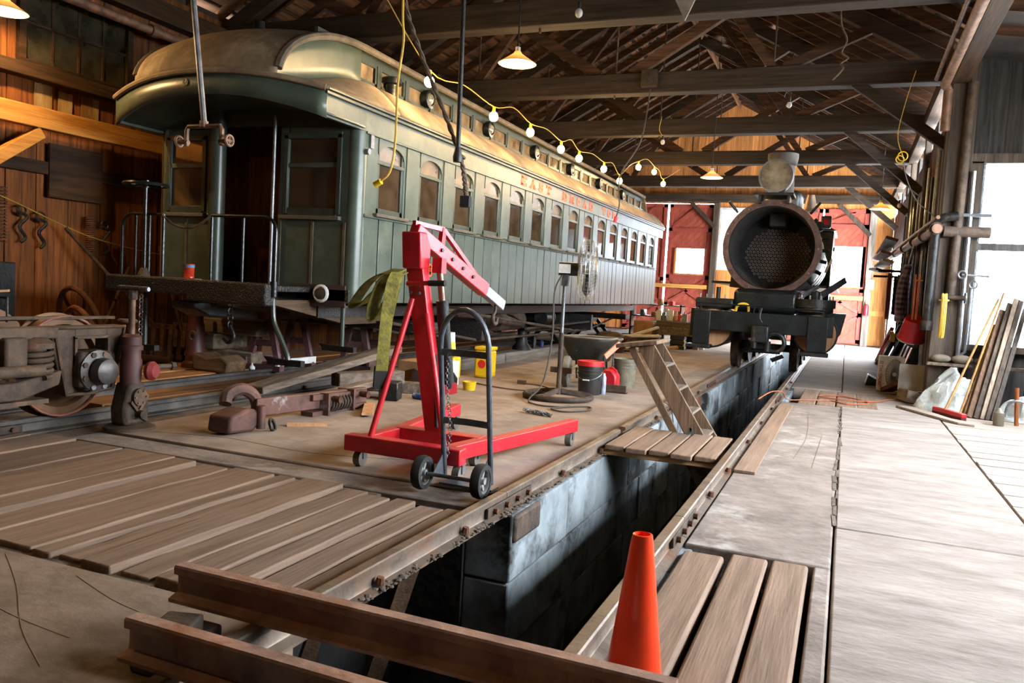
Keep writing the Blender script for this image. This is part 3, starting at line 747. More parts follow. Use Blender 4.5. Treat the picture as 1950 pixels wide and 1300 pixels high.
# roof lower deck, both sides: curved section from eave to clerestory base
YN = CY0+.65
def hood_edge(q):           # front edge of the hood: q -1..1 across
    return V((CX+q*1.30, 6.06+.26*q*q, 3.10-.145*abs(q)**2.2))
def mainz(xo): u = (1.33-abs(xo))/.53; return 2.965+.36*math.sin(max(0, min(1, u))*PI/2)**.9
def lowz(xo, y):
    he = hood_edge(max(-1, min(1, xo/1.30))); t = max(0, min(1, (y-he.y)/(YN-he.y))); t = t*t*(3-2*t)
    return he.z*(1-t)+mainz(xo)*t
def deck(s):
    pr = [(CX+s*(1.33-u/8*.53), mainz(1.33-u/8*.53)) for u in range(9)]
    k = len(pr); ys = [YN+i*(CY1+.5-YN)/40 for i in range(41)]
    vs = [(x, yy, z+.003*math.sin((yy-YN)*9+x*3)*min(1, i/2)) for i, yy in enumerate(ys) for x, z in pr]
    fs = [(j*k+i, j*k+i+1, (j+1)*k+i+1, (j+1)*k+i) for j in range(40) for i in range(k-1)]
    return MB().add(vs, fs)
def hoodside(s):
    def f(u, v):
        xo = 1.33-u*.56; he = hood_edge(min(1, xo/1.30)); y = he.y+(YN-he.y)*v
        return (CX+s*xo, y, lowz(xo, y))
    return MB().surf(f, 10, 14)
for s in (1, -1): CP(deck(s), 'lower_roof', m_canvas, solid=.03); CP(hoodside(s), 'hood_roof', m_canvas, solid=.03)
# clerestory walls with windows and round ventilators
for s in (1, -1):
    xs = CX+s*.80
    CP(bx(min(xs, xs-s*.04), max(xs, xs-s*.04), CY0-.1, CY1+.2, 3.28, 3.37), 'clerestory_sill', m_grnd2)
    CP(bx(min(xs, xs-s*.04), max(xs, xs-s*.04), CY0-.1, CY1+.2, 3.57, 3.70), 'clerestory_plate', m_grnd2)
    yy = CY0+.38; n = 0
    CP(bx(min(xs, xs-s*.04), max(xs, xs-s*.04), CY0-.1, CY0+.38, 3.37, 3.57), 'clerestory_panel', m_grn)
    while yy < CY1-.2:
        CP(bx(min(xs, xs+s*.012), max(xs, xs+s*.012), yy, yy+.07, 3.35, 3.6), 'clerestory_post', m_grnd2)
        if s == 1 or n % 3 == 0:
            cw = CP(bx(min(xs-s*.03, xs-s*.026), max(xs-s*.03, xs-s*.026), yy+.07, yy+.62 if n % 3 != 2 else yy+.62, 3.37, 3.57), 'clerestory_window', glass('clerestory_pane', '#7a6a50', '#8a7860', .55, .1) if 'clerestory_pane' not in MATS else MATS['clerestory_pane'])
            CP(MB().box(min(xs-.01, xs+.005), max(xs-.01, xs+.005), yy+.07, yy+.10, 3.37, 3.57).box(min(xs-.01, xs+.005), max(xs-.01, xs+.005), yy+.59, yy+.62, 3.37, 3.57).box(min(xs-.01, xs+.005), max(xs-.01, xs+.005), yy+.07, yy+.62, 3.37, 3.4), 'sash', m_grnd2, cw)
        else:
            CP(bx(min(xs, xs-s*.03), max(xs, xs-s*.03), yy+.07, yy+.62, 3.37, 3.57), 'clerestory_panel', m_grn)
        yy += .627; n += 1
for yy in (9.09, 10.96, 12.86, 14.76, 16.69, 18.56):
    v = CP(MB().lathe([(.0, -.06), (.10, -.06), (.115, 0), (.115, .05), (.085, .055), (.08, .03), (.0, .03)], (CX+.83, yy, 3.5), (1, 0, 0), 20), 'ventilator', m_blkg)
    CP(MB().lathe([(.0, .0), (.078, .0), (.055, .03), (.0, .042)], (CX+.862, yy, 3.5), (1, 0, 0), 18), 'lens', glass('ventilator_lens', '#b8b8a8', '#9a9a88', .5, .25) if 'ventilator_lens' not in MATS else MATS['ventilator_lens'], v)
sv = CP(MB().cyl((-5.0, 8.2, 3.28), (-5.0, 8.2, 3.46), .075), 'smoke_jack', m_blkg)
CP(MB().lathe([(.075, 0), (.12, .01), (.12, .07), (.10, .08), (0, .08)], (-5.0, 8.2, 3.45)), 'jack_cap', m_blkg, sv)
CP(MB().cyl((-6.2, 7.35, 3.5), (-6.2, 7.35, 3.98), .06), 'smoke_jack', m_blkg)
# upper deck arch with the bull-nose swooping down to the hood
def udz(x): return 3.70+.09*(1-min(1, (abs(x-CX)/.86))**2)
CP(MB().surf(lambda u, v: (CX+(2*u-1)*.86, YN+v*(CY1-YN-.2), udz(CX+(2*u-1)*.86)), 10, 30), 'upper_roof', m_canvas_d, solid=.035)
CP(MB().surf(lambda u, v: (CX+(2*u-1)*.86, CY1-.2+v*.75, udz(CX+(2*u-1)*.86)-.62*v*v), 10, 8), 'rear_nose', m_canvas, solid=.03)
def nosept(xo, t):          # t 0 at the hood's front edge, 1 at the full-height deck
    he = hood_edge(xo/1.30); y = he.y+(YN-he.y)*t
    return V((CX+xo, y, he.z+(udz(CX+xo)-he.z)*math.sqrt(max(0, 1-(1-t)**2))))
CP(MB().surf(lambda u, v: tuple(nosept((2*u-1)*.86, v**1.9)), 20, 22), 'bull_nose_roof', m_canvas, solid=.03)
for s in (-1, 1):
    lip = [nosept(s*.87, (k/14)**1.9) for k in range(1, 15)] + [V((CX+s*.88, yy, 3.69)) for yy in (9, 12, 16, CY1-.1)]
    CP(MB().tube(lip, .038, 8), 'roof_lip', m_canvas_d)
    def web(u, v):
        p = nosept(s*.82, .02+.98*u**1.9); return (p.x, p.y, p.z*(1-v)+(lowz(.82, p.y)-.02)*v)
    CP(MB().surf(web, 14, 3), 'nose_side', m_grn, solid=.01)
# arched hood fascia
def fascia(u, v):
    q = 2*u-1; he = hood_edge(q); d = .02+ (.19+.06*q*q)*v; return (he.x, he.y+.03, he.z-d)
CP(MB().surf(fascia, 28, 2), 'hood_fascia', m_grn, solid=.03)
CP(MB().tube([tuple(hood_edge(2*i/24-1)) for i in range(25)], .028, 8), 'hood_rim', m_canvas)
CP(MB().cyl((CX-.12, 6.070, 3.0), (CX-.12, 6.1, 3.0), .035), 'lamp_hole', m_blk)
CP(MB().surf(lambda u, v: (CX+(2*u-1)*1.3, 6.1+.26*(2*u-1)**2*(1-v)+v*.9, 2.93-.2*(2*u-1)**2+.0*v), 12, 4), 'hood_ceiling', m_grnd2, solid=.02)
CP(bx(XF-.03, XF+.01, CY0-.6, CY0+.2, 2.70, 2.95), 'letterboard', m_grn)
# end bulkhead: panels, windows, doorway, round posts
YB = CY0
for (x0, x1, wx0, wx1) in ((-7.13, -6.38, -7.0, -6.55), (-5.53, -4.66, -5.42, -4.82)):
    pn = CP(MB().box(x0, x1, YB, YB+.05, CZ0-.04, 1.84).box(x0, wx0, YB, YB+.05, 1.84, 2.74).box(wx1, x1, YB, YB+.05, 1.84, 2.74).box(wx0, wx1, YB, YB+.05, 2.62, 2.74).box(wx0, wx1, YB, YB+.05, 2.33, 2.38), 'end_panel', m_grn, bevel=.006)
    CP(MB().box(x0, x1, YB+.0, YB+.05, 2.74, 3.0), 'end_header', m_grnd2)
    for z0, z1 in ((1.9, 2.33), (2.38, 2.62)): CP(bx(wx0, wx1, YB+.02, YB+.024, z0, z1), 'pane', m_pane, pn)
    CP(MB().box(wx0-.05, wx0, YB-.02, YB, 1.86, 2.66).box(wx1, wx1+.05, YB-.02, YB, 1.86, 2.66).box(wx0-.05, wx1+.05, YB-.02, YB, 2.62, 2.68).box(wx0, wx1, YB-.01, YB+.02, 1.84, 1.92), 'window_frame', m_grnd2, pn, bevel=.004)
    CP(bx(wx0-.07, wx1+.07, YB-.06, YB, 1.80, 1.84), 'sill', m_sillw, pn, bevel=.006)
    for xx in (x0+.03, (x0+x1)/2, x1-.05): CP(bx(xx-.014, xx+.014, YB-.012, YB, CZ0, 1.78), 'batten', m_sillw, pn)
CP(bx(-6.38, -5.53, YB, YB+.05, 2.76, 3.0), 'door_header', m_grnd2)
CP(MB().cyl((-6.33, YB-.02, CZ0+.1), (-6.33, YB-.02, 3.0), .085, n=20), 'door_post', m_grnd2)
CP(MB().cyl((-5.56, YB-.06, CZ0+.1), (-5.56, YB-.06, 2.85), .018), 'grab_rail', m_steel)
CP(MB().cyl((-4.66, YB+.09, CZ0-.01), (-4.66, YB+.09, 2.78), .095, n=22), 'corner_post', m_grn)
CP(MB().cyl((-7.08, YB+.06, CZ0), (-7.08, YB+.06, 2.78), .07, n=16), 'corner_post', m_grn)
CP(bx(-6.3, -5.6, YB+.35, YB+.39, 1.0, 1.1), 'threshold', m_tar)
CP(bx(-7.1, -6.25, YB+.9, YB+.94, 1.1, 3.1), 'inner_partition', m_int); CP(bx(-5.45, -4.65, YB+.9, YB+.94, 1.1, 3.1), 'inner_partition', m_int)
CP(bx(-6.25, -5.45, YB+.9, YB+.94, 2.75, 3.1), 'inner_partition', m_int)
for a, b in ((MB().cyl((-4.57, YB+.1, 2.5), (-4.52, YB+.1, 2.5), .03), 'lamp_bracket'), (bx(-4.58, -4.55, YB+.17, YB+.23, 2.55, 2.68), 'hinge')):
    CP(a, b, m_steel)
# open platform, end beam, steps, railing
CP(bx(-6.85, -5.06, 6.05, YB, 1.06, 1.12), 'platform_deck', m_tar, bevel=.01)
CP(bx(-6.85, -5.75, 5.98, 6.12, .98, 1.14), 'end_beam', m_tar, bevel=.02); CP(bx(-5.8, -4.86, 5.97, 6.12, .93, 1.14), 'end_beam', m_tar, bevel=.02)
CP(MB().prism([(6.2, .9), (6.95, .82), (6.95, 1.05), (6.2, 1.05)], 'x', -5.9, -5.5), 'draft_timber', wood('draft_wood', '#5d4936', '#382b20', 'y'))
CP(MB().prism([(6.1, .98), (7.6, .72), (8.6, .72), (8.6, .98)], 'x', -5.2, -5.08), 'platform_sill', wood('draft_wood', '#5d4936', '#382b20', 'y'))
CP(bx(-5.25, -4.66, YB-.02, YB+.06, .93, 1.15), 'step_box', mat('maroon_worn', '#4a2f29', '#2e1d19', rough=.6, vary=0, c3='#1f1a18'))
hb = CP(MB().lathe([(0, 0), (.06, 0), (.06, .06), (.03, .07), (0, .07)], (-4.92, YB-.02, 1.06), (0, -1, 0), 14), 'buffer_hub', m_rustd)
CP(MB().torus((-4.92, YB-.06, 1.06), (0, 1, 0), .075, .02, 16, 6), 'plaster_ring', m_white, hb)
def rail_half(x0, x1, nb, inner):
    r = CP(MB().tube([(x0, 6.1, 1.14), (x0, 6.1, 1.62)] + [(x0+(.13-.13*math.cos(R(a)))*(1 if x1 > x0 else -1), 6.1, 1.62+.13*math.sin(R(a))) for a in (20, 45, 70, 90)] + [(x1, 6.1, 1.75)], .016, 8), 'platform_railing', m_blkg)
    for k in range(nb):
        x = x0+(x1-x0)*(k+1)/nb
        CP(MB().cyl((x, 6.1, 1.14), (x, 6.1, 1.75), .014, n=8), 'baluster', m_blkg, r)
    return r
rail_half(-6.76, -6.22, 3, 1); rail_half(-4.87, -5.62, 2, 1)
CP(MB().tube(catmull([(-6.22, 6.08, 1.74), (-6.02, 6.06, 1.64), (-5.8, 6.06, 1.63), (-5.62, 6.08, 1.74)], 6), .011, 6), 'gate_chain', m_rustd)
bw = CP(MB().cyl((-6.42, 6.06, 1.1), (-6.42, 6.06, 2.06), .02), 'brake_staff', m_blkg)
CP(MB().torus((-6.42, 6.06, 2.03), (0, 0, 1), .2, .017, 24, 6).cyl((-6.62, 6.06, 2.03), (-6.22, 6.06, 2.03), .01).cyl((-6.42, 5.86, 2.03), (-6.42, 6.26, 2.03), .01).cyl((-6.42, 6.06, 2.0), (-6.42, 6.06, 2.07), .04), 'brake_wheel', m_blkg, bw)
CP(MB().lathe([(.07, 0), (.06, .03), (.03, .1), (0, .1)], (-6.42, 6.06, 1.12), n=12), 'staff_socket', m_rustd, bw)
def hanger(x, pts, xl):
    h = CP(MB().strip(pts, .06, .022, (1, 0, 0)) if False else MB().tube(pts, .024, 8), 'step_hanger', m_grnd2)
    p = V(pts[-1])
    CP(MB().box(p.x-.22, p.x+.16, p.y-.03, p.y+.03, p.z-.02, p.z+.035).prism([(p.x-.22, p.z), (p.x-.27, p.z+.05), (p.x-.15, p.z+.04)], 'y', p.y-.02, p.y+.02), 'step_iron', m_blk, h)
hanger(0, catmull([(-4.88, 6.1, 1.0), (-4.86, 6.1, .8), (-4.78, 6.1, .65), (-4.7, 6.1, .5), (-4.68, 6.1, .42)], 5), 0)
hanger(0, [(-6.48, 6.15, 1.0), (-6.48, 6.15, .42)], 0)
hanger(0, [(-4.72, 7.0, .95), (-4.72, 7.0, .5)], 0)
CP(MB().cyl((-4.86, 6.08, 1.02), (-4.86, 6.08, 1.16), .035), 'rail_stanchion', m_blkg)
# under-frame
for xx in (-5.15, -5.5, -6.2, -6.65): CP(bx(xx-.09, xx+.09, CY0+.1, CY1-.1, .80, CZ0-.06), 'frame_sill', m_tar)
for yy in (8.9, 18.6): CP(bx(-7.0, -4.7, yy-.2, yy+.2, .62, .74), 'bolster', m_tar, bevel=.02)
for xx in (-5.0, -5.5, -6.2, -6.7):
    CP(MB().tube([(xx, 8.2, .75), (xx, 10.9, .42), (xx, 16.4, .42), (xx, 19.4, .75)], .02, 8), 'truss_rod', m_rustd)
for yy in (10.9, 16.4): CP(bx(-6.8, -4.9, yy-.06, yy+.06, .42, .74), 'needle_beam', m_tar)
CP(MB().lathe([(0, 0), (.17, .03), (.18, .1), (.18, 1.0), (.17, 1.07), (0, 1.1)], (-5.25, 12.0, .68), (0, 1, 0), 18), 'air_tank', m_rustd)
CP(MB().lathe([(0, 0), (.13, 0), (.13, .35), (.16, .35), (.16, .4), (0, .4)], (-5.2, 14.1, .7), (0, 1, 0), 18), 'brake_cylinder', m_blk)
for p in (((-4.72, 9.3, .9), (-4.8, 15.0, .45)), ((-4.9, 12.6, .55), (-4.95, 16.5, .6))): CP(MB().cyl(*p, .022), 'brake_rod', m_rustd)
CP(MB().prism([(6.0, .86), (6.2, .78), (6.9, .74), (6.9, .9), (6.0, .93)], 'x', -6.0, -5.7), 'draft_pocket', m_blk, bevel=.02)
for xx, l in ((-5.35, .25), (-6.6, .55)):
    for k in range(int(l/.06)):
        CP(MB().torus((xx, 6.08, .92-k*.062), (1, 0, 0) if k % 2 else (0, 1, 0), .03, .008, 10, 5), 'safety_chain_link', m_blk)
CP(MB().tube(catmull([(-5.35, 6.08, .72), (-5.3, 6.08, .62), (-5.36, 6.08, .56), (-5.42, 6.08, .6)], 5), .018, 8), 'safety_hook', m_blk)
for k in range(14): CP(MB().torus((-6.36, 5.98, .94-k*.037), (1, 0, 0) if k % 2 else (0, 1, 0), .02, .005, 10, 5), 'chain_link', m_steel)
# slab serif lettering EAST BROAD TOP and 8
def glyph(ch):
    # strokes in a unit cell: (x0,y0,x1,y1,w)
    S = {'E': [(.12,.0,.12,1,.2),(.0,.06,.72,.06,.12),(.0,.94,.72,.94,.12),(.12,.5,.5,.5,.1),(.68,.0,.68,.28,.09),(.68,.72,.68,1,.09),(.5,.38,.5,.62,.08)],
         'A': [(.1,.04,.38,1,.1),(.66,.04,.36,1,.2),(.2,.34,.6,.34,.09),(-.04,.05,.24,.05,.1),(.48,.05,.84,.05,.1)],
         'T': [(.38,0,.38,1,.2),(0,.94,.76,.94,.12),(.04,.7,.04,1,.09),(.72,.7,.72,1,.09),(.2,.05,.56,.05,.1)],
         'P': [(.12,0,.12,1,.2),(0,.94,.55,.94,.12),(.1,.46,.55,.46,.1),(-.02,.05,.3,.05,.1)],
         'R': [(.12,0,.12,1,.2),(0,.94,.55,.94,.12),(.1,.5,.55,.5,.1),(-.02,.05,.3,.05,.1),(.45,.5,.68,.02,.17),(.55,.05,.84,.05,.1)],
         'B': [(.12,0,.12,1,.2),(0,.94,.55,.94,.12),(.1,.52,.55,.52,.1),(0,.06,.55,.06,.12)],
         'D': [(.12,0,.12,1,.2),(0,.94,.5,.94,.12),(0,.06,.5,.06,.12)],
         'O': [], 'S': [(.66,.72,.66,.98,.08),(.06,.02,.06,.28,.08)], '8': []}[ch]
    A = {'P': [(.52,.7,.17,.24,-90,90,.16)], 'R': [(.52,.72,.16,.22,-90,90,.16)], 'B': [(.5,.73,.17,.21,-90,90,.15),(.52,.29,.2,.23,-90,90,.16)],
         'D': [(.46,.5,.26,.44,-90,90,.18)], 'O': [(.38,.5,.3,.44,0,360,.17)], 'S': [(.38,.73,.24,.21,20,270,.13),(.36,.27,.24,.23,-160,90,.13)], '8': [(.38,.74,.2,.2,0,360,.13),(.38,.28,.25,.24,0,360,.14)]}.get(ch, [])
    return S, A
def letter(ch, yy, z, h, w):
    S, A = glyph(ch); mb = MB()
    # text reads toward increasing Y on this side
    def P(a, b): return (yy+a*w, z+b*h)
    X0, X1 = XN+.004, XN+.009
    def seg(p, q, t):
        d = V((q[0]-p[0], q[1]-p[1])); L_ = d.length
        if L_ < 1e-6: return
        n = V((-d.y, d.x))/L_*t/2
        mb.prism([(p[0]+n.x, p[1]+n.y), (p[0]-n.x, p[1]-n.y), (q[0]-n.x, q[1]-n.y), (q[0]+n.x, q[1]+n.y)], 'x', X0, X1)
    for x0, y0, x1, y1, t in S: seg(P(x0, y0), P(x1, y1), t*w)
    for cx, cy, rx, ry, a0, a1, t in A:
        n = 14; pts = [P(cx+rx*math.cos(R(a0+(a1-a0)*k/n)), cy+ry*math.sin(R(a0+(a1-a0)*k/n))) for k in range(n+1)]
        for k in range(n): seg(pts[k], pts[k+1], t*w)
    CP(mb, 'letter', m_org, smooth=False)
for word, y0, st in (('EAST', 11.22, .36), ('BROAD', 13.1, .385), ('TOP', 15.5, .38)):
    for k, ch in enumerate(word): letter(ch, y0+k*st, 2.745, .125, .3)
letter('8', 8.45, 1.30, .15, .19)

# ------------------------------------------------------------ steam locomotive
m_soot = mat('soot', '#453f3b', '#2b2624', rough=0.9, scale=5, vary=0, c3='#4a3a31', s3=3)
m_sbox = mat('smokebox_iron', '#46403d', '#262220', rough=0.6, metal=0.4, scale=5, vary=0, c3='#5d4437', s3=2.5)
m_rim = mat('smokebox_rim', '#6e5248', '#43302a', rough=0.6, metal=0.3, scale=8, vary=0)
m_loco = mat('loco_black', '#23282a', '#111415', rough=0.33, metal=0.3, scale=6, vary=0.06, bump=0.15)
m_tan = wood('tan_ply', '#c89a72', '#a87a55', 'z', vary=0.05)
m_chrome = mat('polished', '#b9b4aa', '#8d887f', rough=0.12, metal=1.0, scale=6, vary=0, bump=0.02)
LX, LZ = -1.205, 2.10
loco = thing('steam_locomotive', 'black steam locomotive with its smokebox door off, standing over the pit', 'locomotive', (LX, 13.2, .1))
LP = lambda mb, n, m, p=None, **k: build(mb, n, m, p or loco, **k)
F = (0, 1, 0)
sb = LP(MB().lathe([(.67, 1.45), (.67, .02), (.68, 0), (.755, 0), (.76, .02), (.76, 1.9), (.72, 1.9), (.70, 1.45)], (LX, 13.85, LZ), F, 48, closed=True), 'smokebox', m_sbox)
LP(MB().lathe([(.655, .06), (.655, -.02), (.745, -.02), (.745, 0)], (LX, 13.85, LZ), F, 48), 'inside_liner', m_soot, sb) if False else None
LP(MB().lathe([(.665, 1.4), (.665, .03), (.66, .03), (.66, 1.4)], (LX, 13.85, LZ), F, 40, closed=True), 'sooty_lining', m_soot, sb)
rim = LP(MB().lathe([(.672, -.028), (.768, -.028), (.768, .01), (.672, .01)], (LX, 13.85, LZ), F, 56, closed=True), 'front_ring', m_rim, sb)
bolt = MB().cyl((0, 0, 0), (0, -.02, 0), .013, n=6)
for k in range(44):
    a = 2*PI*k/44
    b = MB(); b.cyl((LX+.72*math.cos(a), 13.824, LZ+.72*math.sin(a)), (LX+.72*math.cos(a), 13.805, LZ+.72*math.sin(a)), .012, n=6)
    LP(b, 'bolt', m_rim if k % 5 else m_steel, sb)
LP(MB().lathe([(0, 0), (.66, 0), (.66, .04), (0, .04)], (LX, 15.2, LZ), F, 40), 'tube_sheet', mat('sheet_soot', '#2a2624', '#1a1716', rough=.9, vary=0))
tb = MB(); row = 0; z = -.5
while z < .4:
    x = -.56+(row % 2)*.032
    while x < .56:
        if (x/.55)**2+((z+.05)/.47)**2 < 1:
            tb.lathe([(.0145, 0), (.0145, -.03), (.023, -.03), (.023, 0)], (LX+x, 15.2, LZ+z), F, 8, closed=True)
        x += .064
    z += .055; row += 1
t_ = LP(tb, 'boiler_tubes', mat('tube_ends', '#a08c7c', '#75655a', rough=.8, vary=0), smooth=False); t_['kind'] = 'stuff'
LP(MB().box(LX-.14, LX+.14, 14.7, 15.15, LZ+.42, LZ+.66), 'exhaust_header', m_soot, bevel=.03)
LP(MB().prism([(LX-.62, LZ-.25), (LX-.25, LZ-.6), (LX-.25, LZ-.66), (LX-.66, LZ-.66)], 'y', 14.2, 15.1), 'netting_plate', m_soot)
LP(MB().prism([(LX+.62, LZ-.25), (LX+.25, LZ-.6), (LX+.25, LZ-.66), (LX+.66, LZ-.66)], 'y', 14.2, 15.1), 'netting_plate', m_soot)
bo = LP(MB().cyl((LX, 15.7, LZ), (LX, 20.3, LZ), .72, n=40), 'boiler', m_loco)
for yy in (16.2, 17.2, 18.2, 19.2): LP(MB().lathe([(.722, 0), (.732, 0), (.732, .05), (.722, .05)], (LX, yy, LZ), F, 40, closed=True), 'boiler_band', m_blk, bo)
LP(MB().lathe([(0, 0), (.3, 0), (.27, .3), (.27, .55), (.2, .68), (0, .72)], (LX, 17.0, LZ+.62), n=24), 'steam_dome', m_loco)
LP(MB().lathe([(0, 0), (.26, 0), (.23, .3), (.23, .45), (.15, .58), (0, .6)], (LX, 18.6, LZ+.62), n=24), 'sand_dome', m_loco)
st = LP(MB().lathe([(.34, 0), (.26, .1), (.215, .2), (.205, .55), (.205, .72), (.235, .76), (.25, .86), (.25, .92), (.2, .92), (.17, .7), (.17, 0)], (LX+.02, 14.6, LZ+.70), n=32, closed=True), 'chimney', mat('chimney_iron', '#6b625b', '#4a433e', rough=.7, metal=.3, vary=0))
# headlight
hl = LP(MB().lathe([(0, .3), (.2, .3), (.255, .24), (.262, .05), (.262, 0), (.24, 0), (.235, .02), (0, .02)], (LX, 13.72, 3.235), F, 32), 'headlight', m_blkg)
LP(MB().lathe([(.24, -.012), (.266, -.012), (.27, .03), (.24, .03)], (LX, 13.715, 3.235), F, 32, closed=True), 'bezel', m_steel, hl)
LP(MB().lathe([(0, .12), (.1, .09), (.18, .045), (.235, .0)][::-1], (LX, 13.74, 3.235), F, 32), 'reflector', m_chrome, hl)
LP(MB().sph((LX, 13.77, 3.235), .03, sc=(1, 1, 1)), 'lamp_bulb', m_white, hl)
LP(MB().lathe([(0, 0), (.238, 0), (.238, .004), (0, .004)], (LX, 13.716, 3.235), F, 32), 'lens', glass('headlight_glass', '#d8cfc0', '#b3a78f', .4, .3), hl)  # milky diffuse colour paints in the lens's bright silvery reflection
LP(bx(LX-.3, LX+.3, 13.62, 14.2, 2.92, 2.96), 'headlight_shelf', m_blk)
LP(MB().box(LX-.24, LX-.2, 13.7, 14.1, 2.8, 2.93).box(LX+.2, LX+.24, 13.7, 14.1, 2.8, 2.93), 'shelf_bracket', m_blk)
bell = LP(MB().lathe([(0, .3), (.06, .29), (.08, .2), (.1, .08), (.14, 0), (.12, 0)], (LX+.48, 15.3, 2.84), n=20), 'bell', mat('dusty_brass', '#a88f78', '#7d6853', rough=.5, metal=.6, vary=0))
for s in (-1, 1): LP(MB().cyl((LX+s*.56, 13.82, LZ+.55), (LX+s*.7, 13.75, LZ+.72), .022), 'grab_iron', m_blk)
ml = LP(bx(LX+.73, LX+.88, 13.75, 13.92, LZ+.33, LZ+.52), 'class_lamp', m_blkg, bevel=.02)
LP(bx(LX+.77, LX+.84, 13.735, 13.75, LZ+.38, LZ+.47), 'lamp_lens', mat('red_lens', '#a01818', '#701010', rough=.2, vary=0), ml)
LP(MB().lathe([(0, 0), (.035, 0), (.035, .025), (0, .03)], (LX+.92, 14.6, LZ+.05), (1, 0, 0), 12), 'valve_wheel', m_blk)
# front deck and buffer beam
LP(bx(-2.24, -.16, 13.15, 13.34, .73, 1.045), 'buffer_beam', m_loco, bevel=.012)
for x0, x1, z0 in ((-2.24, -1.98, .50), (-.52, -.24, .50)):
    sp = LP(bx(x0, x1, 13.1, 13.16, z0, 1.04), 'step_plate', m_loco, bevel=.006)
    LP(bx(x0-.08, x1+.04, 12.98, 13.24, z0-.06, z0), 'foot_step', m_blk, sp, bevel=.01)
LP(bx(-2.3, -2.2, 13.2, 13.6, .62, 1.06), 'side_plate', m_loco)
LP(MB().tube([(-2.2, 13.14, 1.04), (-2.2, 13.14, 1.15), (-1.45, 13.14, 1.145), (-.28, 13.14, 1.13), (-.27, 13.14, .85)], .014, 6), 'uncoupling_lever', m_loco)
for x in (-2.15, -1.33, -1.25, -.32): LP(MB().bar((x, 13.14, 1.02), (x+.02, 13.14, 1.16), .02, .02), 'lever_bracket', m_loco)
cb = LP(bx(-1.33, -1.07, 13.0, 13.2, .58, .86), 'coupler_pocket', m_blk, bevel=.03)
LP(MB().cyl((-1.28, 13.05, .5), (-1.28, 13.05, .66), .05).cyl((-1.08, 13.05, .46), (-1.08, 13.05, .62), .05), 'pocket_pin', m_blk, cb)
LP(MB().torus((-.98, 13.1, .6), (0, 1, 0), .14, .035, 20, 8), 'coupler_yoke', m_blk)
LP(MB().tube(catmull([(-1.2, 13.02, 1.12), (-1.22, 13.0, .98), (-1.18, 13.0, .9)], 4), .014, 6), 'pin_chain', m_blk)
LP(bx(-2.1, -.4, 13.34, 13.9, 1.0, 1.04), 'front_deck', m_loco)
LP(bx(-1.7, -.7, 13.5, 15.1, 1.04, 1.42), 'cylinder_saddle', m_loco, bevel=.08)
for s, nm in ((-1, 'left'), (1, 'right')):
    x = LX+s*.79
    cy = LP(MB().cyl((x, 13.5, .76), (x, 14.5, .76), .33, n=30), 'cylinder', m_loco)
    LP(MB().cyl((x, 13.48, .76), (x, 13.5, .76), .30, n=30), 'cylinder_cover', m_tan, cy)
    vc = LP(MB().cyl((x-s*.04, 13.6, 1.17), (x-s*.04, 13.6, 1.3), .3, n=28).cyl((x-s*.04, 13.6, 1.1), (x-s*.04, 13.6, 1.17), .27, n=28), 'valve_chest', m_blk) if s > 0 else LP(bx(x-.3, x+.3, 13.5, 14.4, 1.07, 1.24), 'valve_chest', m_blk, bevel=.03)
    if s > 0:
        for k in range(10):
            a = 2*PI*k/10; LP(MB().cyl((x-.04+.25*math.cos(a), 13.6+.25*math.sin(a), 1.3), (x-.04+.25*math.cos(a), 13.6+.25*math.sin(a), 1.36), .014, n=8), 'stud', m_steel, vc)
        LP(MB().cyl((x-.04, 13.6, 1.3), (x-.04, 13.6, 1.42), .07), 'valve_stem', m_blk, vc)
        LP(MB().prism([(x-.3, 1.1), (x+.42, 1.1), (x+.36, .78), (x+.2, .55), (x-.1, .5)], 'y', 13.62, 14.4), 'cylinder_jacket', m_loco)
    else:
        for k in range(5): LP(MB().cyl((x-.24+.1*k, 13.6, 1.24), (x-.24+.1*k, 13.6, 1.3), .013, n=8), 'stud', m_steel, vc)
        LP(MB().cyl((x+.05, 13.55, 1.2), (x+.05, 13.55, 1.42), .035), 'valve_stem', m_blk, vc)
    # leading wheel
    wx = LX+s*.4785
    wh = LP(MB().lathe([(0, -.05), (.08, -.05), (.08, -.02), (.28, -.01), (.30, -.05), (.365, -.05), (.368, .05), (.39, .055), (.39, .075), (.28, .075), (.0, .06)], (wx, 14.25, .465), (-s, 0, 0), 36), 'pilot_wheel', m_rustd)
    for yy in (15.9, 17.2, 18.5, 19.8):
        LP(MB().lathe([(0, -.06), (.1, -.06), (.1, -.02), (.48, -.01), (.5, -.05), (.565, -.05), (.568, .05), (.59, .055), (.59, .07), (0, .05)], (wx, yy, .665), (-s, 0, 0), 36), 'driving_wheel', m_blk)
    LP(bx(wx+s*.12-.03, wx+s*.12+.03, 15.7, 20.0, .56, .66), 'side_rod', m_steel)
    LP(bx(min(LX+s*.62, LX+s*1.02), max(LX+s*.62, LX+s*1.02), 14.6, 20.2, 1.5, 1.54), 'running_board', m_loco)
LP(MB().cyl((LX-.45, 14.25, .465), (LX+.45, 14.25, .465), .065), 'pilot_axle', m_rustd)
LP(bx(LX-.3, LX+.3, 13.8, 14.7, .62, .78), 'truck_frame', m_blk); LP(MB().cyl((LX-.28, 14.05, .4), (LX+.25, 14.05, .4), .03), 'spring_hanger', m_blk)
LP(MB().prism([(LX+.12, .31), (LX+.3, .39), (LX+.34, .34), (LX+.16, .25)], 'y', 13.75, 13.78), 'link_plate', m_blk)
for s in (-.35, .35): LP(bx(LX+s-.05, LX+s+.05, 13.6, 20.3, .85, 1.05), 'frame_bar', m_blk)
for k in range(5): LP(MB().torus((LX-.3, 14.0, .38+.045*k), (0, 0, 1), .06, .014, 14, 6), 'truck_spring', m_blk)
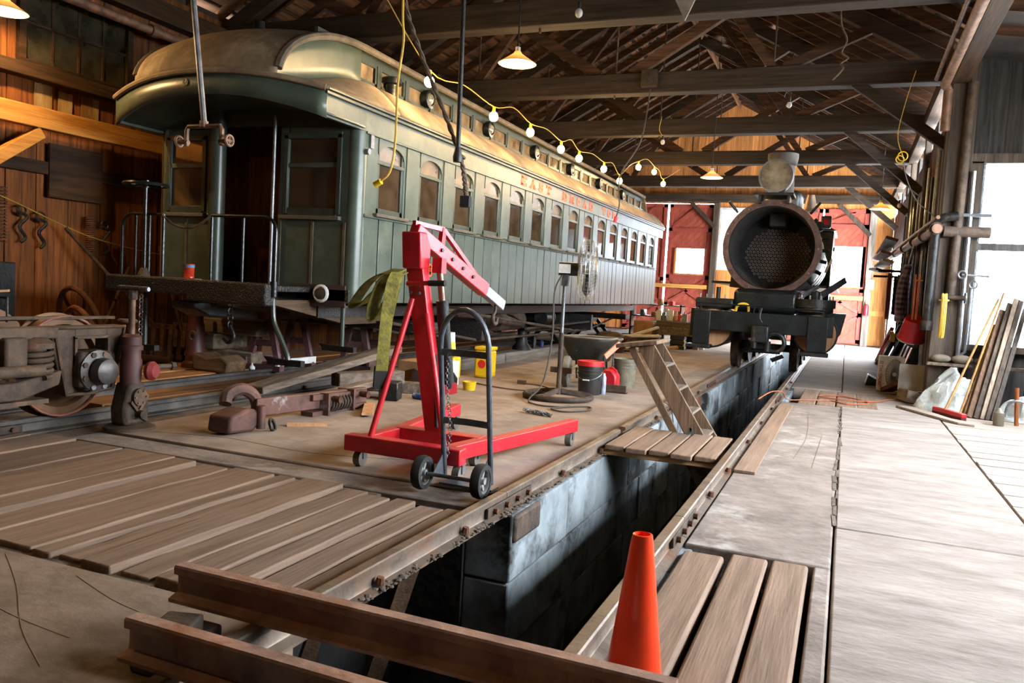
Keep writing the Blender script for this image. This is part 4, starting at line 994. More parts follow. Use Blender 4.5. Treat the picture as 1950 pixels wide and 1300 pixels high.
LP(MB().bar((-.52, 14.2, 1.28), (-.05, 14.6, 1.65), .03, .1), 'side_brace', m_steel)
LP(MB().tube(catmull([(-.75, 13.6, 1.1), (-.7, 13.55, 1.28), (-.6, 13.6, 1.38), (-.45, 13.8, 1.5)], 5), .035, 8), 'steam_pipe', m_steel)
for k in range(7):
    a = R(-40+14*k); LP(MB().cyl((LX+.76*math.cos(a), 14.2+.16*k, LZ+.76*math.sin(a)), (LX+.86*math.cos(a), 14.2+.16*k, LZ+.86*math.sin(a)), .03, n=8), 'washout_plug', m_loco)
LP(MB().tube([(LX+.85, 13.95, 1.75), (LX+.9, 15, 2.0), (LX+.88, 20, 2.0)], .02, 8), 'hand_rail', m_steel)
LP(bx(LX-.8, LX+.8, 20.3, 22.1, 1.2, 2.95), 'cab', m_loco, bevel=.02); LP(MB().prism([(LX-.86, 2.92), (LX+.86, 2.92), (LX+.5, 3.12), (LX-.5, 3.12)], 'y', 20.1, 22.4), 'cab_roof', m_loco)
single(MB().tube(catmull([(-1.62, 13.3, 1.05), (-1.6, 13.3, 1.13), (-1.52, 13.3, 1.17), (-1.44, 13.3, 1.15), (-1.42, 13.3, 1.05)], 4), .022, 8), 'yellow_clamp', m_yel, 'small yellow clamp on the locomotive buffer beam', 'clamp')

# ------------------------------------------------------------ red engine hoist
h = thing('engine_hoist', 'red folding engine hoist on casters beside the pit', 'hoist', (-2.52, 4.6, 0))
HP = lambda mb, n, m=m_red, p=None, **k: build(mb, n, m, p or h, **k)
HP(bx(-2.96, -2.12, 4.46, 4.56, .115, .22), 'rear_beam', bevel=.008)
for pts in (((-2.24, 4.56, .17), (-2.2, 5.12, .15)), ((-2.84, 4.56, .17), (-2.88, 5.12, .15))): HP(MB().bar(*pts, .085, .1), 'leg_socket', bevel=.006)
HP(bx(-2.86, -2.22, 4.95, 5.07, .12, .21), 'cross_channel', bevel=.006)
for p0, p1 in (((-2.2, 5.0, .145), (-1.95, 6.2, .16)), ((-2.88, 5.0, .145), (-3.04, 6.28, .16))):
    HP(MB().bar(p0, p1, .085, .095), 'leg', bevel=.006)
def caster(x, y, r=.052):
    c = HP(MB().box(x-.035, x+.035, y-.03, y+.03, .105, .115).box(x-.032, x-.026, y-.02, y+.02, .05, .11).box(x+.026, x+.032, y-.02, y+.02, .05, .11), 'caster', m_steel)
    HP(MB().cyl((x-.024, y-.012, r), (x+.024, y-.012, r), r, n=18), 'caster_wheel', mat('caster_grey', '#6f6a60', '#4c483f', rough=.6, vary=.1), c)
for x, y in ((-2.9, 4.58), (-2.17, 4.57), (-1.96, 6.15), (-3.02, 6.22), (-2.28, 5.05)): caster(x, y)
mast = HP(MB().bar((-2.57, 5.0, .2), (-2.66, 4.78, 1.36), .125, .09, up=(0, 1, 0)), 'mast', bevel=.008)
HP(MB().prism([(4.71, 1.32), (4.83, 1.32), (4.84, 1.46), (4.78, 1.56), (4.68, 1.56)], 'x', -2.73, -2.59), 'mast_bracket', bevel=.01)
for dz in (0, .05):
    for dx in (-.03, .03): HP(MB().cyl((-2.655+dx, 4.775, 1.16+dz), (-2.655+dx, 4.755, 1.16+dz), .012, n=6), 'bolt', m_steel, mast)
HP(MB().cyl((-2.80, 4.52, .2), (-2.68, 4.78, 1.12), .02), 'stay_rod'); HP(MB().cyl((-2.30, 4.6, .2), (-2.62, 4.84, 1.12), .02), 'stay_rod')
boom = HP(MB().bar((-2.66, 4.72, 1.57), (-2.53, 5.60, 1.20), .075, .1), 'boom', bevel=.007)
for t in (.3, .45, .6, .75): 
    p = lerp((-2.66, 4.72, 1.57), (-2.53, 5.60, 1.20), t); HP(MB().cyl((p.x+.03, p.y, p.z), (p.x+.05, p.y-.004, p.z), .013, n=8), 'boom_pin', m_blk, boom)
HP(MB().bar((-2.535, 5.56, 1.215), (-2.49, 5.86, 1.085), .06, .08), 'boom_extension', mat('zinc_grey', '#8f9196', '#6b6d72', rough=.4, metal=.6, vary=0), bevel=.005)
HP(MB().bar((-2.66, 4.72, 1.62), (-2.60, 5.02, 1.60), .03, .03), 'top_stay'); HP(MB().bar((-2.60, 5.02, 1.60), (-2.545, 5.45, 1.31), .03, .03), 'top_stay')
HP(MB().bar((-2.60, 5.0, 1.48), (-2.60, 5.02, 1.61), .03, .05), 'stay_post')
hk = HP(MB().tube(catmull([(-2.50, 5.76, 1.09), (-2.50, 5.76, 1.04), (-2.50, 5.72, 1.0), (-2.50, 5.74, .95), (-2.50, 5.79, .95), (-2.50, 5.81, .99)], 5), [.012]*10+[.016]*11+[.012]*5, 8), 'hook', m_rustd)
ram = HP(MB().cyl((-2.5, 5.02, .52), (-2.52, 4.9, 1.12), .042, n=18), 'hydraulic_ram', m_blk)
HP(MB().cyl((-2.52, 4.9, 1.12), (-2.535, 4.86, 1.36), .022), 'ram_rod', mat('bronze_rod', '#a5897a', '#846a5c', rough=.3, metal=.8, vary=0), ram)
HP(MB().cyl((-2.505, 4.995, .9), (-2.503, 5.0, .84), .0435, n=18), 'warning_label', m_white, ram); HP(MB().cyl((-2.503, 5.0, .84), (-2.5, 5.01, .77), .0436, n=18), 'warning_label', m_yel, ram)
HP(bx(-2.57, -2.5, 4.83, 4.9, 1.3, 1.4), 'ram_clevis'); HP(MB().bar((-2.57, 4.95, .5), (-2.46, 5.05, .52), .07, .07), 'ram_bracket')
HP(MB().cyl((-2.68, 4.70, 1.22), (-2.52, 4.70, 1.23), .016), 'push_handle'); HP(MB().cyl((-2.52, 4.70, 1.23), (-2.40, 4.70, 1.235), .02), 'hand_grip', m_rub)
HP(MB().cyl((-2.53, 4.93, .25), (-2.55, 4.90, .75), .014), 'pump_handle', m_blk)
# folded lifting strap over the hoist
sl = thing('lifting_strap', 'folded yellow lifting strap hanging on the engine hoist', 'strap', (-2.85, 4.66, .55))
m_strap = mat('strap_yellow', '#94893a', '#5c5722', rough=.9, scale=14, vary=.05, bump=.3, c3='#3a3a2a', s3=6)
for pts, w in (([(-2.70, 4.66, 1.27), (-2.80, 4.64, 1.29), (-2.92, 4.63, 1.22), (-3.01, 4.62, 1.10), (-3.03, 4.63, 1.06), (-2.97, 4.64, 1.07), (-2.88, 4.65, 1.16), (-2.78, 4.67, 1.25)], .1),
               ([(-2.70, 4.63, 1.29), (-2.78, 4.61, 1.27), (-2.84, 4.6, 1.15), (-2.87, 4.6, 1.03), (-2.84, 4.6, .98), (-2.79, 4.61, 1.03), (-2.75, 4.62, 1.14), (-2.72, 4.63, 1.25)], .105),
               ([(-2.70, 4.60, 1.29), (-2.73, 4.59, 1.2), (-2.76, 4.59, .95), (-2.78, 4.6, .7), (-2.785, 4.6, .6)], .08),
               ([(-2.74, 4.68, 1.25), (-2.80, 4.69, 1.0), (-2.84, 4.69, .82), (-2.81, 4.68, .72), (-2.77, 4.66, .70)], .06)):
    build(MB().strip(catmull(pts, 6), w, .008, (.55, .75, .4) if w > .09 else (.75, .6, 0)), 'strap_fold', m_strap, sl)
build(MB().strip([(-2.785, 4.6, .64), (-2.79, 4.6, .55), (-2.785, 4.605, .52)], .085, .014, (.75, .6, 0)), 'strap_end', m_rub, sl)
build(MB().strip([(-2.81, 4.63, .66), (-2.815, 4.63, .53)], .085, .014, (.75, .6, 0)), 'strap_end', m_rub, sl)

# ------------------------------------------------------------ grey hand truck
ht = thing('hand_truck', 'grey tubular hand truck with two black wheels in front of the hoist', 'hand truck', (-2.07, 4.3, 0))
m_htg = mat('hammered_grey', '#5e636b', '#474b52', rough=.4, metal=.4, scale=20, vary=0)
def hp(s, t):   # frame plane: s across (-1..1), t height 0..1
    return V((-2.045+s*.155+t*.01, 4.43-.16*t, .05+t*.8))
arch = [hp(-1, 0), hp(-1, .5), hp(-1, 1.0)] + [hp(-1, 1.0)+V(((.155-.155*math.cos(R(a))), -.03*math.sin(R(a)), .02+.22*math.sin(R(a)))) for a in range(15, 176, 16)] + [hp(1, 1.0), hp(1, .5), hp(1, 0)]
build(MB().tube(arch, .0165, 10), 'tube_frame', m_htg, ht)
for t in (.98, .46): 
    a, b = hp(-1, t), hp(1, t); build(MB().strip([a+V((0, -.012, 0)), lerp(a, b, .5)+V((0, .012, 0)), b+V((0, -.012, 0))], .04, .006, (0, 0, 1)), 'cross_bar', m_htg, ht)
build(bx(-2.22, -1.87, 4.40, 4.505, .012, .022), 'toe_plate', m_htg, ht)
build(MB().cyl((-2.26, 4.26, .10), (-1.87, 4.26, .10), .012), 'axle', m_htg, ht)
for x in (-2.2, -1.9): build(MB().prism([(4.25, .09), (4.45, .05), (4.43, .24)], 'x', x-.003, x+.003), 'axle_bracket', m_htg, ht)
for x in (-2.265, -1.88):
    w = build(MB().lathe([(.072, -.03), (.098, -.028), (.104, 0), (.098, .028), (.072, .03)], (x, 4.26, .104), (1, 0, 0), 28, closed=True), 'wheel', m_rub, ht)
    hub = MB().lathe([(.068, -.024), (.075, -.024), (.075, .024), (.068, .024)], (x, 4.26, .104), (1, 0, 0), 28, closed=True).cyl((x-.026, 4.26, .104), (x+.026, 4.26, .104), .018)
    for k in range(6):
        a = 2*PI*k/6; hub.bar((x, 4.26, .104), (x, 4.26+.07*math.cos(a), .104+.07*math.sin(a)), .02, .012, up=(1, 0, 0))
    build(hub, 'wheel_rim', mat('rim_grey', '#9a9b98', '#7c7d7a', rough=.5, metal=.3, vary=0), w)
ch = thing('hand_truck_chain', 'steel chain hanging from the top bar of the hand truck', 'chain', (-2.13, 4.28, .2))
for k in range(34):
    build(MB().torus((-2.13-.012*math.sin(k*.2), 4.268+.003*k*.5, .82-k*.0185), (1, .3, 0) if k % 2 else (.3, -1, 0), .010, .0028, 10, 5), 'chain_link', m_steel, ch)

# ------------------------------------------------------------ pedestal fan
fn = thing('pedestal_fan', 'shop fan with wire cage on a pole with a ring base', 'fan', (-2.95, 8.72, 0))
build(MB().torus((-2.95, 8.72, .035), (0, 0, 1), .375, .032, 40, 10), 'ring_base', m_rustd, fn)
for a in (20, 140, 260): build(MB().bar((-2.95, 8.72, .10), (-2.95+.37*math.cos(R(a)), 8.72+.37*math.sin(R(a)), .045), .03, .05), 'base_spoke', m_rustd, fn)
build(MB().cyl((-2.95, 8.72, .05), (-2.95, 8.72, .75), .028), 'lower_pole', m_rustd, fn); build(MB().cyl((-2.95, 8.72, .75), (-2.95, 8.72, 1.33), .02), 'upper_pole', m_steel, fn)
build(MB().bar((-2.95, 8.72, 1.28), (-2.94, 8.72, 1.43), .07, .06, up=(0, 1, 0)), 'tilt_bracket', m_steel, fn)
FA = V((.93, .36, 0)).normalized()
mo = build(MB().cyl(V((-3.02, 8.69, 1.47)), V((-2.80, 8.775, 1.47)), .075, n=20), 'motor', m_blkg, fn)
build(MB().obox((-2.93, 8.63, 1.47), (.13, .006, .1), (0, 0, .37)), 'motor_label', m_white, mo)
FC = V((-2.72, 8.80, 1.47)); u_ = FA.cross(V((0, 0, 1))).normalized(); v_ = V((0, 0, 1))
cg = MB()
for r, o in ((.34, 0), (.33, .045), (.33, -.045), (.28, .085), (.28, -.085), (.2, .1), (.2, -.1), (.12, .105), (.12, -.105), (.06, .11)):
    cg.tube([FC+FA*o+u_*(r*math.cos(2*PI*k/40))+v_*(r*math.sin(2*PI*k/40)) for k in range(40)], .0028 if r < .34 else .005, 4, closed=True)
for k in range(44):
    a = 2*PI*k/44; d = u_*math.cos(a)+v_*math.sin(a)
    cg.tube([FC+FA*(-.108)+d*.07, FC+FA*(-.09)+d*.27, FC+FA*(-.04)+d*.335, FC+d*.342, FC+FA*.04+d*.335, FC+FA*.09+d*.27, FC+FA*.108+d*.05], .0022, 4)
build(cg, 'wire_cage', mat('cage_wire', '#b9b5ac', '#8f8b83', rough=.4, metal=.6, vary=0), fn)
bl = MB().cyl(FC-FA*.05, FC+FA*.03, .05)
for k in range(3):
    a = 2*PI*k/3
    d0 = u_*math.cos(a)+v_*math.sin(a); d1 = u_*math.cos(a+.9)+v_*math.sin(a+.9)
    bl.add([FC+d0*.05-FA*.03, FC+d0*.28-FA*.035, FC+(d0+d1).normalized()*.3, FC+d1*.28+FA*.035, FC+d1*.05+FA*.02], [(0, 1, 2, 3, 4)])
build(bl, 'fan_blades', m_steel, fn, solid=.004)
single(MB().tube(catmull([(-2.97, 8.67, 1.4), (-3.03, 8.62, 1.2), (-3.02, 8.6, .7), (-3.06, 8.5, .2), (-3.12, 8.25, .03), (-3.0, 8.05, .012), (-2.75, 8.0, .012), (-2.45, 8.25, .012), (-2.38, 8.0, .012), (-2.55, 7.75, .012), (-2.72, 7.85, .012), (-2.6, 8.1, .02)], 7), .009, 6), 'fan_cord', mat('cord_grey', '#4b4740', '#35322c', rough=.7, vary=0), 'grey power cord trailing from the fan onto the floor', 'cord')
pc = thing('loose_chain', 'small heap of steel chain on the floor in front of the fan', 'chain', (-2.72, 7.45, 0))
rr = random.Random(5)
for k in range(60):
    t = k/60; x = -2.86+.3*t+rr.uniform(-.03, .03)*(1 if abs(t-.5) > .25 else .3); y = 7.5-.12*t+rr.uniform(-.03, .03)
    build(MB().torus((x, y, .012+rr.uniform(0, .02)), (rr.uniform(-1, 1), rr.uniform(-1, 1), rr.uniform(-1, 1)), .014, .004, 10, 5), 'chain_link', m_steel, pc)
# ------------------------------------------------------------ buckets, cans, barrow
def bucket(x, y, r, hgt, m, label, lid=None, bail=True, group='buckets around the fan'):
    b = thing('bucket', label, 'bucket', (x, y, 0), group)
    build(MB().lathe([(r*.86, 0), (r*.88, .01), (r, hgt), (r*1.04, hgt-.0), (r*1.04, hgt-.03), (r*1.0, hgt-.03)], (x, y, 0), n=28), 'bucket_body', m, b)
    for q in (.06, .1): build(MB().lathe([(r*.99, hgt-q), (r*1.035, hgt-q), (r*1.035, hgt-q-.012), (r*.99, hgt-q-.012)], (x, y, 0), n=28, closed=True), 'bucket_rib', m, b)
    if lid: build(MB().lathe([(0, hgt+.03), (r*.9, hgt+.03), (r*.95, hgt+.042), (r*1.08, hgt+.04), (r*1.09, hgt-.015), (r*1.05, hgt-.015)], (x, y, 0), n=28), 'lid', lid, b)
    if bail: build(MB().tube([(x+r*1.05*math.cos(R(a)), y-r*1.05*abs(math.sin(R(a)))-.003, hgt-.08-.1*math.sin(R(a))) for a in range(0, 181, 12)], .0035, 6), 'bail_handle', m_steel, b); build(MB().cyl((x-.04, y-r*1.06, hgt-.18), (x+.04, y-r*1.06, hgt-.18), .009), 'grip', m_white, b)
    return b
bucket(-2.79, 9.40, .15, .36, mat('black_bucket', '#2d2b28', '#1d1b19', rough=.5, scale=9, vary=0, c3='#5f5a52', s3=5, t3=(.6, .75)), 'black plastic bucket with a red lid beside the fan', lid=m_redp)
bucket(-2.62, 10.42, .15, .38, mat('grey_bucket', '#77705f', '#555040', rough=.6, scale=9, vary=0), 'dusty grey open bucket behind the red fuel can', bail=False)
g = thing('fuel_can', 'red plastic fuel can with black spout by the buckets', 'fuel can', (-2.72, 9.98, 0))
build(MB().prism([(-2.86, 0), (-2.59, 0), (-2.59, .19), (-2.66, .27), (-2.74, .28), (-2.86, .2)], 'y', 9.88, 10.08), 'can_body', m_redp, g, bevel=.025)
build(MB().cyl((-2.79, 9.98, .22), (-2.79, 9.98, .28), .035), 'collar', m_rub, g); build(MB().cyl((-2.79, 9.98, .28), (-2.79, 9.98, .44), .016), 'spout', m_rub, g)
build(MB().tube([(-2.73, 9.98, .27), (-2.68, 9.98, .29), (-2.62, 9.98, .25), (-2.61, 9.98, .2)], .014, 8), 'can_handle', m_redp, g)
s = thing('spray_can', 'white and blue aerosol spray can next to the black bucket', 'spray can', (-2.645, 9.5, 0))
build(MB().lathe([(.0, 0), (.032, 0), (.033, .005), (.033, .2), (.025, .225), (.014, .23), (0, .23)], (-2.645, 9.5, 0), n=18), 'can_body', mat('aerosol_label', '#b9c2d0', '#7d87a8', rough=.3, metal=.3, scale=12, vary=0, c3='#b06060', s3=9), s)
build(MB().lathe([(0, .225), (.02, .225), (.018, .255), (0, .26)], (-2.645, 9.5, 0), n=12), 'cap', m_white, s)
single(MB().box(-2.72, -2.42, 9.72, 9.74, .012, .10).box(-2.72, -2.42, 9.74, 9.82, 0, .012), 'angle_iron', m_rustd, 'piece of rusty angle iron on the floor beside the red fuel can', 'angle iron')
wb = thing('wheelbarrow', 'black wheelbarrow with a paint-spattered tub behind the fan', 'wheelbarrow', (-3.0, 10.3, 0))
def tub(u, v):
    a = 2*PI*u; e = 4.0
    cx, sy = math.cos(a), math.sin(a)
    q = (abs(cx)**e+abs(sy)**e)**(-1/e)
    w = .62+.38*v; x = q*cx*(.37)*w; y = q*sy*(.42)*(.6+.4*v)
    return (-3.08+x, 10.33+y, .33+.29*v+(.02 if sy < 0 else 0)*v)
m_tub = mat('tub_black', '#34332f', '#1f1e1b', rough=.5, scale=9, vary=0, c3='#9a9484', s3=14, t3=(.64, .7))
tb_ = build(MB().surf(tub, 40, 6), 'tub', m_tub, wb, solid=.01)
build(MB().add([tub(i/40, 0) for i in range(40)], [tuple(range(40))]), 'tub_bottom', m_tub, wb, solid=.008)
build(MB().tube([tub(i/40, 1) for i in range(40)], .014, 6, closed=True), 'tub_rim', mat('rim_dust', '#7f786b', '#5a5448', rough=.7, vary=0), wb)
w = build(MB().lathe([(.09, -.045), (.17, -.05), (.195, -.03), (.2, 0), (.195, .03), (.17, .05), (.09, .045)], (-3.25, 9.88, .2), (1, .2, 0), 30, closed=True), 'tyre', mat('dusty_tyre', '#7a756b', '#59544b', rough=.9, vary=0), wb)
build(MB().cyl((-3.3, 9.87, .2), (-3.2, 9.89, .2), .09), 'wheel_hub', m_steel, wb)
for x in (-3.33, -3.17): build(MB().tube([(x, 9.72, .22), (x+(.0), 10.0, .26), (x+(.1 if x > -3.2 else -.1), 10.8, .36), (x+(.18 if x > -3.2 else -.18), 11.5, .52)], .02, 8), 'handle_bar', wood('barrow_handle', '#7d6b52', '#54462f', 'y'), wb)
for x in (-3.38, -2.95): build(MB().tube([(x, 10.65, .36), (x, 10.75, .03), (x, 10.95, .03), (x, 11.05, .38)], .014, 6), 'stand_leg', m_blk, wb)
build(bx(-3.4, -3.12, 9.68, 9.71, .19, .26), 'front_guard', m_rustd, wb)
single(MB().bar((-2.72, 9.75, .43), (-2.6, 9.98, .60), .03, .07), 'scoop', mat('faded_orange', '#c98a6d', '#b5765a', rough=.6, vary=0), 'faded orange flat scoop sticking up behind the black bucket', 'scoop', bevel=.008)
# yellow tubs beside the curb
for (x, y, lab, hh, wd) in ((-4.42, 9.95, 'tall yellow tub with a round red mark against the curb', .42, .115), (-4.72, 9.5, 'yellow jug with white label half hidden by the hoist mast', .34, .11)):
    t = thing('yellow_tub', lab, 'tub', (x, y, 0), 'yellow containers')
    build(bx(x-wd, x+wd, y-wd, y+wd, 0, hh-.05), 'tub_body', m_yel, t, bevel=.03)
    build(bx(x-wd*1.05, x+wd*1.05, y-wd*1.05, y+wd*1.05, hh-.05, hh), 'tub_lid', m_yel, t, bevel=.015)
    build(MB().cyl((x, y-wd-.004, hh*.45), (x, y-wd-.008, hh*.45), .055, n=20), 'round_label', m_redp if hh > .4 else m_white, t)
single(MB().lathe([(.07, 0), (.08, .09), (.085, .09), (.085, .1), (.06, .1), (.055, .02)], (-4.02, 8.62, 0), n=20), 'yellow_lid_cup', m_yel, 'small shallow yellow cup on the floor behind the hoist', 'cup', bevel=0)
single(MB().cyl((-4.16, 7.55, .03), (-4.02, 7.5, .03), .03), 'blue_canister', mat('blue_label', '#3f6fb5', '#2b4f86', rough=.4, vary=0, c3='#d0d4da', s3=12), 'little blue and white canister lying near the hoist', 'canister')
single(bx(-4.75, -4.42, 8.2, 8.55, 0, .32), 'cardboard_box', m_box, 'plain cardboard box behind the hoist mast', 'box', bevel=.01)
single(MB().lathe([(0, 0), (.07, 0), (.075, .14), (.05, .17), (.03, .2), (0, .2)], (-4.2, 8.5, 0), n=16), 'oil_jug', m_blkg, 'dark round oil jug on the floor behind the hoist', 'jug')
single(bx(-4.52, -4.32, 8.75, 8.95, 0, .3), 'white_carton', m_white, 'white carton between the cardboard box and the tall yellow tub', 'carton', bevel=.01)
single(MB().tube(catmull([(-4.2, 9.2, .012), (-3.9, 9.05, .012), (-3.5, 9.0, .012), (-3.25, 9.3, .012), (-3.5, 9.62, .012), (-3.75, 9.66, .012)], 6), .008, 6).box(-3.82, -3.72, 9.63, 9.70, 0, .05), 'extension_lead', mat('cord_brown', '#4f3b2e', '#382a20', rough=.7, vary=0), 'thin brown extension lead with a plug lying on the concrete', 'cord')

# ------------------------------------------------------------ plank bridge and stepladder over the pit
br = thing('plank_bridge', 'five short grey planks on two cleats bridging the pit', 'plank bridge', (-1.2, 6.4, -.008))
for y0 in (6.02, 6.86): build(bx(-1.655, -.757, y0, y0+.09, -.008, .035), 'cleat', wood('cleat_x', '#b08a62', '#8a6844', 'x'), br, bevel=.006)
for k in range(5):
    x = -1.63+k*.17; build(bx(x, x+.155, 6.0-.03*(k % 2), 7.02-.04*(k % 3), .035, .075), 'plank', m_plank_y, br, bevel=.008)
sl_ = thing('stepladder', 'old wooden stepladder standing in the pit and leaning over its edge', 'stepladder', (-.8, 7.3, -1.2))
m_ldr = wood('ladder_wood', '#7b624c', '#4d3b2c', 'z', vary=.12)
T0, B0 = V((-1.60, 0, .80)), V((-.50, 0, -.86))     # front stile line in x-z
B0 = T0 + (B0-T0)*1.0
def st(y, t): p = T0.lerp(B0, t); return V((p.x, y, p.z))
dirn = (B0-T0).normalized(); per = V((-dirn.z, 0, dirn.x))
for y0, y1 in ((7.02, 6.93), (7.38, 7.47)): build(MB().bar(st(y0, 0), st(y1, 1), .03, .14, up=per), 'front_stile', m_ldr, sl_, bevel=.004)
for k in range(8):
    t = (k+.9)/8.6; a, b = st(7.02-.09*t, t), st(7.38+.09*t, t); build(MB().bar(a, b, .17, .022, up=(0, 0, 1)), 'tread', wood('tread_y', '#8a7a6c', '#5f5348', 'y'), sl_, bevel=.003)
for y0, y1 in ((7.0, 6.95), (7.40, 7.45)): build(MB().bar(V((-1.72, y0, .77)), V((-.70, y1, -.9)), .03, .06, up=per), 'back_leg', m_ldr, sl_, bevel=.003)
build(MB().obox((-1.66, 7.2, .80), (.36, .56, .035), (0, -.16, 0)), 'top_cap', m_ldr, sl_, bevel=.005)
p = st(6.93, .42)
build(MB().bar(p+V((0, -.03, .03)), p+V((-.09, -.03, -.25)), .006, .025), 'spreader', m_steel, sl_); build(MB().bar(p+V((0, -.03, .03)), p+V((.10, -.03, -.27)), .006, .025), 'spreader', m_steel, sl_)
# traffic cone
co = thing('traffic_cone', 'bright orange traffic cone at the edge of the pit', 'traffic cone', (-.52, 2.42, 0))
m_cone = mat('cone_orange', '#ff4a1c', '#f03c12', rough=.35, scale=4, vary=0, bump=.03, c3='#d83a18', s3=2, spec=.4)
build(MB().lathe([(.095, .02), (.088, .06), (.034, .49), (.03, .51), (.024, .512), (.022, .49), (.08, .03)], (-.52, 2.42, 0), n=32, closed=True), 'cone_body', m_cone, co)
build(bx(-.64, -.40, 2.30, 2.54, 0, .025), 'cone_base', m_cone, co, bevel=.015)
single(MB().tube(catmull([(-.9, 10.2, .05), (-.78, 10.5, .12), (-.66, 10.6, .12), (-.6, 10.75, .02), (-.4, 10.9, .016), (-.1, 11.1, .016), (.1, 10.9, .016), (.35, 11.2, .016), (.2, 11.6, .016), (-.05, 11.8, .016), (-.25, 11.5, .016), (.05, 11.3, .02), (.45, 11.5, .016), (.6, 11.9, .012), (.9, 12.3, .015)], 6), .008, 6), 'extension_lead', mat('cord_orange', '#b5653f', '#8d4a2c', rough=.6, vary=0), 'orange extension cord looped over the rail and short floor planks', 'cord')
single(MB().tube(catmull([(-1.66, 8.3, .15), (-1.58, 8.35, .05), (-1.5, 8.2, -.3), (-1.42, 8.1, -.7), (-1.4, 8.1, -1.18)], 6), .006, 6), 'pit_wire', mat('cord_brown', '#4f3b2e'), 'thin brown wire hanging over the rail into the pit', 'wire')

# ------------------------------------------------------------ freight-car truck at the left
m_trk = mat('truck_rust', '#5e4a39', '#382c23', rough=.75, metal=.25, scale=6, vary=.08, bump=.4, c3='#7d5a42', s3=2.5)
tk = thing('car_truck', 'rusty railway car truck with coil springs standing on the coach track', 'rail truck', (-5.85, 3.4, .1))
TP = lambda mb, n, m=m_trk, p=None, **k: build(mb, n, m, p or tk, **k)
for yc in (4.32, 2.4):
    poly = [(yc-.31, .80), (yc+.31, .80), (yc+.31, .74), (yc+.22, .30), (yc-.2, .28), (yc-.31, .74)]
    hole = (yc-.12, yc+.14)
    pf = TP(MB().prism([(yc-.31, .78), (yc-.12, .78), (yc-.12, .30), (yc-.2, .28), (yc-.29, .6)], 'x', -5.2, -5.08).prism([(yc+.14, .78), (yc+.31, .78), (yc+.29, .62), (yc+.2, .31), (yc+.14, .3)], 'x', -5.2, -5.08).box(-5.2, -5.08, yc-.13, yc+.15, .70, .78).box(-5.21, -5.12, yc-.14, yc+.16, .28, .6), 'pedestal', bevel=.012)
    TP(MB().tube([(-5.08, yc-.3, .77), (-5.08, yc+.3, .77), (-5.08, yc+.2, .31), (-5.08, yc+.02, .29), (-5.08, yc-.19, .29)], .018, 8, closed=True), 'pedestal_rim', p=pf)
    TP(MB().torus((-5.08, yc+.01, .59), (1, 0, 0), .001, .001, 4, 4).box(-5.09, -5.06, yc-.14, yc+.16, .69, .71).box(-5.09, -5.06, yc-.14, yc-.12, .5, .7).box(-5.09, -5.06, yc+.14, yc+.16, .5, .7), 'window_rim', p=pf)
    jb = TP(bx(-5.22, -5.0, yc-.14, yc+.14, .34, .60), 'journal_box', m_rustd, bevel=.03)
    TP(MB().lathe([(.15, 0), (.15, .03), (.09, .045), (.09, .06), (.10, .07), (.09, .13), (.05, .15), (0, .15)], (-5.02, yc, .46), (1, 0, 0), 26), 'journal_cap', mat('cap_iron', '#5a5553', '#38342f', rough=.45, metal=.5, vary=0), jb)
    for k in range(8):
        a = 2*PI*(k+.5)/8; TP(MB().cyl((-5.02, yc+.125*math.cos(a), .46+.125*math.sin(a)), (-4.975, yc+.125*math.cos(a), .46+.125*math.sin(a)), .022, n=6), 'cap_bolt', m_steel if k in (5, 6) else m_trk, jb)
    for x, s in ((-5.40, 1), (-6.31, -1)):
        TP(MB().lathe([(0, .08), (.12, .08), (.12, .03), (.29, .0), (.31, .045), (.365, .045), (.368, -.05), (.39, -.055), (.39, -.075), (.29, -.075), (0, -.06)], (x, yc, .465), (s, 0, 0), 40), 'wheel', mat('wheel_tread', '#6e4c30', '#473220', rough=.5, metal=.4, vary=.05))
    TP(MB().cyl((-6.6, yc, .465), (-5.05, yc, .465), .06), 'axle')
    TP(MB().tube([(-5.36+.02, yc+.37*math.cos(R(a)), .465+.37*math.sin(R(a))) for a in range(0, 360, 12)], .012, 6, closed=True), 'tread_edge', mat('red_lead', '#8a5038', '#66382a', rough=.6, vary=0))
TP(bx(-5.2, -5.06, 2.0, 4.05, .70, .78), 'top_bar', bevel=.01)
TP(MB().prism([(2.6, .30), (3.75, .30), (4.03, .38), (4.05, .48), (3.72, .42), (2.6, .42)], 'x', -5.2, -5.02), 'equalizer', bevel=.01)
TP(bx(-5.16, -5.06, 2.6, 3.98, .255, .285), 'tie_bar')
for yc in (3.9, 3.45):
    TP(MB().cyl((-5.1, yc, .42), (-5.1, yc, .70), .05), 'spring_post', m_rustd)
    TP(MB().lathe([(0, .06), (.06, .06), (.12, .02), (.12, -.015), (0, -.015)], (-5.1, yc, .655)), 'spring_cap')
    for q in range(1):
        TP(MB().tube([(-5.1+.1*math.cos(2*PI*k/14), yc+.1*math.sin(2*PI*k/14), .44+.20*k/70) for k in range(71)], .018, 8), 'coil_spring')
TP(bx(-5.16, -5.0, 3.62, 3.78, .48, .72), 'gib', bevel=.02); TP(MB().cyl((-5.0, 3.2, .5), (-4.97, 3.86, .5), .04), 'brake_lever')
TP(bx(-6.6, -5.1, 3.2, 3.6, .55, .72), 'bolster', bevel=.03)
for z, y0, y1 in ((.83, 2.3, 4.75), (.81, 2.3, 4.65)): TP(MB().bar((-5.4-(.83-z)*8, y0, z), (-5.35-(.83-z)*8, y1, z-.01), .06, .02), 'brake_strap')
TP(MB().torus((-5.22, 4.78, .80), (0, 0, 1), .06, .015, 16, 6), 'strap_eye')
